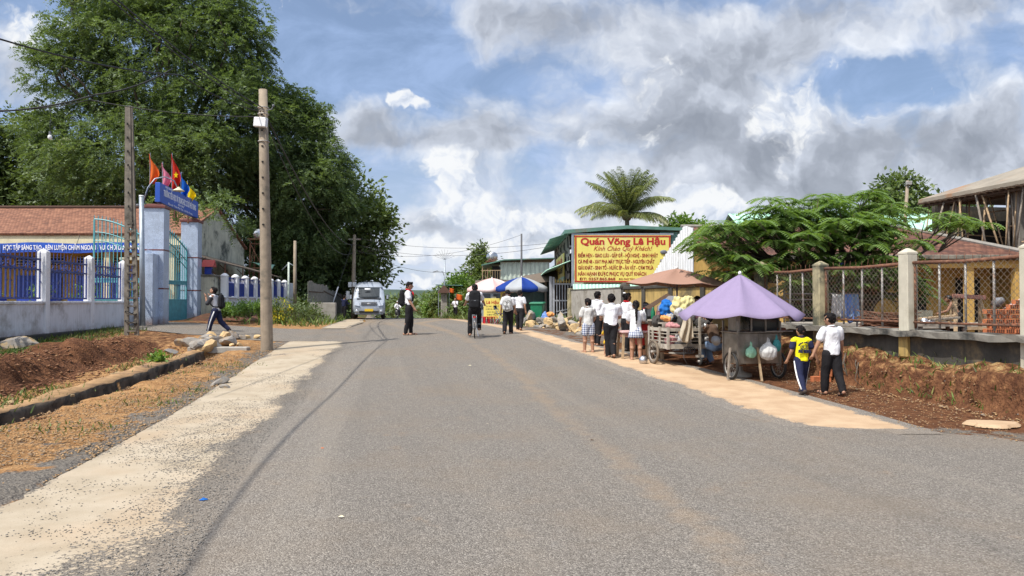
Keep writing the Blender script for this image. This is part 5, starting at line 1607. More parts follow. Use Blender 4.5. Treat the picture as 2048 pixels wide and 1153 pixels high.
for i in range(80):
 x, y = rp.uniform(-.4, 7.5), rp.uniform(-11.5, 3)
 if i < 48: x = rp.uniform(-.6, .7)
 dx_, dy_ = rp.uniform(-.35, .35), rp.uniform(-.7, .7)
 MB().tube([(x + dx_, y + dy_, 3.36), (x, y, zc_ - .1)], rp.uniform(.028, .045), 6).build('prop', M_[rp.choice(['wood_pale', 'wood_pale', 'wood_gray'])], uc, True)
for k in range(14):
 y = -11 + k * 1.0; MB().tube([(rp.uniform(-.4, .2), y, 3.9 + (k % 3) * .7), (rp.uniform(2, 4), y + rp.uniform(-1.5, 1.5), 3.8 + (k % 4) * .6)], .03, 5).build('ledger', M_['wood_pale'], uc, True)
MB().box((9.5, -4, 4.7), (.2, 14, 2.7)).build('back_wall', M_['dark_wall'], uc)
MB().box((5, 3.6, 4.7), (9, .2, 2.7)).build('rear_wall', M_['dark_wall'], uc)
MB().box((4.6, -4.0, 1.5), (9, 13.6, 3.05)).build('ground_storey', M_['yellow_house'], uc)
# --- long mint green roof far behind
gh = thing('green_roof_hall', 'long hall with pale mint green sheet roof beyond the yard tree', 'building', (14.2, 44, .9))
mb = MB(); corr(mb, (0, 0, 4.9), (1, 0, 0), (0, 3.2, 1.5), 14.5, 3.55, .45, .03); solid(mb.build('roof', M_['mint_iron'], gh), .02)
mb = MB(); corr(mb, (0, 6.4, 4.9), (1, 0, 0), (0, -3.2, 1.5), 14.5, 3.55, .45, .03); solid(mb.build('roof', M_['mint_iron'], gh), .02)
MB().box((7.25, 3.2, 2.3), (14, 5.6, 5.2)).build('wall', M_['cream_paint'], gh)
MB().prism([(.4, 4.7), (6.0, 4.7), (3.2, 6.05)], (.3, 0, 0), (0, 1, 0), (0, 0, 1), .1).build('gable', M_['green_iron'], gh)
for i in range(6): MB().box((1.5 + i * 2.3, .36, 3.4), (1.1, .1, 1.2)).build('window', M_['blue_paint'], gh)
# --- houses farther along the road on the right
h2 = thing('sheet_house', 'two storey house of pale green corrugated sheet with a balcony behind the parasols', 'building', (-1.5, 47, .45))
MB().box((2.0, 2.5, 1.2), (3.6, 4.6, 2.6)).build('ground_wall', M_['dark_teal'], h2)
mb = MB(); corr(mb, (.75, .2, 2.55), (1, 0, 0), (0, 0, 1), 3.2, 1.15, .3, .025); solid(mb.build('front_sheet', M_['dusty_iron'], h2))
mb = MB(); corr(mb, (.75, 4.8, 2.55), (0, -1, 0), (0, 0, 1), 4.6, 1.15, .3, .025); solid(mb.build('side_sheet', M_['dusty_iron'], h2))
mb = MB(); mb.prism([(-.5, 3.45), (1.0, 3.80), (4.3, 3.92), (4.3, 3.98), (1.0, 3.87), (-.5, 3.52)], (0, -.2, 0), (1, 0, 0), (0, 0, 1), -5.2); mb.build('roof', M_['green_iron'], h2)
MB().box((.2, 2.2, 2.5), (1.4, 4.8, .12)).build('balcony_floor', M_['concrete_old'], h2)
mb = MB()
for i in range(8): mb.box((-.4 + i * .16, -.1, 2.85), (.025, .025, .6))
mb.box((.15, -.1, 3.15), (1.3, .04, .05)); mb.box((-.42, -.1, 3.0), (.06, .06, .95)); mb.build('balcony_rail', M_['wood_pale'], h2)
MB().box((.45, 1.5, 3.0), (.5, 2.6, .9)).build('upper_door', M_['dark_room'], h2)
mb = MB(); mb.prism([(0, 0), (1, 0), (1, 1), (0, 1)], (-.9, -1.0, 2.05), (5.0, 0, .1), (0, 1.3, .42), .05); mb.build('porch_roof', M_['brown_iron'], h2)
h3 = thing('shed', 'old shed with a wide sagging brown roof beside the café', 'building', (1.45, 36.5, .85))
mb = MB(); corr(mb, (-.55, .0, 1.75), (0, 1, 0), (2.1, 0, 1.28), 7.5, 2.55, .5, .03); solid(mb.build('roof', M_['brown_iron'], h3), .02)
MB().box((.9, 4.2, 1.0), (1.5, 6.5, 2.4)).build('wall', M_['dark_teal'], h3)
MB().box((1.35, .55, 1.1), (1.5, .12, 2.4)).build('front_wall', M_['wood_dark'], h3)
for i in range(8): MB().box((.72 + i * .18, .46, 1.0), (.05, .05, 2.0)).build('slat', M_['black_plastic'], h3)
mb = MB(); nu = 12
for i in range(nu + 1):
 for j in range(nu + 1):
  u, v = i / nu, j / nu
  mb.v.append((-.9 + u * 2.5, -1.5 + v * 1.6, 1.72 + .30 * v + u * .45 - .25 * math.sin(u * 3.14) * (1 - v)))
for i in range(nu):
 for j in range(nu):
  k = i * (nu + 1) + j
  mb.face(k, k + 1, k + nu + 2, k + nu + 1)
solid(mb.build('sagging_tarp', M_['tarp_brown'], h3, True), .01)
MB().box((-.1, .5, .95), (.5, .1, 1.9)).build('door', M_['dark_teal'], h3)
MB().box((.28, .48, .95), (.10, .12, 2.0)).build('door_post', M_['concrete_gray'], h3)
gt = thing('iron_gate', 'grey iron gate leaf with gold spear tips beside the green bin', 'gate', (1.80, 31.2, .72))
mb = MB()
for z_ in (.08, .9, 1.62): mb.box((.44, 0, z_), (.92, .05, .06))
for i in range(8): mb.box((.02 + i * .12, 0, .85), (.035, .035, 1.62))
mb.box((0, 0, .95), (.09, .09, 1.95)); mb.box((.9, 0, .95), (.07, .07, 1.9))
mb.beam((.1, -.03, .25), (.75, -.03, .45), .04, .04); mb.beam((.1, -.03, .42), (.75, -.03, .55), .04, .04); mb.build('bars', M_['gate_gray'], gt)
mb = MB()
for i in range(7): mb.lathe([(.02, 0), (.055, .07), (.03, .13), (.0, .22)], (.08 + i * .12, 0, 1.65), 6)
mb.build('spear_tips', M_['gold_paint'], gt)
MB().box((-.12, .15, .95), (.1, .2, 2.0)).build('gate_post', M_['gate_gray'], gt)
# --- water tanks
for (px, py_, D, r, L, lab, vert) in [(984, 514, 58, .38, .75, 'round steel water tank on a rusty tower by the conical tree', False), (517, 469, 43, .30, .8, 'white steel water tank on a rusty frame behind the awning', False)]:
 c = at(px, py_, D); zb = ground(c.x, c.y)
 t = thing('water_tank', lab, 'tank', (c.x, c.y, zb))
 h = c.z - zb
 Mx = Euler((R(90), 0, R(20))).to_matrix()
 MB().lathe([(0, -L / 2 - .06), (r * .55, -L / 2 - .04), (r * .95, -L / 2), (r, -L / 2 + .05), (r * .97, -.1), (r, 0), (r * .97, .1), (r, L / 2 - .05), (r * .95, L / 2), (r * .55, L / 2 + .04), (0, L / 2 + .06)], (0, 0, h), 20, Mx).build('tank', M_['tank_steel'], t, True)
 mb = MB()
 for (x, y) in ((-.35, -.35), (.35, -.35), (.35, .35), (-.35, .35)): mb.beam((x * 1.25, y * 1.25, -.1), (x, y, h - r), .06, .06)
 for k in range(1, 4):
  z_ = (h - r) * k / 3.2; w_ = .35 * (1.25 - .25 * k / 3.2)
  for a, b_ in (((-1, -1), (1, -1)), ((1, -1), (1, 1)), ((1, 1), (-1, 1)), ((-1, 1), (-1, -1))):
   mb.beam((a[0] * w_, a[1] * w_, z_), (b_[0] * w_, b_[1] * w_, z_), .04, .04)
   mb.beam((a[0] * w_, a[1] * w_, z_), (b_[0] * w_, b_[1] * w_, z_ - (h - r) / 3.4), .03, .03)
 mb.box((0, 0, h - r - .02), (1.0, 1.0, .08)); mb.build('stand', M_['rust_iron'], t)
# --- palm
pc = at(1254, 432, 47)
pt = thing('coconut_palm', 'coconut palm with drooping fronds rising behind the café roof', 'tree', (pc.x, pc.y, .9))
mb = MB(); hz = pc.z - .9
mb.tube([(.5 * (1 - t) ** 2, 0, hz * t - .2) for t in np.linspace(0, 1, 9)], [.22 - .08 * t for t in np.linspace(0, 1, 9)], 10)
for k in range(9): mb.ball((.22 * math.cos(k * .7), .22 * math.sin(k * .7), hz - .05 - .1 * (k % 2)), (.12, .12, .16), 8, 6)
mb.build('trunk', M_['palm_bark'], pt, True)
rng = np.random.default_rng(8)
for k in range(60):
 az = k * 2.39996 + rng.uniform(-.2, .2)
 el = [1.5, 1.38, 1.25, 1.1, .95, .75, .5, .2][k % 8] + rng.uniform(-.08, .08)
 L = rng.uniform(3.0, 3.7) * (.85 if el < .3 else 1)
 pts = []; p_ = np.array([0, 0, hz]); e = el; st = L / 16
 for j in range(17):
  pts.append(p_.copy())
  p_ = p_ + st * np.array([math.cos(az) * math.cos(e), math.sin(az) * math.cos(e), math.sin(e)])
  e -= .018 + .105 * (j / 16) * (1.25 if el < .9 else .62)
 pts = np.array(pts)
 mb = MB(); mb.tube(pts[::2], [.035 * (1 - .8 * t) for t in np.linspace(0, 1, len(pts[::2]))], 5)
 v = []; tv = []
 n_ = 64
 for j in range(n_):
  t = .10 + .9 * j / n_
  f = t * 16; i0 = min(15, int(f)); b0 = pts[i0] + (pts[i0 + 1] - pts[i0]) * (f - i0)
  tan = pts[i0 + 1] - pts[i0]; tan /= np.linalg.norm(tan)
  sd = np.cross(tan, [0, 0, 1.0]); sd /= max(.2, np.linalg.norm(sd))
  ll = .66 * math.sin(math.pi * (.12 + .80 * t)) ** .8 * rng.uniform(.85, 1.1)
  for sg in (-1, 1):
   d = sd * sg * .8 + tan * .55 + np.array([0, 0, -.15 - .7 * rng.random()]); d /= np.linalg.norm(d)
   d2 = d + np.array([0, 0, -.75]); d2 /= np.linalg.norm(d2)
   w = np.cross(d, sd * sg + np.array([0, 0, .8])); w = w / np.linalg.norm(w) * .018
   m1 = b0 + d * ll * .5; tp = m1 + d2 * ll * .55
   v += [b0 - w * .6, b0 + w * .6, m1 + w, m1 - w, m1 - w, m1 + w, tp + w * .1, tp - w * .1]
   tv += [rng.random() * .6 + .4 * (k % 8 > 3)] * 8
 v = np.array(v)
 fo = np_mesh('frond', v, np.arange(len(v)).reshape(-1, 4), M_['leaf_palm'], pt, attrs={'tint': tv})
 mb.build('midrib', M_['leaf_palm'], fo, True)
# --- flame tree in the yard: flat tiers of feathery leaves
def flame_tree():
 base = Vector((9.0, 18.2, .34))
 t = thing('flame_tree', 'wide low tree with bright green feathery fronds inside the yard fence', 'tree', base)
 rng = np.random.default_rng(21)
 tiers = [(1470, 470, 17.6, 95, 40), (1600, 430, 18.2, 100, 42), (1700, 415, 18.6, 95, 40), (1560, 500, 17.4, 120, 40), (1690, 490, 17.6, 110, 50), (1790, 440, 18.4, 90, 32), (1890, 440, 18.6, 70, 18),
   (1640, 545, 17.6, 120, 35), (1480, 530, 17.3, 80, 30), (1770, 560, 17.8, 90, 40), (1830, 585, 18.6, 50, 24), (1720, 400, 19, 60, 20), (1760, 500, 17.8, 80, 40), (1540, 440, 18, 70, 30), (1930, 448, 18.9, 40, 12),
   (1690, 600, 18.5, 70, 30), (1590, 590, 18.0, 60, 30), (1430, 500, 17.4, 60, 34), (1640, 455, 17.9, 120, 36), (1520, 470, 17.5, 90, 30), (1730, 455, 18.0, 90, 32)]
 tips = []
 for (px, py_, D, rx, ry) in tiers:
  n_ = max(4, int(rx * ry / 170))
  for _ in range(n_):
   a = rng.uniform(0, 6.28); r_ = rng.random() ** .5
   p = at(px + rx * r_ * math.cos(a), py_ + ry * r_ * math.sin(a), D + rng.uniform(-.9, .9))
   tips.append(np.array(p - base))
 V_ = []; T_ = []
 for tp in tips:
  tone = rng.random()
  az0 = rng.uniform(0, 6.28)
  for k in range(rng.integers(6, 9)):
   az = az0 + k * 6.28 / 7.5 + rng.uniform(-.25, .25)
   L = rng.uniform(.34, .60); e = rng.uniform(.05, .5); st = L / 9
   p_ = tp.copy(); pts = [p_.copy()]
   for j in range(9):
    p_ = p_ + st * np.array([math.cos(az) * math.cos(e), math.sin(az) * math.cos(e), math.sin(e)]); e -= .13; pts.append(p_.copy())
   sd = np.array([-math.sin(az), math.cos(az), rng.uniform(-.25, .25)])
   for j in range(1, 10):
    tan = pts[j] - pts[j - 1]; tan /= np.linalg.norm(tan)
    ll = .155 * math.sin(math.pi * (.15 + .75 * j / 10)) * rng.uniform(.9, 1.1)
    for sg in (-1, 1):
     d = sd * sg + tan * .55 + np.array([0, 0, -.18]); d /= np.linalg.norm(d)
     w = np.cross(d, [0, 0, 1.0]) * .031
     m1 = pts[j] + d * ll * .5
     V_.append(np.array([pts[j], m1 + w, pts[j] + d * ll + np.array([0, 0, -.01]), m1 - w])); T_.append(.55 * tone + .45 * rng.random())
 V_ = np.array(V_).reshape(-1, 3)
 np_mesh('crown', V_, np.arange(len(V_)).reshape(-1, 4), M_['leaf_flame'], t, attrs={'tint': np.repeat(T_, 4)})
 mb = MB()
 mb.tube([(0, 0, -.2), (.05, 0, .4), (.0, .05, .9), (.1, 0, 1.3)], [.17, .14, .12, .10], 9)
 lead = [Vector((.05, 0, 1.0)).lerp(Vector(at(px, py_ + 12, D) - base), 1.0) for (px, py_, D, rx, ry) in tiers]
 for i, l_ in enumerate(lead):
  s = Vector((.02, .02, .75 + .04 * i))
  m1 = s.lerp(l_, .35) + Vector((0, 0, .25)); m2 = s.lerp(l_, .7) + Vector((rng.normal() * .12, rng.normal() * .12, .12))
  mb.tube([s, m1, m2, l_], [.06, .045, .030, .014], 6)
 for tp in tips:
  tp = Vector(tp)
  near_ = min(lead, key=lambda q: (q - tp).length)
  s = Vector((0, 0, 1.0)).lerp(near_, .72)
  mb.tube([s, s.lerp(tp, .6) + Vector((rng.normal() * .08, rng.normal() * .08, -.05)), tp], [.022, .015, .006], 5)
 mb.build('trunk', M_['bark'], t, True)
flame_tree()
tree('background_tree', 'round leafy tree behind the mint roof and the leaning concrete pole', at(1810, 560, 50), at(1810, 480, 50),
 [pb(1805, 400, 50, 52, 52), pb(1775, 430, 50, 40, 45), pb(1840, 430, 50, 34, 40), pb(1760, 460, 50, 30, 30)], 'leaf_broad', 'bark', .2, 120, 16, .8, 'broad', .36, 71)
tree('background_tree', 'dark tree seen between the props under the unfinished roof', at(1900, 560, 48), at(1900, 480, 48),
 [pb(1900, 440, 48, 60, 45), pb(1950, 455, 47, 50, 40), pb(1860, 450, 48, 40, 35)], 'leaf_dark', 'bark', .2, 90, 16, .8, 'broad', .36, 72)
tree('background_tree', 'small bright crown just right of the palm above the café roof', at(1365, 560, 52), at(1365, 490, 52),
 [pb(1362, 455, 52, 36, 18), pb(1385, 462, 52, 30, 18), pb(1345, 462, 52, 20, 12)], 'leaf_bright', 'bark', .15, 60, 14, .6, 'broad', .3, 73)
tree('conical_tree', 'tall narrow conical tree beside the steel water tank', at(960, 620, 66), at(965, 520, 66),
 [pb(966, 510, 66, 14, 20), pb(962, 540, 66, 26, 26), pb(955, 572, 66, 36, 26), pb(972, 560, 65, 22, 30)], 'leaf_broad', 'bark', .2, 130, 16, .8, 'broad', .38, 74)
for i, (px, py_, D, rx, ry, lm, lab) in enumerate([(925, 585, 64, 34, 34, 'leaf_bright', 'bright rounded tree left of the conical tree'), (893, 598, 72, 26, 26, 'leaf_broad', 'small round tree behind the roadside shrine pillar'),
            (945, 610, 58, 26, 24, 'leaf_broad', 'low leafy tree behind the cyclist'), (870, 612, 84, 22, 20, 'leaf_bright', 'small bright tree at the far end of the road')]):
 tree('roadside_tree', lab, at(px, 636, D), at(px, py_ + 10, D), [pb(px, py_, D, rx, ry), pb(px + rx * .6, py_ + 8, D, rx * .6, ry * .6), pb(px - rx * .6, py_ + 10, D, rx * .5, ry * .6)],
  lm, 'bark', .12, 80, 15, .7, 'broad', .34, 80 + i)
rng = np.random.default_rng(5)
bl = []
for i in range(330):
 D = rng.uniform(95, 420); px = rng.uniform(560, 1250)
 x = (px - 1024) / FPX * D
 g_ = float(P(D)); topz = 1.6 + rng.uniform(2, 16) * D / FPX
 r_ = rng.uniform(2.5, 5)
 bl.append((x, D, topz - r_, r_ * 1.2, r_ * 1.2, r_))
 bl.append((x + rng.normal() * 2, D + 1, (topz - r_ + g_) / 2, r_ * 1.1, r_ * 1.1, max(2, (topz - g_) / 2)))
o, _c = crown('forest', None, M_['leaf_forest'], bl, 2600, 12, 1.6, 'broad', 1.0, 91, shell=.6)
tag(o, kind='stuff')
# ------------------------------------------------------------------ people
def rotx(v, a):
 return Vector((v.x, v.y * math.cos(a) - v.z * math.sin(a), v.y * math.sin(a) + v.z * math.cos(a)))
def figure(label, pos, H, face, pose, o):
 """one person. pose: legs (hip, knee) forward/backward bend, arms (raise, out, elbow, inward), lean, head (yaw, pitch).
 o: outfit. +y is where the figure faces."""
 t = thing('person', label, 'person', pos, face)
 fine = o.get('fine', True)
 vx = (.0085 if fine else .016) * max(.8, H / 1.5)
 hs = o.get('head', .156 if H < 1.5 else .146) * H     # head height
 hip_w, thigh, shin, ank = .050 * H, .245 * H, .240 * H, .040 * H
 wide = o.get('wide', 1.0)
 legs = []
 for sx, key in ((-1, 'L'), (1, 'R')):
  f, k, ab = (list(pose.get(key, (0, 0))) + [.03])[:3]
  hipj = Vector((sx * hip_w, 0, 0))
  kn = hipj + Vector((sx * math.sin(ab), math.sin(f), -math.cos(f))) * thigh
  an = kn + Vector((sx * math.sin(ab) * .4, math.sin(f - k), -math.cos(f - k))) * shin
  pitch = pose.get('foot' + key, max(-1.0, min(.35, (f - k) * .9)) if (f - k) < -.25 or (f - k) > .3 else 0)
  fd = Vector((sx * .12, math.cos(pitch), math.sin(pitch)))
  legs.append([hipj, kn, an, fd])
 low = min(min(l[2].z - ank, (l[2] + l[3] * .10 * H).z - ank * .75) for l in legs)
 pz = pose.get('pelvis', -low)
 sh = Vector((0, 0, pz))
 for l in legs:
  for i in range(3): l[i] = l[i] + sh
 pel = Vector((pose.get('shift', 0), 0, pz))
 lean = pose.get('lean', .03)
 upv = Vector((pose.get('side', 0), math.sin(lean), math.cos(lean))).normalized()
 spine = lambda h: pel + upv * (h * H)
 shw = .108 * H * wide
 SH, NK, HD = .305, .335, .335 * H + hs * .58
 yaw, pit = pose.get('head', (0, 0))
 headc = pel + upv * HD + Vector((0, .02 * H + .05 * H * math.sin(pit), -.02 * H * abs(math.sin(pit))))
 Hm = Euler((-pit, 0, yaw)).to_matrix()
 Rv = Vector((1, 0, 0))
 arms = []
 for sx, key in ((-1, 'l'), (1, 'r')):
  fl, ab, el, inw = pose.get(key, (.05, .12, .2, 0))
  s_ = spine(SH) + Vector((sx * shw, 0, -.012 * H))
  d = Vector((sx * math.sin(ab), 0, -math.cos(ab))); d = rotx(d, fl)
  e_ = s_ + d * (.175 * H)
  d2 = rotx(Vector((sx * math.sin(ab), 0, -math.cos(ab))), fl + el)
  d2 = (d2 + Vector((-sx * inw, 0, 0))).normalized()
  w_ = e_ + d2 * (.150 * H)
  arms.append((sx, s_, e_, w_, d2))
 skin = M_[o.get('skin', 'skin')]
 b = MB()
 tor = [(-.04, .058, .080), (0, .064, .088), (.07, .056, .074), (.16, .058, .078), (.25, .062, .088), (.30, .046, .088), (.325, .034, .045)]
 b.tube([spine(h) for h, _, _ in tor], [(a_ * H * wide, w_ * H * wide) for _, a_, w_ in tor], 14)
 b.capsule(spine(.30), headc - Vector((0, .01 * H, hs * .25)), .034 * H, .031 * H, 10)
 b.ball(headc, (hs * .375, hs * .44, hs * .50), 16, 12, Hm)
 b.ball(headc + Hm @ Vector((0, hs * .12, -hs * .24)), (hs * .27, hs * .30, hs * .27), 12, 8, Hm)
 b.capsule(headc + Hm @ Vector((0, hs * .40, hs * .0)), headc + Hm @ Vector((0, hs * .50, -hs * .12)), hs * .045, hs * .07, 8)
 for sx in (-1, 1): b.ball(headc + Hm @ Vector((sx * hs * .385, -hs * .03, -hs * .05)), (hs * .045, hs * .085, hs * .13), 8, 6, Hm)
 for (hj, kn, an, fd) in legs:
  b.capsule(hj, kn, .060 * H * wide, .043 * H, 12); b.capsule(kn, an, .043 * H, .027 * H, 12)
  b.ball(kn.lerp(an, .28) + Vector((0, -.012 * H, 0)), .040 * H, 10, 8)
  heel = an + Vector((0, 0, -ank * .45)) - fd * (.025 * H)
  toe = an + fd * (.095 * H) + Vector((0, 0, -ank * .62))
  b.capsule(heel, toe, .026 * H, .022 * H, 10); b.capsule(heel.lerp(toe, .45), toe + fd * .012 * H, .028 * H, .024 * H, 10)
 for (sx, s_, e_, w_, d2) in arms:
  b.capsule(s_, e_, .036 * H, .028 * H, 10); b.capsule(e_, w_, .028 * H, .019 * H, 10)
  side = d2.cross(Vector((0, 1, 0)) if abs(d2.y) < .8 else Vector((0, 0, 1))).normalized()
  nrm = side.cross(d2).normalized()
  pl = w_ + d2 * (.030 * H)
  b.capsule(w_, pl, .020 * H, .022 * H, 8)
  if fine:
   for q, (off, ln) in enumerate(((-.019, .040), (-.0065, .047), (.0065, .045), (.018, .036))):
    r0 = pl + side * off * H + d2 * .012 * H
    m_ = r0 + (d2 + nrm * .25).normalized() * ln * .55 * H
    t_ = m_ + (d2 + nrm * .95).normalized() * ln * .5 * H
    b.capsule(r0, m_, .0068 * H, .0063 * H, 7); b.capsule(m_, t_, .0063 * H, .0055 * H, 7)
   th0 = w_ + side * (-sx * .016 * H) + d2 * .008 * H
   b.capsule(th0, th0 + (d2 * .7 - side * sx * .7 + nrm * .3).normalized() * .034 * H, .0085 * H, .0065 * H, 7)
  else:
   b.capsule(pl, pl + (d2 + nrm * .4).normalized() * .045 * H, .019 * H, .012 * H, 7)
 remesh(b, 'body', skin, t, vx, 3)
 hb = MB()
 hb.ball(headc + Hm @ Vector((0, -hs * .065, hs * .085)), (hs * .405, hs * .43, hs * .46), 18, 12, Hm)
 if not o.get('bald'):
  hb.ball(headc + Hm @ Vector((0, hs * .20, hs * .30)), (hs * .33, hs * .27, hs * .20), 12, 8, Hm)
  hb.ball(headc + Hm @ Vector((0, -hs * .20, -hs * .12)), (hs * .33, hs * .27, hs * .25), 12, 8, Hm)
 if o.get('hair') == 'ponytail':
  k0 = headc + Hm @ Vector((0, -hs * .47, hs * .14))
  k1 = k0 + Vector((0, -.035 * H, -.06 * H)); k2 = spine(.20) + Vector((0.005 * H, -.100 * H, 0)); k3 = spine(.10) + Vector((.0, -.095 * H, 0))
  hb.tube([k0, k1, k1.lerp(k2, .5) + Vector((0, -.012 * H, 0)), k2, k3], [.022 * H, .025 * H, .024 * H, .018 * H, .006 * H], 9)
 if o.get('hair') == 'bun':
  hb.ball(headc + Hm @ Vector((0, -hs * .42, hs * .28)), hs * .20, 10, 8)
  rb = MB()
  for sg in (-1, 1): rb.ball(headc + Hm @ Vector((sg * hs * .12, -hs * .30, hs * .56)), (hs * .13, hs * .06, hs * .09), 8, 6)
  rb.build('hair_ribbon', M_['white_plastic'], t, True)
 remesh(hb, 'hair', M_['hair'], t, vx, 2, .014 * H, len(label), 46.0 / H)
 if fine:
  for sx in (-1, 1):
   MB().ball(headc + Hm @ Vector((sx * hs * .165, hs * .395, hs * .02)), (hs * .06, hs * .03, hs * .032), 8, 6, Hm).build('eye', M_['eye_dark'], t, True)
  MB().ball(headc + Hm @ Vector((0, hs * .405, -hs * .26)), (hs * .11, hs * .035, hs * .03), 8, 6, Hm).build('mouth', M_['lip'], t, True)
 def grown(name, mb, m_, bulge=.006, vox=vx * 1.15, it=5):
  return remesh(mb, name, m_, t, vox, it, bulge * H / 1.4, sum(map(ord, label)) % 50, 10.0)
 bot = o.get('bottom')
 if bot in ('trousers', 'shorts'):
  mb = MB()
  mb.tube([spine(h) for h in (-.05, -.01, .05, .085)], [(.068 * H * wide, .092 * H * wide), (.075 * H * wide, .098 * H * wide), (.068 * H * wide, .088 * H * wide), (.064 * H * wide, .082 * H * wide)], 16)
  for (hj, kn, an, fd) in legs:
   if bot == 'trousers':
    mb.capsule(hj + Vector((0, 0, -.01)), kn, .073 * H * wide, .057 * H, 12)
    mb.capsule(kn, an + (kn - an).normalized() * .012 * H, .057 * H, o.get('cuff', .041) * H, 12)
   else:
    mb.capsule(hj + Vector((0, 0, -.01)), hj.lerp(kn, .62), .074 * H * wide, .072 * H, 12)
  grown('trousers' if bot == 'trousers' else 'shorts', mb, M_[o['bottom_m']], .010)
  if o.get('stripe'):
   for sx, (hj, kn, an, fd) in zip((-1, 1), legs):
    a_, k_, c_ = hj + Vector((sx * .064 * H, -.005, -.02 * H)), kn + Vector((sx * .053 * H, -.008, 0)), an + Vector((sx * .040 * H, -.005, .02 * H))
    MB().tube([a_, a_.lerp(k_, .5) + Vector((sx * .006 * H, 0, 0)), k_, k_.lerp(c_, .5) + Vector((sx * .004 * H, 0, 0)), c_], [(.012 * H, .012 * H)] * 5, 8).build('side_stripe', M_['white_plastic'], t, True)
 elif bot == 'skirt':
  mb = MB(); n_ = 40; rings = [(.06, .068, .085), (0, .080, .104), (-.07, .095, .122), (-.135, .105, .138)]
  for h, a_, w_ in rings:
   c = spine(h) if h > 0 else pel + Vector((0, 0, h * H))
   for k in range(n_):
    an_ = 2 * math.pi * k / n_; pl_ = 1 + (.045 * math.sin(an_ * 10) if h < .03 else 0)
    mb.v.append((c.x + w_ * H * math.cos(an_) * pl_, c.y + a_ * H * math.sin(an_) * pl_, c.z))
  for r in range(3):
   for k in range(n_): mb.face(r * n_ + k, r * n_ + (k + 1) % n_, (r + 1) * n_ + (k + 1) % n_, (r + 1) * n_ + k)
  oo = mb.build('skirt', M_[o['bottom_m']], t, True); oo.modifiers.new('thick', 'SOLIDIFY').thickness = .006
 if o.get('top'):
  mb = MB()
  hem = o.get('hem', .02)
  e = .012
  rings = [(hem, .080, .103), (hem + .06, .075, .098), (.14, .072, .096), (.20, .072, .098), (.26, .072, .102), (.305, .056, .100), (.328, .040, .060)]
  mb.tube([spine(h) + Vector((0, -.004 * H, 0)) for h, _, _ in rings], [(a_ * H * wide, w_ * H * wide) for _, a_, w_ in rings], 18)
  sl_ = o.get('sleeve', .62)
  for (sx, s_, e_, w_, d2) in arms:
   sm = MB() if o.get('sleeve_m') else mb
   base_ = s_ - Vector((sx * .01 * H, 0, .004 * H)) if sm is mb else s_.lerp(e_, .22)
   if sm is not mb: mb.capsule(s_ - Vector((sx * .02 * H, 0, .004 * H)), s_.lerp(e_, .12), .047 * H, .047 * H, 12)
   if sl_ <= 1.0:
    sm.capsule(base_, s_.lerp(e_, sl_), .049 * H, .049 * H, 12)
   else:
    sm.capsule(base_, e_, .048 * H, .042 * H, 12); sm.capsule(e_, e_.lerp(w_, .92), .042 * H, .034 * H, 12)
   if sm is not mb: grown('sleeve', sm, M_[o['sleeve_m']], .008)
  grown('shirt', mb, M_[o['top']], .020)
  c = spine(.335)
  if o.get('collar', True):
   cb = MB(); n_ = 16
   for r, (rr, z_) in enumerate(((.047, -.008), (.043, .012), (.056, .000))):
    for k in range(n_):
     a_ = 2 * math.pi * k / n_
     cb.v.append((c.x + rr * H * math.cos(a_), c.y + rr * .9 * H * math.sin(a_), c.z + z_ * H - .012 * H * math.sin(a_)))
   for r in range(2):
    for k in range(n_): cb.face(r * n_ + k, r * n_ + (k + 1) % n_, (r + 1) * n_ + (k + 1) % n_, (r + 1) * n_ + k)
   oo = cb.build('collar', M_[o.get('collar_m', o['top'])], t, True); oo.modifiers.new('thick', 'SOLIDIFY').thickness = .004
  if o.get('scarf'):
   sb = MB(); n_ = 14
   pts = [Vector((c.x + .052 * H * math.cos(a_), c.y + .050 * H * math.sin(a_), c.z + .004 * H - .014 * H * math.sin(a_))) for a_ in np.linspace(.5 * math.pi, 2.5 * math.pi, n_)]
   sb.tube(pts, .013 * H, 7)
   f0 = c + Vector((0, .062 * H, -.02 * H))
   for sg in (-1, 1): sb.tube([f0, f0 + Vector((sg * .015 * H, .025 * H, -.045 * H)), f0 + Vector((sg * .03 * H, .022 * H, -.115 * H))], [(.010 * H, .012 * H), (.008 * H, .020 * H), (.004 * H, .008 * H)], 7)
   sb.build('scarf', M_['scarf_red'], t, True)
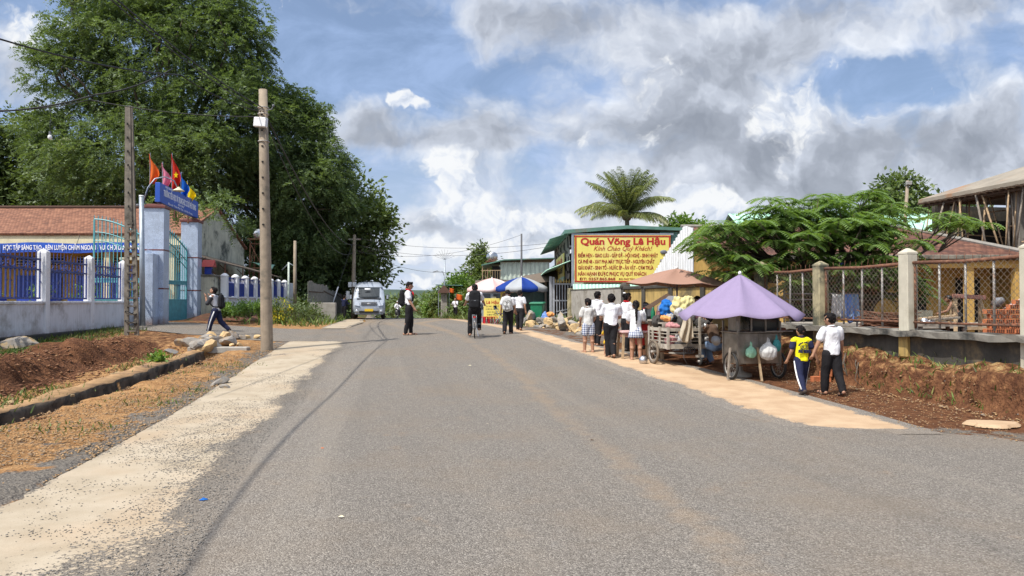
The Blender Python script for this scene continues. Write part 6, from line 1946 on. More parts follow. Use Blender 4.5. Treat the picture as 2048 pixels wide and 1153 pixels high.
 if o.get('shoe'):
  for (hj, kn, an, fd) in legs:
   s_ = an - fd * (.035 * H) + Vector((0, 0, -ank * .86)); e_ = an + fd * (.118 * H) + Vector((0, 0, -ank * .86))
   mb = MB(); mb.tube([s_, s_.lerp(e_, .3), s_.lerp(e_, .7), e_], [(.016 * H, .008 * H), (.028 * H, .009 * H), (.034 * H, .009 * H), (.018 * H, .008 * H)] if False else [.016 * H, .019 * H, .021 * H, .014 * H], 10)
   for q in range(len(mb.v)):
    x_, y_, z_ = mb.v[q]
    ax = s_.z + (e_.z - s_.z) * max(0, min(1, (Vector((x_, y_, z_)) - s_).dot((e_ - s_)) / (e_ - s_).length_squared))
    mb.v[q] = (x_ + (x_ - (s_.x + e_.x) / 2) * .5, y_, ax + (z_ - ax) * .42)
   if o.get('shoe') != 'sandal':
    mb.capsule(an - fd * .02 * H + Vector((0, 0, -ank * .4)), an + fd * (.098 * H) + Vector((0, 0, -ank * .55)), .031 * H, .028 * H, 10)
   else:
    m_ = an + fd * (.065 * H) + Vector((0, 0, -ank * .35))
    sd = Vector((fd.y, -fd.x, 0)).normalized() * .030 * H
    mb.tube([m_ - sd + Vector((0, 0, -ank * .5)), m_ - sd * .6 + Vector((0, 0, .008 * H)), m_ + sd * .6 + Vector((0, 0, .008 * H)), m_ + sd + Vector((0, 0, -ank * .5))], .008 * H, 7)
   mb.build('sandal' if o.get('shoe') == 'sandal' else 'shoe', M_[o.get('shoe_m', 'sole')], t, True)
 if o.get('cap'):
  cb = MB(); cb.ball(headc + Hm @ Vector((0, 0, hs * .22)), (hs * .42, hs * .47, hs * .34), 14, 8, Hm); cb.box(headc + Hm @ Vector((0, hs * .55, hs * .16)), (hs * .55, hs * .4, hs * .05), Hm); cb.build('cap', M_[o['cap']], t, True)
 return t, dict(spine=spine, H=H, arms=arms, head=headc, legs=legs, pel=pel)
def world(t, v):
 return Matrix.LocRotScale(t.location, t.rotation_euler, None) @ v
def backpack(label, t, info, m_, sz=1.0, deco=None):
 """a school bag worn on the back (a thing of its own)"""
 H = info['H']; s = info['spine']
 c = s(.175)
 b = thing('backpack', label, 'backpack', world(t, c), t.rotation_euler.z)
 w, d, h = .10 * H * sz, .058 * H * sz, .155 * H * sz
 y0 = -(.078 * H + d * .9)
 mb = MB()
 mb.box((0, y0, 0), (w * 1.9, d * 1.5, h * 1.7), bev=d * .5)
 mb.ball((0, y0, h * .75), (w * .95, d * .8, h * .36), 14, 8)
 mb.ball((0, y0, -h * .55), (w * 1.02, d * .95, h * .45), 14, 8)
 remesh(mb, 'bag', M_[m_], b, .012, 6, .008, 3, 8)
 mb = MB(); mb.box((0, y0 - d * .82, -h * .35), (w * 1.5, d * .7, h * .9), bev=d * .3)
 remesh(mb, 'pocket', M_[m_], b, .012, 5, .004, 4, 8)
 mb = MB(); mb.tube([(-w * .25, y0, h * 1.0), (-w * .15, y0, h * 1.22), (w * .15, y0, h * 1.22), (w * .25, y0, h * 1.0)], .010, 6); mb.build('top_loop', M_[m_], b, True)
 for sx in (-1, 1):
  x = sx * .052 * H
  mb = MB(); mb.tube([(x, y0 + d * .6, h * .95), (x, -.05 * H, .155 * H), (x * 1.05, .03 * H, .135 * H), (x * 1.15, .080 * H, .06 * H), (x * 1.4, .075 * H, -.04 * H), (x * 1.8, 0, -.10 * H), (x * 1.6, y0 + d * .5, -h * .7)], [(.010, .020)] * 7, 7); mb.build('strap', M_['bag_black' if m_ == 'bag_black' else 'letter_dark'], b, True)
 if deco:
  for (kx, kz, r) in ((-.35, .1, .5), (.42, .25, .42), (.1, -.55, .5)):
   mb = MB(); mb.tube([(w * kx + w * r * math.cos(a) * .8, y0 - d * (1.22 if kz < -.1 or abs(kz) < .2 else .86) - .012, h * kz + w * r * math.sin(a)) for a in np.linspace(0, 6.28, 15)], .007, 5); mb.build('doodle', M_['letter_dark'], b)
 else:
  MB().box((0, y0 - d * 1.18, -h * .02), (w * .35, .012, .018)).build('tag', M_['gray_plastic'], b)
 return b
def spot(px, yf, yt, D=None, dz=0.0):
 """standing place and height of somebody seen from foot row to head row"""
 if D is None:
  p = gp(px, yf)
 else:
  p = Vector(((px - 1024) / FPX * D, D, ground((px - 1024) / FPX * D, D) + dz))
 return p, at(px, yt, p.y).z - p.z
U_W = dict(top='shirt_white', bottom='trousers', bottom_m='trousers_black', shoe='sandal')
p, H = spot(432, 670, 577)
t, inf = figure('schoolboy walking left past the gate with his hands over his face', p, H * 1.04, R(92), dict(L=(.34, .10), R=(-.30, .50), l=(.55, .06, 2.3, .2), r=(.45, .06, 2.4, .2), lean=.14, head=(0, -.5)),
    dict(U_W, sleeve=.95, sleeve_m='jacket_dark', bottom_m='trousers_navy', stripe=True, hem=-.01, collar_m='jacket_dark', shoe='shoe'))
backpack('black school bag on the boy hiding his face by the gate', t, inf, 'bag_black', .95)
p, H = spot(688, 641, 592, 44.0)
figure('person in dark navy clothes standing at the side of the silver van', p, H, R(-20), dict(L=(.06, .05), R=(-.05, .08), l=(.5, .1, 1.2, .1), r=(.4, .1, 1.2, .1)), dict(top='trousers_navy', sleeve=1.2, bottom='trousers', bottom_m='trousers_black', shoe='shoe', fine=False, collar=False))
p, H = spot(818, 671, 566)
t, inf = figure('boy with black bag standing side on in the middle of the road', p, H, R(-88), dict(L=(.10, .08), R=(-.06, .14), l=(.10, .06, .25, 0), r=(.22, .08, .35, .05), lean=-.03, head=(-.1, 0)), dict(U_W, scarf=True, hem=.055, cuff=.036))
backpack('black bag hanging on the boy who stands in the road', t, inf, 'bag_black', 1.0)
p, H = spot(911, 641, 597, 53.0)
figure('small distant person in white shirt reading a phone at the right road edge', p, H, R(165), dict(L=(.16, .05), R=(-.14, .2), l=(.55, .1, 1.5, .3), r=(.55, .1, 1.5, .3), head=(0, -.35)), dict(U_W, sleeve=1.2, shoe='shoe', fine=False))
p, H = spot(1016, 669, 583)
t, inf = figure('boy with white doodled bag walking beside a friend at the right of the road', p, H, R(-8), dict(L=(-.20, .30), R=(.22, .12), l=(.05, .16, .25, 0), r=(.16, .16, .35, 0), side=-.02), dict(U_W, scarf=True, wide=1.12, hem=.02, cuff=.052))
backpack('white school bag with black doodles on the boy walking right of the cyclist', t, inf, 'bag_white', 1.12, True)
p, H = spot(1036, 664, 583)
figure('boy half hidden behind the one carrying the white bag', p + Vector((.06, .5, 0)), H, R(-12), dict(L=(.18, .12), R=(-.18, .32), l=(.1, .12, .3, 0), r=(-.05, .14, .2, 0)), dict(U_W, hem=.05))
p, H = spot(1177, 706, 600)
figure('small boy in blue checked shorts standing with his back turned at the stalls', p, H, R(12), dict(L=(.04, .05, .07), R=(-.03, .06, .07), l=(.18, .18, .5, .3), r=(.12, .15, .6, .4), head=(.2, -.2)), dict(top='shirt_cream', bottom='shorts', bottom_m='check_blue', shoe='sandal', shoe_m='sandal_gray', hem=-.005))
p, H = spot(1194, 692, 586)
figure('boy in black trousers behind the one in checked shorts, arm bent forward', p, H, R(-38), dict(L=(.10, .06), R=(-.08, .10), l=(.15, .1, .9, .3), r=(.25, .15, 1.25, .25), head=(.1, -.15)), dict(U_W, hem=.045, cuff=.036))
p, H = spot(1222, 717, 592)
figure('bigger boy in loose white shirt leaning with legs crossed at the pink table', p, H, R(6), dict(L=(.06, .05, -.03), R=(-.10, .30, -.10), l=(.3, .2, 1.0, .4), r=(.3, .2, 1.0, .4), lean=.10, side=.05, head=(-.05, -.15)), dict(U_W, wide=1.13, hem=-.01, cuff=.045))
p, H = spot(1253, 702, 589)
figure('girl with white hair ribbon and red neckerchief beside the pink table', p, H, R(-62), dict(L=(.04, .05), R=(-.04, .06), l=(.35, .1, 1.2, .3), r=(.3, .12, 1.0, .3), head=(-.1, -.2)), dict(U_W, scarf=True, hair='bun', hem=.045, shoe='shoe'))
p, H = spot(1272, 722, 605)
figure('girl with long ponytail and blue checked skirt standing at the red food chest', p, H, R(-6), dict(L=(.04, .05, .06), R=(-.04, .08, .06), l=(.35, .15, 1.1, .3), r=(.35, .18, 1.1, .2), head=(0, -.2)), dict(top='shirt_white', bottom='skirt', bottom_m='check_blue', shoe='sandal', shoe_m='sandal_gray', hair='ponytail', hem=-.03))
p, H = spot(1293, 700, 607, 18.6)
figure('dark haired child in black bending over the cart behind the ponytailed girl', p, H, R(140), dict(L=(.04, .05), R=(-.04, .08), l=(.6, .1, 1.2, .3), r=(.6, .1, 1.2, .3), lean=.10, head=(0, -.45)), dict(top='trousers_black', sleeve=1.2, bottom='trousers', bottom_m='trousers_black', shoe='shoe', skin='skin_tan'))
p, H = spot(1214, 709, 660, 17.4)
figure('toddler in yellow half hidden behind the boy in the loose white shirt', p, .72, R(20), dict(L=(.05, .05, .08), R=(-.05, .1, .08), l=(.6, .2, .8, .2), r=(.5, .2, .8, .2)), dict(top='cloth_yellow', bottom='skirt', bottom_m='cloth_yellow', hem=-.04, head=.20, collar=False))
SIT = dict(L=(1.50, 1.50, .12), R=(1.45, 1.45, .12), l=(.7, .1, 1.0, .3), r=(.6, .1, 1.0, .3), lean=.15)
p, H = spot(1338, 712, 640, 18.3)
figure('seated vendor in brown whose face shows among the goods on the cart', p, 1.52, R(155), dict(SIT, head=(.2, -.25)), dict(top='cloth_brown', sleeve=1.2, bottom='trousers', bottom_m='trousers_black', shoe='sandal', skin='skin_tan'))
MB().box((p.x + .1, p.y + .12, p.z + .16), (.34, .34, .32), bev=.03).build('x', M_['red_stool']).name = 'low_seat'
tag(bpy.data.objects['low_seat'], 'low red seat under the brown clad vendor behind the goods cart', 'stool')
p, H = spot(1394, 712, 596, 17.9)
figure('adult standing behind the purple parasol, only the dark hair showing above it', p, H, R(170), dict(L=(.03, .04), R=(-.03, .05), l=(.4, .1, 1.0, .3), r=(.4, .1, 1.0, .3)), dict(top='cloth_gray', sleeve=1.2, bottom='trousers', bottom_m='trousers_black', shoe='sandal'))
p, H = spot(1432, 735, 650, 15.6)
figure('person in pale jeans sitting low at the right end of the goods cart', p, 1.5, R(35), dict(L=(1.75, 2.1, .1), R=(1.55, 1.9, .12), l=(.7, .1, .8, .3), r=(.6, .1, .8, .3), lean=.35, head=(0, -.3)), dict(top='cloth_brown', sleeve=1.2, bottom='trousers', bottom_m='cloth_jeans', shoe='sandal'))
p, H = spot(1604, 790, 655)
t, inf = figure('small boy in bright yellow jersey walking beside the taller boy', p, H, R(4), dict(L=(-.26, .28), R=(.30, .10), l=(.12, .20, .35, 0), r=(-.08, .38, .12, -.1), head=(0, .0)), dict(top='shirt_yellow', sleeve_m='sleeve_navy', collar_m='sleeve_navy', bottom='trousers', bottom_m='trousers_navy', stripe=True, shoe='shoe', hem=-.02))
c = inf['spine']
Mj = lambda z: plane_m(tuple(c(z) + Vector((0, -.0945 * H - .004, 0))), (1, 0, 0))
text_mesh('lettering', 'PHÚ TRUNG', .075, M_['sleeve_navy'], t, Mj(.125), bold=.003, width=.21, depth=.010)
for i, ch in enumerate('TRƯỜNG TIỂU HỌC'):
 a = R(152 - i * 124 / 14)
 ct = c(.175) + Vector((.105 * math.cos(a), -.0945 * H - .002, .105 * math.sin(a) - .01))
 if ch != ' ':
  o_ = text_mesh('lettering', ch, .030, M_['sleeve_navy'], t, plane_m(tuple(ct), (math.sin(a), 0, -math.cos(a))), depth=.010, bold=.001)
for k in range(3):
 MB().tube([(c(.175).x + (k - 1) * .05 + .024 * math.cos(q), c(.175).y - .0945 * H - .006, c(.175).z + .018 + .024 * math.sin(q)) for q in np.linspace(0, 6.28, 15)], .0045, 5).build('ring_print', M_['sleeve_navy'], t)
p, H = spot(1664, 792, 632)
figure('taller boy in white shirt and black trousers walking with the small boy in yellow', p, H, R(8), dict(L=(.20, .10), R=(-.16, .24), l=(.02, .36, .15, 0), r=(.12, .24, .30, .0), head=(.35, 0)), dict(U_W, wide=1.03, hem=-.02, cuff=.046))
p, H = spot(1917, 690, 607, 23.5, -.02)
figure('shirtless worker in a cap seen through the chain mesh', p, 1.5, R(60), dict(L=(.15, .2), R=(-.1, .2), l=(.5, .2, .7, .2), r=(.4, .3, .9, .3), lean=.45, head=(0, -.3)), dict(bottom='trousers', bottom_m='trousers_black', shoe='shoe', skin='skin_tan', cap='black_plastic'))
# ------------------------------------------------------------------ bicycle and rider
def wheel(mb_t, mb_r, c, r, w=.02, spokes=18, ax=Vector((1, 0, 0))):
 """tyre, rim and spokes of a wheel turning round the x axis"""
 c = Vector(c); n = 30
 ring = lambda rr: [c + Vector((0, rr * math.cos(a), rr * math.sin(a))) for a in np.linspace(0, 2 * math.pi, n)]
 mb_t.tube(ring(r - w), w, 8, False)
 mb_r.tube(ring(r - 2.1 * w), w * .5, 6, False)
 for k in range(spokes):
  a = 2 * math.pi * k / spokes
  mb_r.tube([c + Vector(((-1) ** k * w * .8, 0, 0)), c + Vector((0, (r - 2 * w) * math.cos(a), (r - 2 * w) * math.sin(a)))], .0025, 3, False)
 mb_r.tube([c - Vector((w * 1.8, 0, 0)), c + Vector((w * 1.8, 0, 0))], w * 1.0, 8)
p, H = spot(949, 678, 567)
bz = p.z
BY = thing('bicycle', 'silver city bicycle seen from behind, ridden up the road', 'bicycle', p + Vector((0, 0, .012)), R(3))
rw = .31
for y, nm in ((0, 'w'), (1.03, 'w')):
 tm, rm = MB(), MB(); wheel(tm, rm, (0, y, rw), rw, .019)
 o = rm.build('wheel', M_['chrome'], BY, True); tm.build('tyre', M_['rubber'], o, True)
mb = MB()
for sx in (-1, 1):
 mb.tube([(sx * .055, 0, rw), (sx * .03, .16, .60), (0, .20, .74)], .010, 6); mb.tube([(sx * .055, 0, rw), (sx * .03, .42, .28)], .010, 6); mb.tube([(sx * .05, 1.03, rw), (sx * .045, .99, .55), (0, .93, .72)], .012, 6)
mb.tube([(0, .42, .28), (0, .20, .78)], .016, 8); mb.tube([(0, .42, .28), (0, .66, .34), (0, .88, .68)], .018, 8); mb.tube([(0, .93, .70), (0, .86, .98)], .014, 8)
mb.build('frame', M_['silver_paint'], BY, True)
mb = MB(); mb.tube([(-.27, .62, .98), (-.26, .74, 1.02), (-.10, .86, 1.00), (.10, .86, 1.00), (.26, .74, 1.02), (.27, .62, .98)], .011, 7); mb.build('handlebar', M_['chrome'], BY, True)
mb = MB(); mb.ball((0, .17, .84), (.10, .14, .045), 12, 8); mb.build('saddle', M_['black_plastic'], BY, True)
mb = MB()
for sg, rr in ((0, 1),):
 pts = [(0, (rw + .03) * math.cos(a), rw + (rw + .03) * math.sin(a)) for a in np.linspace(.6, 3.3, 16)]
 mb.tube(pts, [(.004, .032)] * 16, 8); mb.tube([(0, 1.03 + (rw + .03) * math.cos(a), rw + (rw + .03) * math.sin(a)) for a in np.linspace(.3, 2.6, 14)], [(.004, .03)] * 14, 8)
mb.build('mudguard', M_['chrome'], BY, True)
mb = MB()
for sx in (-1, 1): mb.tube([(sx * .06, -.16, .68), (sx * .06, .20, .68)], .009, 6); mb.tube([(sx * .06, -.1, .68), (sx * .06, 0, rw)], .007, 5)
for k in range(4): mb.tube([(-.06, -.14 + k * .1, .685), (.06, -.14 + k * .1, .685)], .006, 5)
mb.build('luggage_rack', M_['chrome'], BY, True)
MB().box((0, -.19, .62), (.07, .03, .05), bev=.008).build('reflector', M_['red_paint'], BY)
mb = MB(); mb.tube([(-.03, .42, .28), (.03, .42, .28)], .045, 10); mb.tube([(-.09, .42, .28), (-.09, .50, .16)], .012, 6); mb.tube([(.09, .42, .28), (.09, .34, .40)], .012, 6)
mb.box((-.14, .50, .15), (.10, .07, .022)); mb.box((.14, .34, .41), (.10, .07, .022)); mb.build('cranks', M_['silver_dark'], BY)
mb = MB(); mb.tube([(.05, 0, rw), (.12, -.08, .06)], .009, 6); mb.build('kickstand', M_['chrome'], BY)
Hc = (at(950, 567, p.y).z - p.z) - .02
Hr = 1.56
t, inf = figure('cyclist in white shirt with black bag riding away up the road', p + Vector((0, .17, 0)), Hr, R(3),
    dict(L=(.42, .35, .13), R=(1.05, 1.15, .10), l=(.75, .22, .35, .0), r=(.75, .22, .35, .0), lean=.16, head=(0, .05), pelvis=Hc - (.335 + .155) * Hr * .99), dict(U_W, wide=1.08, scarf=True, hem=.03, cuff=.044))
backpack('black school bag on the back of the cyclist', t, inf, 'bag_black', 1.15)
# ------------------------------------------------------------------ poles and cables
def gnd(px, D, dz=0):
 x = (px - 1024) / FPX * D
 return Vector((x, D, ground(x, D) + dz))
def on_ground_at(px, py):
 """ground point under a pixel on any part of the terrain"""
 a = at(px, py, 1.0) - Vector((0, 0, CAM_H)); Y = 4.0
 while Y < 120 and CAM_H + a.z * Y > float(G(a.x * Y, Y)): Y += .04
 return Vector((a.x * Y, Y, float(G(a.x * Y, Y))))
pb_ = gp(534, 702); ptop = at(526, 180, pb_.y)
pole = thing('utility_pole', 'thick round concrete pole with a white box at the roadside by the pale strip', 'pole', pb_)
L = ptop - pb_
mb = MB(); mb.tube([(0, 0, -.4), (0, 0, 0), L * .33, L * .66, L], [.155, .152, .137, .122, .105], 20); mb.build('shaft', M_['pole_concrete'], pole, True)
mb = MB()
for k in range(8):
 q = L * (.48 + .06 * k)
 mb.box(q + Vector((0, -.13 + .005 * k, 0)), (.045, .05, .035))
mb.build('bolt_hole', M_['dark_room'], pole)
q = L * .868; MB().box(q + Vector((-.01, -.18, 0)), (.33, .12, .24), (0, R(5), R(-8)), bev=.015).build('junction_box', M_['white_plastic'], pole)
mb = MB()
for f in (.80, .905, .93): mb.tube([L * f + Vector((.135 * math.cos(a), .135 * math.sin(a), 0)) for a in np.linspace(0, 6.28, 17)], .014, 6)
mb.build('clamp_band', M_['galv_bar'], pole)
mb = MB(); mb.tube([L * .915 + Vector((.1, -.1, 0)), L * .915 + Vector((.26, -.14, .03)), L * .915 + Vector((.30, -.14, .12))], .012, 6); mb.ball(L * .915 + Vector((.30, -.14, .12)), .035, 8, 6); mb.build('insulator_hook', M_['gray_plastic'], pole)
hb_ = on_ground_at(264, 672); htop = at(258, 213, hb_.y)
hp = thing('utility_pole', 'weathered concrete pole of two legs with ladder openings in front of the gate', 'pole', hb_)
L = htop - hb_; n_ = 15
mb = MB()
w0, w1 = .125, .036
yaw_ = Vector((.97, .25, 0))
for sg in (-1, 1):
 mb.beam(Vector((0, 0, -.3)) + yaw_ * sg * w0 * 1.05, L + yaw_ * sg * w1, .055, .12)
mb.beam(L * .47, L, .085, .11)
for k in range(14):
 f = .02 + .036 * k
 wk = w0 + (w1 - w0) * f
 mb.box(L * f + Vector((0, 0, 0)), (wk * 2, .10, .045), (0, 0, math.atan2(.25, .97)))
mb.build('shaft', M_['pole_old'], hp)
mb = MB()
for k in range(7): mb.box(L * (.56 + .06 * k) + Vector((-.01, -.075, 0)), (.03, .03, .06))
mb.build('bolt_hole', M_['dark_room'], hp)
mb = MB()
for f, w_ in ((.10, .15), (.06, .16)): mb.tube([L * f + yaw_ * (w_ * math.cos(a)) + Vector((0, .1 * math.sin(a), .05 * math.sin(a * 2))) for a in np.linspace(0, 6.28, 17)], .012, 5)
mb.build('wire_lashing', M_['cable_black'], hp)
sb_ = gnd(286, 23.6); stp = at(283, 393, 23.6)
sp = thing('steel_pole', 'thin grey steel pipe pole in front of the gate wing', 'pole', sb_)
L = stp - sb_; MB().tube([(0, 0, -.2), L], [.085, .075], 12).build('shaft', M_['steel_pole'], sp, True)
MB().tube([L, L + Vector((0, 0, .03))], [.085, .07], 12).build('cap', M_['white_plastic'], sp); MB().box(L * .93 + Vector((-.12, -.02, 0)), (.10, .08, .07), bev=.015).build('camera_box', M_['gray_plastic'], sp)
vb = gnd(706, 47.5); vt = at(709, 470, 47.5)
vp = thing('utility_pole', 'grey pole with white meter boxes beside the van', 'pole', vb)
L = vt - vb; MB().tube([(0, 0, -.3), L * .5, L], [.15, .13, .10], 12).build('shaft', M_['pole_concrete'], vp, True)
for (x, z, s) in ((-.14, 2.25, .33), (.14, 2.25, .30), (-.28, 1.55, .55)): MB().box((x, -.22, z), (.22, .18, s), bev=.02).build('meter_box', M_['white_plastic'], vp)
MB().box((.1, 0, L.z - .3), (.8, .09, .09)).build('crossarm', M_['galv_bar'], vp)
st = thing('pole_stay', 'slanting guy wire with a white sleeve running down from the meter pole', 'stay', gnd(656, 46))
a_ = at(704, 490, 47.3) - st.location; MB().tube([(0, 0, 0), a_], .012, 5).build('wire', M_['cable_gray'], st); MB().tube([a_ * .03, a_ * .42], .045, 8).build('sleeve', M_['white_plastic'], st, True)
for (px, yt, D, r, m_, lab, dx) in [(590, 482, 41, .095, 'pole_concrete', 'plain grey concrete pole in the shade behind the end of the school fence', 0), (1043, 468, 41, .06, 'cable_gray', 'dark slim pole rising behind the blue parasol', 0),
         (1808, 362, 40, .10, 'pole_concrete', 'leaning concrete pole sticking out above the yard tree', .14)]:
 b_ = gnd(px, D); t_ = at(px, yt, D) + Vector((dx * 1.5, 0, 0))
 if dx: b_ = b_ - Vector((.35, 0, 0))
 t = thing('utility_pole', lab, 'pole', b_)
 MB().tube([(0, 0, -.2), t_ - b_], [r * 1.15, r * .85], 10).build('shaft', M_[m_], t, True)
 if D == 41 and px < 700:
  MB().tube([(.0, 0, 2.9), (-.35, 0, 3.1), (-.75, .0, 2.7)], .03, 6).build('arm', M_['steel_pole'], t, True)
 if dx: MB().box(t_ - b_ + Vector((0, -.1, -.15)), (.3, .15, .2), bev=.02).build('bracket', M_['galv_bar'], t)
gpz = gnd(577, 37); t = thing('steel_pole', 'short green pipe post beyond the white end wall', 'pole', gpz)
MB().tube([(0, 0, -.2), (0, 0, at(577, 525, 37).z - gpz.z)], .05, 8).build('shaft', M_['dusty_iron'], t, True)
lb = gnd(888, 62); t = thing('street_lamp', 'slim street lamp with a curved arm by the distant shrine pillar', 'street lamp', lb)
h = at(888, 520, 62).z - lb.z; MB().tube([(0, 0, 0), (.06, 0, h)], [.09, .05], 8).build('post', M_['steel_pole'], t, True)
a_ = at(874, 543, 62) - lb; MB().tube([(.05, 0, h * .70), (-.12, 0, h * .80), a_], .035, 6).build('arm', M_['steel_pole'], t, True); MB().box(a_ + Vector((-.15, 0, -.02)), (.45, .16, .07), (0, R(-15), 0), bev=.02).build('lamp_head', M_['gray_plastic'], t)
mb = MB()
for k in range(9):
 an = R(20 + k * 17.5); mb.tube([(.06, 0, h), (.06 + .9 * math.cos(an), .1 * math.sin(k), h + .9 * math.sin(an))], .008, 4)
mb.build('antenna', M_['cable_gray'], t)
def cable(label, pts, r, m_='cable_black', sag=.0, group=None, n=14):
 mb = MB()
 for a, b in zip(pts[:-1], pts[1:]):
  a, b = Vector(a), Vector(b)
  mb.tube([a.lerp(b, t) + Vector((0, 0, -4 * sag * t * (1 - t))) for t in np.linspace(0, 1, n)], r, 5)
 return tag(mb.build('power_cable', M_[m_], None, True), label, 'cable', group)
PT = pole.location + (ptop - pb_) * .93
G1 = 'cables fanning out from the round concrete pole'
cable('thick cable running from the round pole towards the top left corner', [PT, (-5.62, 8.0, 6.05), (-4.75, 1.0, 6.5)], .013, sag=.2, group=G1)
cable('second thick cable close beside the first one leaving the round pole', [PT + Vector((.05, 0, -.12)), (-5.60, 8.0, 5.98), (-4.73, 1.0, 6.42)], .010, sag=.22, group=G1)
cable('cable from the round pole reaching the left edge near the tree top', [PT + Vector((0, 0, -.1)), at(360, 150, 15.5), at(-60, 60, 9.5)], .014, sag=.12, group=G1)
cable('near level cable between the round pole and the two legged pole', [PT + Vector((0, 0, -.22)), at(180, 200, 17.5), at(-60, 218, 16.5)], .012, sag=.12, group=G1)
cable('cable sloping up from the left edge in front of the huge tree', [at(-60, 224, 13.0), at(190, 190, 14.5), at(345, 138, 16)], .016, sag=.10, group=G1)
cable('cable bundle dropping from the round pole to the meter pole by the van', [PT + Vector((.1, 0, -.25)), vb + (vt - vb) * .88], .022, sag=.9, group=G1, n=24)
cable('thin wire dropping from the round pole to the meter pole', [PT + Vector((.1, 0, -.45)), vb + (vt - vb) * .80], .014, sag=1.3, group=G1, n=24)
cable('thin cord hanging down across the tiled school roof', [at(160, 470, 24), at(120, 560, 23), at(82, 622, 22)], .008, sag=.1)
G2 = 'thin wires crossing the sky above the road'
for i, (y0, y1, lab) in enumerate([(478, 486, 'uppermost thin wire crossing the sky from the meter pole to the café corner'), (498, 492, 'thin wire crossing below the uppermost one to the café corner'), (520, 470, 'thin wire rising from the meter pole to the dark slim pole')]):
 cable(lab, [vb + (vt - vb) * (.97 - .08 * i), at(1108 if i < 2 else 1043, y1, 32 if i < 2 else 41)], .009, 'cable_gray', .45 + .15 * i, G2, 24)
cable('wire sagging low over the far end of the road', [at(712, 500, 50), at(900, 545, 60), at(975, 552, 62)], .012, 'cable_gray', .5, G2)
bl = thing('light_bulb', 'white bulb hanging in front of the dark trees at the left', 'bulb', at(100, 275, 19))
MB().ball((0, 0, 0), (.055, .055, .07), 10, 8).build('glass', M_['white_plastic'], bl, True); MB().tube([(0, 0, .05), (0, 0, .15)], .03, 8).build('socket', M_['gray_plastic'], bl); MB().tube([(0, 0, .12), (0, 0, 1.05)], .006, 5).build('wire', M_['cable_black'], bl)
# ------------------------------------------------------------------ van
vn = thing('van', 'silver passenger van parked facing the viewer at the left roadside', 'van', gnd(738, 44.5, .01), .19)
secs = [  # y, zbottom, halfwidth low, z belt, halfwidth belt, ztop, halfwidth top
 (0.00, .42, .80, .62, .82, .78, .74), (.06, .34, .90, .66, .92, .98, .84), (.25, .30, .96, .80, .98, 1.08, .88), (.70, .28, .98, .95, 1.0, 1.24, .92), (.86, .28, .98, 1.05, 1.0, 1.40, .93),
 (1.30, .28, .98, 1.15, 1.0, 1.98, .86), (1.50, .28, .98, 1.2, 1.0, 2.18, .83), (1.85, .28, .98, 1.2, 1.0, 2.33, .78), (2.4, .28, .98, 1.2, 1.0, 2.38, .76), (5.3, .28, .98, 1.2, 1.0, 2.36, .76), (5.6, .34, .94, 1.2, .96, 2.28, .74)]
mb = MB(); N_ = 18
for (y, zb, wl, zm, wm, zt, wt) in secs:
 ring = [(-wl * .8, zb), (0, zb), (wl * .8, zb), (wl, zb + .08), (wm, (zb + zm) / 2), (wm, zm), (wm * .55 + wt * .47, zm + (zt - zm) * .5), (wt + .03, zt - (zt - zm) * .14), (wt * .82, zt - .02), (wt * .4, zt)]
 ring += [(0, zt + .005)] + [(-x, z) for x, z in ring[3:][::-1]]
 mb.v += [(x, y, z) for x, z in ring]
M2 = len(ring)
for i in range(len(secs) - 1):
 for k in range(M2): mb.face(i * M2 + k, i * M2 + (k + 1) % M2, (i + 1) * M2 + (k + 1) % M2, (i + 1) * M2 + k)
mb.face(*range(M2)); mb.face(*[(len(secs) - 1) * M2 + k for k in range(M2 - 1, -1, -1)])
bo = mb.build('body', M_['silver_paint'], vn, True)
bo.modifiers.new('b', 'BEVEL').width = .02
ws = MB()
a_, b_ = (-.87, .80, 1.31), (.87, .80, 1.31)
nq = 10
for j in range(6):
 t_ = j / 5
 for i in range(nq + 1):
  u = -1 + 2 * i / nq
  ws.v.append((u * (.90 - .08 * t_), .80 + .52 * t_ + .14 * u * u * (1 - .2 * t_) - .05, 1.33 + .68 * t_))
for j in range(5):
 for i in range(nq):
  k = j * (nq + 1) + i
  ws.face(k, k + 1, k + nq + 2, k + nq + 1)
w_ = ws.build('windscreen', M_['glass_dark'], vn, True); solid(w_, .012)
mb = MB(); mb.box((-.10, .98, 1.90), (.34, .01, .10), (R(-38), 0, 0)); mb.box((-.72, .95, 1.82), (.16, .01, .10), (R(-38), 0, 0)); mb.build('sticker', M_['white_plastic'], w_)
mb = MB()
for sx in (-.35, .35): mb.tube([(sx, .74, 1.30), (sx + .38, .80, 1.37)], .012, 5)
mb.build('wiper', M_['black_plastic'], vn)
MB().box((0, .70, 1.275), (1.5, .10, .05), (R(-20), 0, 0), bev=.01).build('cowl', M_['black_plastic'], vn)
mb = MB()
for k in range(3): mb.box((0, -.005 + .008 * k, .90 + .065 * k), (.95 - .04 * k, .06, .022), bev=.006)
mb.box((0, .03, .965), (.98, .05, .20)); gri = mb.build('grille', M_['silver_dark'], vn)
mb = MB(); mb.box((0, -.02, .965), (1.05, .03, .02)); mb.box((0, -.02, 1.06), (.9, .03, .025)); mb.ball((0, -.03, .965), (.13, .02, .05), 12, 6); mb.build('chrome_trim', M_['chrome'], vn, False)
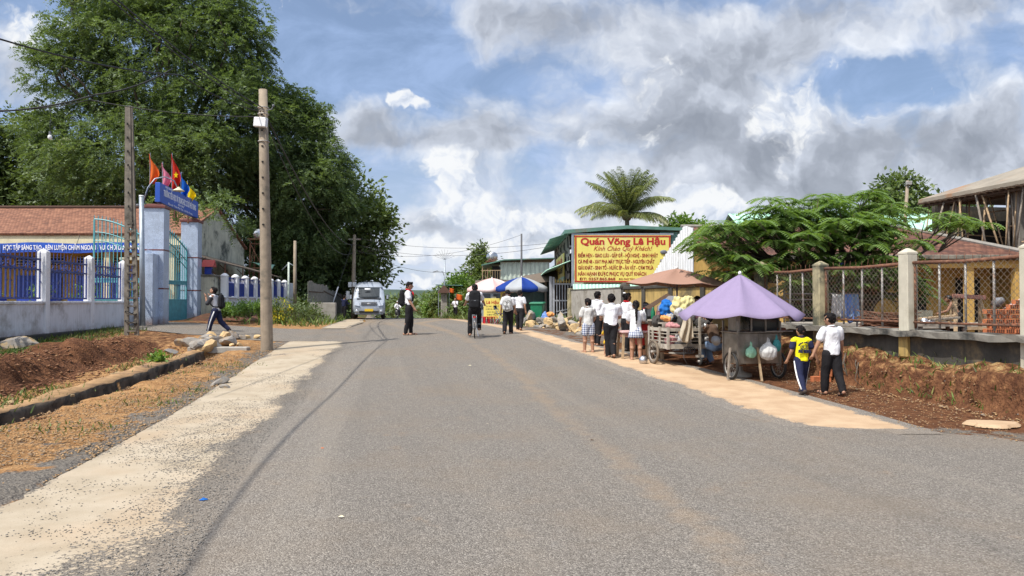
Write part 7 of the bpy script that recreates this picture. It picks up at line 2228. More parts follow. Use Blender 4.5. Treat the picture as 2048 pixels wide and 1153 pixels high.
for sx in (-1, 1):
 mb = MB(); mb.prism([(0, 0), (.30, .05), (.27, .36), (.18, .36), (.03, .22)] if sx > 0 else [(0, 0), (-.03, .22), (-.18, .36), (-.27, .36), (-.30, .05)], (sx * .56, .045, .80), (1, 0, 0), (0, .25, 1), .10)
 hl = mb.build('headlight', M_['lamp_glass'], vn); MB().ball((sx * .72, .03, .95), (.075, .03, .075), 10, 8).build('bulb', M_['chrome'], hl, True)
 MB().ball((sx * .74, .0, .52), (.085, .04, .085), 12, 8).build('fog_lamp', M_['lamp_glass'], vn, True)
 mb = MB(); mb.box((sx * 1.14, .95, 1.38), (.16, .10, .34), bev=.03); mb.tube([(sx * .95, 1.0, 1.25), (sx * 1.12, .97, 1.28)], .025, 6); mb.build('mirror', M_['black_plastic'], vn)
 MB().box((sx * 1.14, .895, 1.40), (.12, .012, .24)).build('mirror_shell', M_['silver_paint'], vn)
 for y in (.95, 4.6):
  mb = MB(); mb.tube([(sx * .76, y, .33), (sx * .79, y, .33), (sx * .96, y, .33), (sx * .985, y, .33)], [.28, .335, .335, .28], 24); o = mb.build('wheel', M_['rubber'], vn, True); MB().tube([(sx * .9, y, .33), (sx * .992, y, .33)], [.2, .19], 18).build('rim', M_['silver_dark'], o)
MB().box((0, .0, .47), (1.20, .05, .13), bev=.015).build('lower_intake', M_['black_plastic'], vn)
MB().box((0, -.035, .575), (.52, .02, .15), bev=.006).build('licence_plate', M_['plate_yellow'], vn)
MB().box((0, .05, .34), (1.75, .1, .10), bev=.03).build('bumper_lip', M_['silver_dark'], vn)
mb = MB()
for sx in (-1, 1): mb.box((sx * .935, 3.4, 1.66), (.02, 3.6, .55), (0, R(-sx * 9), 0))
for sx in (-1, 1):
 MB().box((sx * .93, 3.4, 1.66), (.03, 3.6, .55), (0, R(-sx * 11), 0), bev=.01).build('side_window', M_['glass_dark'], vn)
mbk = thing('motorbike', 'small dark motorbike with a rider coming over the crest', 'motorbike', gnd(796, 66, 0), .2)
for y in (0, 1.2):
 tm, rm = MB(), MB(); wheel(tm, rm, (0, y, .29), .29, .04, 10); o = rm.build('wheel', M_['chrome'], mbk, True); tm.build('tyre', M_['rubber'], o, True)
mb = MB(); mb.tube([(0, 0, .29), (0, .18, .75), (0, .25, .95)], .06, 8); mb.box((0, .25, .55), (.42, .10, .5), (R(-12), 0, 0), bev=.04); mb.tube([(0, .3, .4), (0, .9, .45), (0, 1.2, .55)], [.12, .16, .10], 10); mb.box((0, .95, .76), (.26, .7, .12), bev=.04); mb.build('fairing', M_['black_plastic'], mbk, True)
mb = MB(); mb.tube([(-.33, .32, 1.0), (0, .25, .98), (.33, .32, 1.0)], .02, 6); mb.ball((0, .12, .88), (.09, .08, .08), 10, 6); mb.build('handlebar', M_['chrome'], mbk, True)
t, inf = figure('distant motorbike rider in white shirt and white helmet', mbk.location + Matrix.Rotation(.2, 3, 'Z') @ Vector((0, .82, 0)), 1.62, R(180) + .2, dict(L=(1.35, 1.35, .2), R=(1.35, 1.35, .2), l=(.85, .2, .3, 0), r=(.85, .2, .3, 0), pelvis=.84), dict(U_W, sleeve=1.2, shoe='shoe', fine=False, cap='white_plastic'))
# ------------------------------------------------------------------ parasols
def parasol(label, base, apex_z, rim_z, rad, n, m1, m2=None, val=.0, rot=0.0, scallop=0.0, bow=.12, tilt=(0, 0), flaps=False, sub=6):
 t = thing('parasol', label, 'parasol', base)
 za, zr = apex_z - base.z, rim_z - base.z
 mb = MB()
 k_tot = n * sub; rings = 9
 def pt(k, s):
  a = rot + 2 * math.pi * k / k_tot
  f = (k % sub) / sub
  between = math.sin(math.pi * f)
  rr = rad * s * (1 - (1 - math.cos(math.pi / n)) * between)
  z = za + (zr - za) * (s ** (1.0 + bow)) - between * .075 * math.sin(math.pi * min(1, s * .8)) + scallop * between * max(0, s - .75) / .25 * .0
  if scallop: z -= scallop * (between ** 1.5) * max(0, (s - .6) / .4) ** 2 * (1 if flaps and ((k // sub) % n) in flaps else .25)
  x, y = rr * math.cos(a), rr * math.sin(a)
  return (x, y, z + tilt[0] * x + tilt[1] * y)
 mb.v.append((0, 0, za))
 for r in range(1, rings + 1):
  for k in range(k_tot): mb.v.append(pt(k, r / rings))
 for k in range(k_tot):
  mb.cur = (k // sub) % 2 if m2 else 0
  mb.face(0, 1 + k, 1 + (k + 1) % k_tot)
  for r in range(rings - 1):
   b = 1 + r * k_tot
   mb.face(b + k, b + k_tot + k, b + k_tot + (k + 1) % k_tot, b + (k + 1) % k_tot)
 if val:
  b = len(mb.v)
  for k in range(k_tot):
   x, y, z = pt(k, 1.0); mb.v.append((x * 1.01, y * 1.01, z - val + .012 * math.sin(k * 2.1)))
  e = 1 + (rings - 1) * k_tot
  for k in range(k_tot):
   mb.cur = (k // sub) % 2 if m2 else 0
   mb.face(e + k, b + k, b + (k + 1) % k_tot, e + (k + 1) % k_tot)
 o = mb.build('canopy', [M_[m1], M_[m2]] if m2 else M_[m1], t, True)
 solid(o, .006)
 rb = MB()
 for k in range(n):
  a = rot + 2 * math.pi * k / n
  x, y = rad * math.cos(a), rad * math.sin(a)
  rb.tube([(x * f, y * f, za + (zr - za) * f ** (1 + bow) - .022 + tilt[0] * x * f + tilt[1] * y * f) for f in (.03, .35, .7, .985)], .008, 5)
  rb.tube([(0, 0, za - .75 * (za - zr) - .25), (x * .5, y * .5, za + (zr - za) * .5 ** (1 + bow) - .03 + tilt[0] * x * .5 + tilt[1] * y * .5)], .006, 4)
 rb.build('ribs', M_['steel_pole'], t)
 MB().tube([(0, 0, -.05), (0, 0, za + .05)], .022, 10).build('pole', M_['white_plastic' if m1 == 'canvas_purple' else 'steel_pole'], t, True)
 MB().lathe([(.035, 0), (.03, .05), (.0, .075)], (0, 0, za - .005), 10).build('tip', M_['white_plastic'], t, True)
 MB().lathe([(.22, -.05), (.22, .05), (.06, .09), (.03, .3)], (0, 0, 0), 14).build('foot', M_['concrete_gray'], t, True)
 return t
pc_ = gnd(1480, 14.3)
parasol('purple parasol over the metal food cart', pc_, at(1478, 549, 14.3).z, 1.335, 1.21, 8, 'canvas_purple', rot=R(270 - 22.5 + 5), bow=.06, scallop=.08, flaps=(6, 1, 2), sub=8)
pc_ = gnd(1354, 17.8)
parasol('wide faded brown parasol above the goods cart', pc_, at(1352, 538, 17.8).z, at(1300, 571, 17.8).z + .03, 1.33, 8, 'canvas_brown', rot=R(12), bow=.25, tilt=(-.03, 0))
pc_ = gnd(1043, 32.2)
parasol('blue and pale grey striped parasol at the drinks stall', pc_, at(1043, 555, 32.2).z, at(1043, 578, 32.2).z + .06, 1.20, 10, 'canvas_blue', 'canvas_gray', .17, rot=R(270), bow=.55)
pc_ = gnd(984, 36)
parasol('pink parasol behind the striped one', pc_, at(984, 557, 36).z, at(984, 580, 36).z + .06, 1.29, 10, 'canvas_pink', 'canvas_pale_pink', .17, rot=R(275), bow=.55)
# ------------------------------------------------------------------ food carts and goods
def lump(name, label, cat, pos, size, m_, seed, group=None, knot=False, vox=.014, spiky=.045):
 """a filled plastic bag or wrapped bundle"""
 r = random.Random(seed)
 t = thing(name, label, cat, pos, r.uniform(0, 3), group)
 mb = MB()
 sx, sy, sz = size
 for k in range(5): mb.ball((r.uniform(-.3, .3) * sx, r.uniform(-.3, .3) * sy, sz * r.uniform(.28, .55)), (sx * r.uniform(.25, .42), sy * r.uniform(.25, .42), sz * r.uniform(.22, .42)), 12, 8)
 if knot: mb.tube([(0, 0, sz * .6), (0, 0, sz * .95), (.0, 0, sz * 1.3)], [sx * .22, sx * .07, sx * .10], 8)
 remesh(mb, 'body', M_[m_], t, vox, 3, spiky, seed, 16)
 return t
fc = thing('food_cart', 'grey steel food cart with glass case on two bicycle wheels under the purple parasol', 'cart', gnd(1502, 13.95, .0), R(12))
mb = MB(); mb.box((0, 0, .60), (.88, .56, .58), bev=.012)
for x in (-.44, .44):
 for y in (-.28, .28): mb.box((x, y, .70), (.035, .035, .84))
mb.box((0, -.285, .60), (.02, .02, .56)); mb.build('cabinet', M_['cart_steel'], fc)
MB().box((0, 0, .905), (.96, .64, .03), bev=.008).build('counter', M_['cart_steel'], fc)
mb = MB()
for x in (-.14, .16, .44):
 for y in (-.24, .24): mb.box((x, y, 1.12), (.028, .028, .42))
mb.box((.15, 0, 1.33), (.64, .54, .025)); mb.build('case_frame', M_['cart_steel'], fc)
gc = MB(); gc.box((.01, -.23, 1.12), (.26, .008, .38)); gc.box((.30, -.23, 1.12), (.25, .008, .38)); gc.box((-.13, 0, 1.12), (.008, .44, .38)); gc.build('glass_pane', M_['glass_dark'], fc)
MB().box((-.36, 0, 1.10), (.10, .30, .36), bev=.01).build('side_board', M_['cart_steel'], fc)
for x in (-.33, .36):
 tm, rm = MB(), MB(); wheel(tm, rm, (x + (-.17 if x < 0 else .14), -.12, .27), .27, .026, 20); o = rm.build('wheel', M_['galv_bar'], fc, True); tm.build('tyre', M_['rubber'], o, True)
MB().tube([(-.52, -.12, .27), (.52, -.12, .27)], .014, 6).build('axle', M_['rust_iron'], fc)
MB().beam((-.08, -.50, 0), (-.05, -.30, .62), .035, .035).build('prop_stick', M_['wood_pale'], fc); MB().beam((-.62, -.22, .02), (-.56, -.20, .62), .05, .025).build('prop_stick', M_['wood_gray'], fc)
mb = MB(); mb.tube([(.1, -.30, .92), (.2, -.42, .93), (.62, -.42, .93), (.68, -.2, .92), (.66, .1, .92)], .010, 6); mb.build('rail', M_['galv_bar'], fc, True)
MB().box((.50, -.10, .96), (.18, .30, .06), bev=.01).build('shelf', M_['rust_iron'], fc); MB().tube([(-.6, .1, .78), (-.75, 0, .74)], [.03, .10], 10).build('basin', M_['gray_plastic'], fc, True)
def hanging_bag(px, py, D, w, h, m_, label):
 c = at(px, py, D)
 t = thing('plastic_bag', label, 'bag', c)
 mb = MB(); mb.ball((0, 0, -h * .55), (w * .5, w * .42, h * .42), 14, 10); mb.ball((.1 * w, -.05 * w, -h * .68), (w * .36, w * .34, h * .26), 12, 8); mb.tube([(0, 0, -h * .3), (0, 0, -h * .05)], [w * .30, w * .10], 10)
 remesh(mb, 'body', M_[m_], t, .011, 3, .014, int(px), 18)
 mb = MB(); mb.tube([(w * .05, 0, -h * .1), (w * .08, .01, .03), (0, .02, .06), (-w * .05, 0, -h * .1)], [.016, .010, .008, .014], 6); mb.build('handle', M_[m_], t, True)
 return t
hanging_bag(1502, 690, 13.55, .20, .26, 'bag_green', 'pale green knotted bag hanging on the metal cart')
hanging_bag(1536, 682, 13.5, .33, .38, 'bag_white', 'big white plastic bag hanging on the right of the metal cart')
hanging_bag(1553, 676, 13.65, .17, .28, 'bag_teal', 'teal bag hanging at the right end of the metal cart')
tc_ = gnd(1363, 16.0); tc_.z += .0
tr = thing('goods_cart', 'low slatted goods cart on wheels crowded with snacks under the brown parasol', 'cart', tc_, R(14))
cw, cd = .56, .45
mb = MB(); mb.box((0, 0, .40), (1.12, .90, .04)); mb.build('deck', M_['cart_wood'], tr)
mb = MB()
for z, h_ in ((.41, .10), (.77, .07)):
 mb.box((0, -cd, z), (1.14, .03, h_)); mb.box((-cw, 0, z), (.03, .88, h_)); mb.box((cw, 0, z), (.03, .88, h_)); mb.box((0, cd, z), (1.14, .03, h_))
for z in (.52, .60, .68):
 mb.tube([(-cw, -cd, z), (cw, -cd, z)], .010, 6); mb.tube([(-cw, -cd, z), (-cw, cd, z)], .010, 6)
for x in (-cw, -.12, .20, cw): mb.box((x, -cd - .02, .59), (.055 if abs(x) > .3 else .02, .03, .48))
for y in (-.1, .25, cd): mb.box((-cw - .02, y, .59), (.03, .045, .48))
mb.box((cw + .05, -cd + .05, .60), (.08, .03, .56)); mb.build('side_rails', M_['cart_wood'], tr)
mb = MB(); mb.box((.16, -cd - .07, .62), (.05, .04, .85), bev=.008); mb.box((.16, -cd - .06, .20), (.16, .08, .05)); mb.build('front_post', M_['cart_wood'], tr)
for (x, y, r, w_) in ((-.66, .05, .27, .032), (.62, .10, .27, .032), (.16, -cd - .08, .09, .028)):
 tm, rm = MB(), MB(); wheel(tm, rm, (x, y, r), r, w_, 12); o = rm.build('wheel', M_['galv_bar'], tr, True); tm.build('tyre', M_['rubber_dusty'] if r > .1 else M_['rubber'], o, True)
MB().tube([(-.66, .05, .27), (.62, .10, .27)], .018, 6).build('axle', M_['rust_iron'], tr)
mb = MB()
for k in range(4): mb.tube([(-.16 + .06 * math.cos(a) + .05 * k, -cd - .06, .33 + .07 * math.sin(a)) for a in np.linspace(0, 6.28, 11)], .008, 5)
mb.tube([(-.2, -cd - .05, .33), (-.22, -cd - .06, .18), (-.15, -cd - .08, .04)], .007, 5); mb.build('rope', M_['cable_gray'], tr, True)
mb = MB(); mb.box((-.33, .1, .90), (.40, .5, .03)); mb.box((-.33, -.15, .85), (.42, .02, .14)); mb.box((.44, -.3, .86), (.22, .02, .16)); mb.build('tray', M_['cart_wood'], tr)
WT = lambda v: tr.location + Matrix.Rotation(R(14), 3, 'Z') @ Vector(v)
GG = 'snack bundles piled on the goods cart'
goods = [((-.42, -.05, .93), (0.22, 0.20, 0.18), 'cloth_orange', 'orange snack jar lump on the left tray of the goods cart'), ((-.26, .05, .93), (0.20, 0.18, 0.21), 'wrap_clear', 'clear jar of sweets on the left tray of the goods cart'),
  ((-.20, .22, 1.00), (0.34, 0.25, 0.52), 'wrap_blue', 'stack of bright blue snack packs in the middle of the goods cart'), ((-.05, -.12, .98), (0.42, 0.30, 0.60), 'wrap_yellow', 'tall pale yellow bundle of snack packets on the goods cart'),
  ((-.10, -.34, .78), (0.39, 0.25, 0.39), 'wrap_dark', 'dark sack below the pale yellow bundle'), ((-.16, -.22, 1.02), (0.22, 0.18, 0.26), 'wrap_clear', 'small clear bag tucked against the pale yellow bundle'),
  ((.28, -.10, .98), (0.34, 0.28, 0.34), 'wrap_clear', 'shiny clear bag behind the hanging beige cloth'), ((.34, -.28, .79), (0.42, 0.28, 0.29), 'wrap_dark', 'dark pile of snacks at the right of the goods cart'),
  ((.42, -.05, .84), (0.34, 0.25, 0.34), 'wrap_pink', 'pink snack bundle at the right of the goods cart'), ((.50, .10, .86), (0.31, 0.25, 0.44), 'wrap_green', 'yellow green sack at the right end of the goods cart'),
  ((.30, -.36, .78), (0.28, 0.18, 0.18), 'foil', 'crumpled foil packet on the top rail of the goods cart'), ((-.22, -.30, .43), (0.46, 0.28, 0.27), 'wrap_clear', 'clear bags packed behind the slats at the left of the goods cart'),
  ((.16, -.28, .43), (0.44, 0.30, 0.32), 'wrap_dark', 'mixed packets behind the slats in the middle of the goods cart'), ((.38, -.30, .43), (0.31, 0.28, 0.32), 'wrap_clear', 'white crackling bag behind the slats at the right of the goods cart'),
  ((-.48, .25, .78), (0.28, 0.25, 0.39), 'wrap_dark', 'dark bag at the far left corner of the goods cart'), ((.10, .28, .80), (0.48, 0.33, 0.52), 'wrap_dark', 'black sack at the rear of the goods cart'),
  ((-.36, -.30, .78), (0.28, 0.20, 0.18), 'wrap_pink', 'small reddish packet on the left rail of the goods cart'), ((-.40, -.18, .43), (0.33, 0.28, 0.23), 'wrap_pink', 'reddish packets behind the left slats of the goods cart'),
  ((.04, -.02, 1.10), (0.25, 0.18, 0.36), 'wrap_clear', 'pale bag poking up behind the yellow bundle'), ((.46, -.28, .79), (0.22, 0.18, 0.26), 'cloth_orange', 'orange packet in the right corner of the goods cart')]
for i, (v_, s_, m_, lab) in enumerate(goods): lump('snack_bundle', lab, 'snacks', WT(v_), s_, m_, 300 + i, GG)
mb = MB(); nu = 12
for j in range(nu + 1):
 for i in range(nu + 1):
  u, v = i / nu, j / nu
  mb.v.append(((u - .5) * (.16 + .14 * v) + .02 * math.sin(v * 5), .03 * math.sin(u * 14 + v * 3) * (1 + v), -v * (.50 + .12 * math.sin(u * 3.1))))
for j in range(nu):
 for i in range(nu):
  k = j * (nu + 1) + i; mb.face(k, k + 1, k + nu + 2, k + nu + 1)
o = solid(mb.build('cloth', M_['cloth_beige'], None, True, loc=at(1374, 628, 15.35)), .006); tag(o, 'beige cloth hanging from the front post of the goods cart', 'cloth')
o = MB().prism([(-.36, 0), (.34, 0), (.34, .16), (.10, .34), (-.10, .34), (-.36, .10)], WT((-.02, .36, 1.16)), (1, .1, 0), (0, .25, 1), .02).build('sheet', M_['cloth_gray']); tag(o, 'grey plastic sheet propped up behind the goods on the cart', 'sheet')
o = MB().prism([(-.55, .0), (.0, .32), (.5, 0), (.38, -.06), (.0, .22), (-.45, -.05)], WT((-.02, .62, 1.24)), (1, 0, 0), (0, .3, 1), .03).build('cloth_cover', M_['cloth_brown']); tag(o, 'dark brown cloth peak behind the goods cart', 'cloth')
tb = thing('table', 'small table with pink top and wooden legs beside the red chest', 'table', gnd(1264, 16.9), R(8))
MB().box((0, 0, .62), (.62, .48, .05), bev=.012).build('top', M_['canvas_pink'], tb)
MB().box((0, 0, .55), (.56, .42, .09)).build('apron', M_['wood_pink'], tb)
for x in (-.26, .26):
 for y in (-.19, .19): MB().beam((x * 1.15, y * 1.15, 0), (x, y, .58), .05, .05).build('leg', M_['wood_pale'], tb)
rc = thing('food_chest', 'red insulated food chest on legs left of the goods cart', 'chest', gnd(1291, 17.0), R(10))
MB().box((0, 0, .55), (.42, .42, .50), bev=.025).build('body', M_['red_paint'], rc); MB().box((0, 0, .83), (.46, .46, .07), bev=.02).build('lid', M_['cart_steel'], rc)
for x in (-.17, .17):
 for y in (-.17, .17): MB().box((x, y, .15), (.04, .04, .30)).build('leg', M_['wood_dark'], rc)
bx = thing('speaker_box', 'black box standing on the lid of the red chest', 'box', gnd(1297, 17.05, .868), R(15))
MB().box((0, 0, .20), (.20, .22, .40), bev=.02).build('case', M_['black_plastic'], bx); MB().box((0, -.112, .22), (.16, .01, .24), bev=.004).build('panel', M_['gray_plastic'], bx)
for i, (px, D, m_, lab) in enumerate([(1306, 16.8, 'bin_green', 'large green drink bottle at the left end of the goods cart'), (1316, 16.7, 'wrap_pink', 'pink drink bottle next to the large green one'), (1288, 16.8, 'white_plastic', 'white bottle on the red chest')]):
 z_ = .868 if i == 2 else .92
 b_ = thing('bottle', lab, 'bottle', gnd(px, D, z_))
 MB().lathe([(.045, 0), (.05, .02), (.05, .17), (.02, .24), (.018, .29)], (0, 0, 0), 12).build('body', M_[m_], b_, True); MB().lathe([(.02, .285), (.02, .31), (0, .312)], (0, 0, 0), 10).build('cap', M_['red_paint'], b_)
 if i < 2: MB().box((0, 0, -.03), (.16, .16, .04)).build('crate_top', M_['cart_wood'], b_) if False else None
sd = thing('side_stand', 'small wooden stand carrying bottles between the red chest and the goods cart', 'stand', gnd(1311, 16.75), R(12)); MB().box((0, 0, .90), (.34, .26, .04)).build('top', M_['cart_wood'], sd)
for x in (-.14, .14): MB().box((x, 0, .44), (.04, .2, .88)).build('leg', M_['wood_dark'], sd)
pt_ = gnd(1286, 15.9); o = MB().ball((0, 0, .09), (.10, .10, .10), 14, 10).build('pot', M_['chrome'], None, True, loc=pt_); tag(o, 'shiny metal pot on the ground by the big left cart wheel', 'pot')
# ------------------------------------------------------------------ drinks stall by the road
def stool(px, D, lab, grp):
 t = thing('stool', lab, 'stool', gnd(px, D), random.uniform(0, 1), grp)
 MB().box((0, 0, .30), (.28, .28, .03), bev=.012).build('seat', M_['red_stool'], t)
 for x in (-.12, .12):
  for y in (-.12, .12): MB().beam((x * 1.2, y * 1.2, 0), (x, y, .29), .055, .022).build('leg', M_['red_stool'], t)
 return t
for i, px in enumerate((968, 975, 982, 989)): stool(px, 31.6 + .3 * (i % 2), ['leftmost red plastic stool in front of the yellow menu board', 'second red plastic stool in front of the yellow menu board', 'third red plastic stool in front of the yellow menu board', 'red plastic stool nearest the folding chair'][i], 'red stools at the drinks stall')
ch = thing('folding_chair', 'folding chair with crossed steel legs beside the red stools', 'chair', gnd(1000, 31.4), R(-15))
MB().box((0, 0, .46), (.42, .40, .03), bev=.01).build('seat', M_['black_plastic'], ch)
for a, b in (((-.22, 0, 0), (.2, 0, .5)), ((.22, 0, 0), (-.22, 0, .75))):
 for y in (-.19, .19): MB().tube([(a[0], y, a[2]), (b[0], y, b[2])], .014, 6).build('leg', M_['chrome'], ch)
MB().box((-.22, 0, .72), (.03, .40, .18), bev=.01).build('backrest', M_['black_plastic'], ch)
mbd = thing('menu_board', 'yellow menu board with red title behind the red stools', 'sign', gnd(985, 32.6, .22), 0)
MB().box((0, 0, .45), (.80, .03, .92), bev=.006).build('board', M_['sign_yellow'], mbd)
Mk = lambda x, z: plane_m((x, -.018, z), (1, 0, 0))
text_mesh('lettering', 'Lê Hậu', .20, M_['letter_red'], mbd, Mk(0, .72), bold=.004, width=.56)
for k, s in enumerate(('CÀ PHÊ - SINH TỐ', 'NƯỚC ÉP - ĂN VẶT', 'GIẢI KHÁT', 'CƠM TRƯA')): text_mesh('lettering', s, .085, M_['letter_dark'], mbd, Mk(0, .54 - k * .125), width=.60 if k < 2 else .5)
for x in (-.36, .36): MB().box((x, .03, .1), (.03, .03, .75)).build('leg', M_['wood_gray'], mbd)
sbn = thing('standing_banner', 'narrow yellow standing banner at the right of the menu board', 'banner', gnd(1009, 32.5, .05), 0); MB().box((0, 0, .78), (.36, .02, 1.5), bev=.004).build('cloth', M_['sign_yellow'], sbn)
MB().ball((-.02, -.015, 1.15), (.10, .012, .17), 12, 8).build('cup_print', M_['wood_pale'], sbn, True); MB().box((0, 0, .02), (.4, .25, .03)).build('foot', M_['steel_pole'], sbn)
for k in range(3): MB().box((.06, -.013, .75 - k * .12), (.22, .006, .03)).build('print_line', M_['letter_red'], sbn)
dc = thing('drinks_cabinet', 'grey glass fronted drinks cabinet in the shade of the pink parasol', 'cabinet', gnd(984, 35.2), 0)
MB().box((0, 0, .75), (1.5, .55, 1.5), bev=.02).build('case', M_['steel_pole'], dc)
for x in (-.38, .38): MB().box((x, -.285, 1.0), (.62, .02, .75)).build('pane', M_['glass_dark'], dc)
for i, (x, m_) in enumerate(((-.55, 'white_plastic'), (-.3, 'white_plastic'), (.1, 'cream_paint'))): MB().box((x, -.31, 1.1 - .2 * (i % 2)), (.22, .02, .28)).build('price_card', M_[m_], dc)
mb_ = thing('wheelie_bin', 'green plastic wheelie bin behind the rock pile', 'bin', gnd(1075, 28.6), R(-12))
mb = MB(); b0 = [(-.19, -.22), (.19, -.22), (.19, .22), (-.19, .22)]; b1 = [(-.25, -.28), (.25, -.28), (.25, .28), (-.25, .28)]
mb.v += [(x, y, .06) for x, y in b0] + [(x, y, .86) for x, y in b1]; mb.face(3, 2, 1, 0); mb.face(4, 5, 6, 7)
for k in range(4): mb.face(k, (k + 1) % 4, 4 + (k + 1) % 4, 4 + k)
bd = mb.build('body', M_['bin_green'], mb_); bd.modifiers.new('b', 'BEVEL').width = .02
MB().box((0, 0, .90), (.58, .64, .08), (R(3), 0, 0), bev=.03).build('lid', M_['bin_green'], mb_)
for x in (-.2, .2): MB().tube([(x - .02, .25, .09), (x + .02, .25, .09)], .09, 12).build('wheel', M_['rubber'], mb_)
lump('cloth_heap', 'heap of blue and orange cloths right of the green bin', 'cloth', gnd(1094, 28.3), (.55, .4, .62), 'cloth_blue', 401); lump('cloth_bundle', 'small orange cloth bundle on top of the blue heap', 'cloth', gnd(1101, 28.2, .35), (.34, .26, .26), 'cloth_orange', 402)
sc = thing('shade_box', 'dark teal counter box in the shade behind the boys at the stall', 'counter', gnd(1062, 33.5), 0); MB().box((0, 0, .45), (.7, .5, .9), bev=.02).build('body', M_['dark_teal'], sc); MB().box((0, 0, .92), (.8, .58, .05), bev=.01).build('top', M_['wood_gray'], sc)
sh_ = thing('shrine_pillar', 'small grey pillar with a red tiled cap at the far right of the road', 'pillar', gnd(888, 61), R(10))
MB().box((0, 0, 1.0), (.5, .5, 2.3), bev=.02).build('shaft', M_['concrete_gray'], sh_); MB().lathe([(.75, 0), (.5, .25), (.1, .62), (0, .65)], (0, 0, 2.15), 4, Euler((0, 0, R(45))).to_matrix()).build('cap', M_['tile_orange'], sh_)
ro = thing('shelter_roof', 'flat green roofed shelter above the distant shrine pillar', 'shelter', gnd(900, 63), 0); MB().box((0, 0, 2.75), (2.3, 1.6, .08), (0, R(1), 0)).build('roof', M_['green_iron'], ro)
for x in (-1.0, 1.0): MB().box((x, 0, 1.3), (.07, .07, 2.8)).build('post', M_['steel_pole'], ro)
for (px, py_, D, s, lab) in ((918, 594, 53.6, .27, 'orange red flag above the distant walker with the phone'), (903, 581, 58, .22, 'small red flag at the edge of the bright tree')):
 c = at(px, py_, D); t = thing('flag', lab, 'flag', (c.x, c.y, ground(c.x, c.y)))
 h = c.z - t.location.z; MB().tube([(-s * .9, 0, 0), (-s * .8, 0, h + s)], .015, 5).build('flagpole', M_['steel_pole'], t)
 fm = MB()
 for j in range(7):
  for i in range(9): fm.v.append((-s * .8 + i / 8 * s * 1.7, .05 * math.sin(i * .9), h + s * (.8 - 1.6 * j / 6) - .35 * s * i / 8))
 for j in range(6):
  for i in range(8):
   k = j * 9 + i; fm.face(k, k + 1, k + 10, k + 9)
 solid(fm.build('cloth', M_['flag_orange'], t, True), .006)
# ------------------------------------------------------------------ rocks
def rock_mesh(seed, m_):
 r = random.Random(seed)
 bm = bmesh.new(); bmesh.ops.create_icosphere(bm, subdivisions=2, radius=1)
 pl = [(Vector((r.gauss(0, 1), r.gauss(0, 1), r.gauss(0, .8))).normalized(), r.uniform(.45, .8)) for _ in range(9)]
 for v in bm.verts:
  for nrm, d in pl:
   k = v.co.dot(nrm)
   if k > d: v.co -= nrm * (k - d)
  v.co += v.co.normalized() * mnoise.noise(v.co * 3 + Vector((seed, 0, 0))) * .06
 me = bpy.data.meshes.new('rock'); bm.to_mesh(me); bm.free(); me.materials.append(M_[m_]); return me
ROCKS = [rock_mesh(i, ['rock_gray', 'rock_tan', 'rock_tan', 'rock_gray', 'rock_dark'][i % 5]) for i in range(10)]
rr_ = random.Random(12)
def rock(pos, s, k, label, group):
 o = link(bpy.data.objects.new('rock', ROCKS[k])); o.location = pos + Vector((0, 0, s[2] * .55)); o.scale = s; o.rotation_euler = (rr_.uniform(-.4, .4), rr_.uniform(-.4, .4), rr_.uniform(0, 6))
 return tag(o, label, 'rock', group)
GR1 = 'rocks heaped where the ditch meets the side drive'
for i in range(30):
 px = rr_.uniform(362, 470) if i < 22 else rr_.uniform(455, 520)
 py_ = 707 - (px - 362) * .16 - rr_.random() * 24
 p = on_ground_at(px, max(672, py_) + 6)
 s = rr_.uniform(.13, .27) if i < 22 else rr_.uniform(.07, .13)
 rock(p, (s * 1.2, s, s * .7), rr_.randrange(10), 'broken rock lying in the heap at the mouth of the ditch below the gate', GR1)
GR2 = 'quarried rocks in the long pile beside the road'
for i in range(74):
 f = rr_.random()
 px = 1032 + 150 * f
 D = 29.5 - 7.0 * f + rr_.uniform(-.7, 1.6)
 s = rr_.uniform(.12, .24) if i < 50 else rr_.uniform(.06, .12)
 rock(gnd(px, D, (.0 if i % 3 else .18) - .05), (s * 1.2, s, s * rr_.uniform(.65, .95)), rr_.randrange(10), 'tan or grey quarried rock in the roadside pile between stall and schoolchildren', GR2)
rock(gnd(1124, 24.6, .02), (.46, .18, .42), 0, 'largest round edged grey slab leaning in the roadside rock pile', GR2)
rock(gnd(1060, 28.2, .25), (.45, .24, .25), 0, 'big grey brown slab in front of the green bin', GR2)
mb = MB(); mb.tube([(0, 0, 0), (.9, .3, .28)], .05, 6); o = mb.build('branch', M_['wood_pale'], None, True, loc=gnd(1098, 27.4, .1)); tag(o, 'pale wooden stake lying across the rock pile', 'stake')
for i, (px, py_, s, k, lab) in enumerate([(440, 770, .16, 3, 'flat pale stone on the orange gravel beside the pale strip'), (452, 778, .10, 0, 'small grey stone next to the flat pale one'), (138, 812, .08, 1, 'white stone on the lip of the ditch'), (342, 708, .16, 4, 'reddish rock on the bank near the ditch mouth'),
          (20, 812, .10, 1, 'orange stone lying on the mortared ditch wall'), (232, 752, .10, 1, 'tan stone on top of the ditch wall'), (40, 700, .35, 0, 'flat grey boulder half buried at the top of the red bank')]):
 rock(on_ground_at(px, py_), (s * 1.3, s, s * .5), k, lab, None)
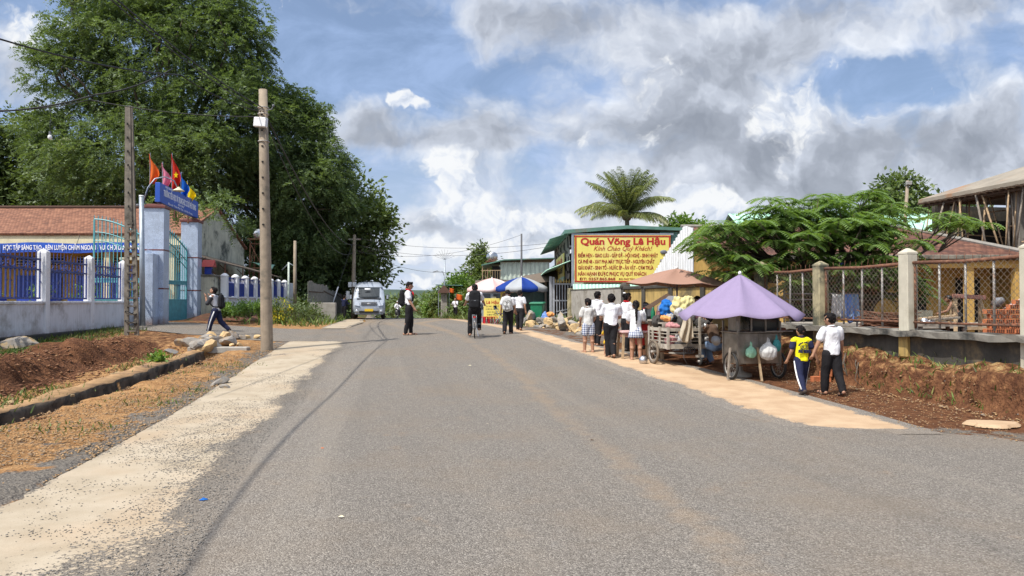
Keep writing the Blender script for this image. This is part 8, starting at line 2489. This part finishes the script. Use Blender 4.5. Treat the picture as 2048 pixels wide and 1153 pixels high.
# ------------------------------------------------------------------ clutter along the cut bank and inside the yard
bm_ = MB(); bm_.box((0, 0, .05), (.20, .10, .10), bev=.004)
GB0 = 'loose bricks stacked at the foot of the bank'
for i, (dx, dy, z, a) in enumerate([(0, 0, 0, .1), (.22, .02, 0, -.1), (.02, .0, .10, .0), (.23, .0, .10, .2), (.1, .01, .20, .5), (-.22, .03, 0, .3), (.12, .0, .30, .1)]):
 b_ = gnd(1646 + 8 * (i % 2), 13.6) + Vector((dx, dy - .05, z))
 o = bm_.build('brick', M_['brick_hollow'], None, False, b_) if i == 0 else link(bpy.data.objects['brick'].copy())
 if i: o.location = b_
 o.rotation_euler = (0, 0, a); tag(o, 'orange brick in the little stack behind the two walking boys', 'brick', GB0)
mb = MB()
for k in range(5):
 r_ = random.Random(k); a_ = on_ground_at(1690 + r_.uniform(-8, 30), 712 + r_.uniform(-6, 12))
 mb.tube([a_, a_ + Vector((-.10, -.14, -.12)), a_ + Vector((r_.uniform(-.2, .1), -.22, -.34)), a_ + Vector((r_.uniform(-.1, .25), -.26, -.48))], [.012, .010, .007, .004], 6)
tag(mb.build('tree_root', M_['bark'], None, True), 'tangle of pale roots hanging out of the cut bank', 'roots')
bk = MB(); bw, bh, bdp = .205, .092, .10
bk.mat(0).box((0, 0, bh / 2), (bw, bdp, bh), bev=.004)
for i in range(4):
 for j in range(2): bk.mat(1).box(((i - 1.5) * .046, -bdp / 2 - .001, bh * (.30 + .40 * j)), (.026, .010, .024))
proto = bk.build('hollow_brick', [M_['brick_hollow'], M_['brick_hole']]); first = True
bo_ = gnd(1968, 14.6); BA = R(6)
for c_ in range(6):
 for r_ in range(14):
  top_ = 11 + (0 if c_ < 2 else (c_ - 1))
  if r_ >= top_: continue
  o = proto if first else link(proto.copy()); first = False
  off = Vector((c_ * (bw + .008) + (.10 if r_ % 2 else 0) + .1, random.uniform(-.008, .008), r_ * (bh + .006)))
  o.location = Vector((bo_.x, bo_.y, .36)) + Matrix.Rotation(BA, 3, 'Z') @ off; o.rotation_euler = (0, 0, BA + random.uniform(-.03, .03))
  tag(o, 'orange hollow brick in the stepped stack behind the mesh at the yard corner', 'brick', 'hollow bricks stacked in the yard')
mb = MB(); nu = 12
for j in range(nu + 1):
 for i in range(nu + 1):
  u, v = i / nu, j / nu
  mb.v.append((u * 1.3, v * .7, .30 * (1 - (1 - u) ** 2) + .42 * u - .3 * v * v + .03 * math.sin(u * 9 + v * 4)))
for j in range(nu):
 for i in range(nu):
  k = j * (nu + 1) + i; mb.face(k, k + 1, k + nu + 2, k + nu + 1)
o = solid(mb.build('tarpaulin', M_['tarp_pink'], None, True, loc=Vector((bo_.x + .70, bo_.y + .14, 1.47))), .008); tag(o, 'pale pink tarpaulin draped over the rear of the brick stack', 'tarpaulin')
cm = thing('cement_mixer', 'grey cement mixer drum behind the brick stack', 'mixer', gnd(1996, 25)); MB().lathe([(.0, -.17), (.13, -.16), (.18, 0), (.10, .18), (.09, .20)], (0, 0, 1.22), 16, Euler((R(60), 0, R(30))).to_matrix()).build('drum', M_['gray_plastic'], cm, True)
for x in (-.3, .3): MB().beam((x, 0, 0), (x * .6, 0, 1.1), .06, .06).build('leg', M_['rust_iron'], cm)
sh2 = thing('sawhorse', 'tall wooden trestle with pinkish beam behind the mesh', 'trestle', gnd(1938, 19.0), R(4)); hz = at(1938, 594, 19).z - sh2.location.z
MB().box((0, 0, hz), (.88, .10, .11), (0, R(3), 0), bev=.01).build('beam', M_['wood_pink'], sh2)
for (x, y, sg) in ((-.38, -.25, -1), (.30, -.25, 1), (-.38, .25, -1), (.30, .25, 1)): MB().beam((x + sg * .18, y, 0), (x, 0, hz), .09, .05).build('leg', M_['wood_pale'], sh2)
MB().box((.05, -.2, .55), (.7, .03, .08)).build('brace', M_['wood_pale'], sh2)
lr = thing('clothes_rail', 'grey pipe rail frame with washing behind the mesh', 'rail', gnd(1640, 17.2)); hz = at(1640, 588, 17.2).z - lr.location.z
xa, xb2 = (1568 - 1640) / FPX * 17.2, (1722 - 1640) / FPX * 17.2
mb = MB(); mb.tube([(xa, 0, hz), (xb2, 0, hz)], .022, 7); mb.tube([(xa, 0, hz - .14), (xb2, 0, hz - .14)], .016, 7)
for x in (xa, xa + .15, 0, xb2 - .1, xb2): mb.tube([(x, 0, 0), (x, 0, hz + (.1 if x in (xa, xb2) else 0))], .020, 7)
mb.tube([(xa, .05, hz), (xa + .5, .05, hz - .65)], .016, 6); mb.build('pipes', M_['galv_bar'], lr, True)
for i, (px, w_, h_, m_, lab) in enumerate([(1668, .12, .55, 'cloth_pale', 'pale pink shirt at the left of the washing'), (1680, .14, .58, 'bag_white', 'white shirt on the yard rail'), (1694, .20, .62, 'cloth_blue', 'blue denim jacket on the yard rail'), (1708, .18, .60, 'cloth_jeans', 'lighter blue shirt next to the denim jacket')]):
 mb = MB(); nu = 9
 for j in range(nu + 1):
  for q in range(nu + 1):
   u, v = q / nu, j / nu
   mb.v.append(((u - .5) * w_ * (1 + .5 * v), .035 * math.sin(u * 10 + i) * (.4 + v) - .04, -v * h_ * (1 - .12 * math.sin(u * 7))))
 for j in range(nu):
  for q in range(nu):
   k = j * (nu + 1) + q; mb.face(k, k + 1, k + nu + 2, k + nu + 1)
 c = at(px, 589, 17.1); tag(solid(mb.build('washing', M_[m_], None, True, loc=c), .008), lab, 'clothes', 'washing on the yard rail')
mb = MB(); rp = random.Random(9)
for k in range(60): mb.tube([(rp.uniform(-.1, .1), rp.uniform(-.2, .2), .1 + .42 * rp.random()), (1.0 + rp.uniform(-.1, .2), rp.uniform(-.2, .2), .1 + .36 * rp.random())], .012, 4)
o = mb.build('rebar_pile', M_['rust_iron'], None, True, loc=gnd(1725, 15.8, .55)); tag(o, 'pile of rusty steel bars in the yard behind the washing', 'steel bars')
MB().box((0, 0, 0), (1.2, .5, .55)).build('x', M_['dark_wall'], None, False, gnd(1762, 15.9, .28)).name = 'timber_base'; tag(bpy.data.objects['timber_base'], 'dark timber block carrying the rusty steel bars', 'block')
for i, (px, D, L_, a_, m_, lab) in enumerate([(1868, 15.0, 1.0, .12, 'wood_pale', 'pale plank lying on the yard table nearest the white post'), (1880, 15.2, .9, .22, 'wood_gray', 'grey plank crossing the pale one'), (1860, 15.4, .8, -.1, 'wood_pale', 'shorter plank under the grey one')]):
 o = MB().box((0, 0, 0), (L_, .12, .04), (0, -.08, a_), bev=.004).build('plank', M_[m_], None, False, Vector((gnd(px, D).x, D, 1.17 + .05 * (2 - i) * .9))); tag(o, lab, 'plank')
wt = thing('work_table', 'rough work table behind the ledge carrying planks', 'table', gnd(1868, 15.2)); MB().box((0, 0, .76), (1.1, .7, .05)).build('top', M_['wood_gray'], wt)
for x in (-.45, .45):
 for y in (-.28, .28): MB().box((x, y, .37), (.06, .06, .74)).build('leg', M_['wood_gray'], wt)
lump('foil_sheet', 'crumpled silver foil on the yard table beside the white post', 'foil', Vector((gnd(1848, 15).x, 15.0, 1.12)), (.30, .2, .14), 'foil', 410)
# ------------------------------------------------------------------ litter
def scrap(px, py_, s, m_, lab, cat='litter', lift=.02):
 p = gp(px, py_); mb = MB(); n_ = 9
 r_ = random.Random(px)
 for j in range(3):
  for i in range(n_): a = 6.28 * i / n_; q = s * (1 - j * .42) * r_.uniform(.7, 1.15); mb.v.append((q * math.cos(a), q * math.sin(a) * .7, .004 + j * s * .22 * r_.uniform(.5, 1.2)))
 for j in range(2):
  for i in range(n_): mb.face(j * n_ + i, j * n_ + (i + 1) % n_, (j + 1) * n_ + (i + 1) % n_, (j + 1) * n_ + i)
 mb.face(*[2 * n_ + i for i in range(n_)]); mb.face(*[n_ - 1 - i for i in range(n_)])
 o = mb.build('litter', M_[m_], None, False, p + Vector((0, 0, lift))); return tag(o, lab, cat)
scrap(407, 1006, .035, 'wrap_blue', 'bright blue plastic scrap on the pale strip')
scrap(683, 1040, .022, 'cream_paint', 'pale torn leaf lying on the near asphalt', 'leaf')
scrap(1184, 886, .028, 'wood_dark', 'dark brown clod on the middle of the road', 'clod')
scrap(645, 903, .022, 'brick_hollow', 'orange crumb of brick on the asphalt by the tyre mark', 'crumb')
scrap(940, 734, .035, 'cream_paint', 'pale paper scrap on the road beyond the middle', 'paper')
scrap(1702, 770, .07, 'bag_white', 'white plastic bag on the dirt at the foot of the bank', 'bag')
scrap(975, 852, .02, 'rock_gray', 'grey pebble near the middle of the asphalt', 'pebble')
grass('grass', 2600, lambda n, r: ((lambda y: (x_wall_l(y) + .12 + r.random(n) ** 1.6 * 1.3, y))(r.uniform(11, 22, n))), .05, .17, M_['leaf_grass'], 3)
grass('grass', 700, lambda n, r: ((lambda y: (x_ledge(y) - .5 + r.normal(size=n) * .22, y))(r.choice([11.3, 12.2, 15.2, 16.4, 10.5], n) + r.normal(size=n) * .35)), .05, .16, M_['leaf_grass'], 4)
grass('grass', 700, lambda n, r: ((lambda y: (x_ledge(y) + .85 + r.normal(size=n) * .16 + r.choice([0, .5, 1.0], n), y))(r.choice([9.0, 11.2, 12.4, 14.4, 15.6], n) + r.normal(size=n) * .25)), .03, .09, M_['leaf_grass'], 5)
grass('grass', 900, lambda n, r: ((lambda y: (x_bank(y) + .05 + r.random(n) ** 2 * .8, y))(r.uniform(9, 16, n))), .04, .13, M_['leaf_grass'], 6)
grass('grass', 5000, lambda n, r: ((lambda y: (np.where(r.random(n) < .45, road_l(y) - 1.2 - r.random(n) * 3, road_r(y) + .9 + r.random(n) * 3.0), y))(r.uniform(27, 70, n))), .1, .45, M_['leaf_grass'], 7, width=.03)
for i, (px, D, r, h, lab) in enumerate([(925, 56, .7, 1.0, 'tall roadside weeds behind the distant walker'), (1125, 28.6, .35, .35, 'small green plant at the foot of the gate by the rocks'), (318, 15.9, .10, .22, 'little leafy sprout on the red bank below the two legged pole'), (890, 60, .8, .8, 'weeds around the shrine pillar')]):
 shrub('weed', lab, gnd(px, D), r, h, 'leaf_bright', 260 + i, 14, .10 if D > 20 else .12, None, 'plant', 8)
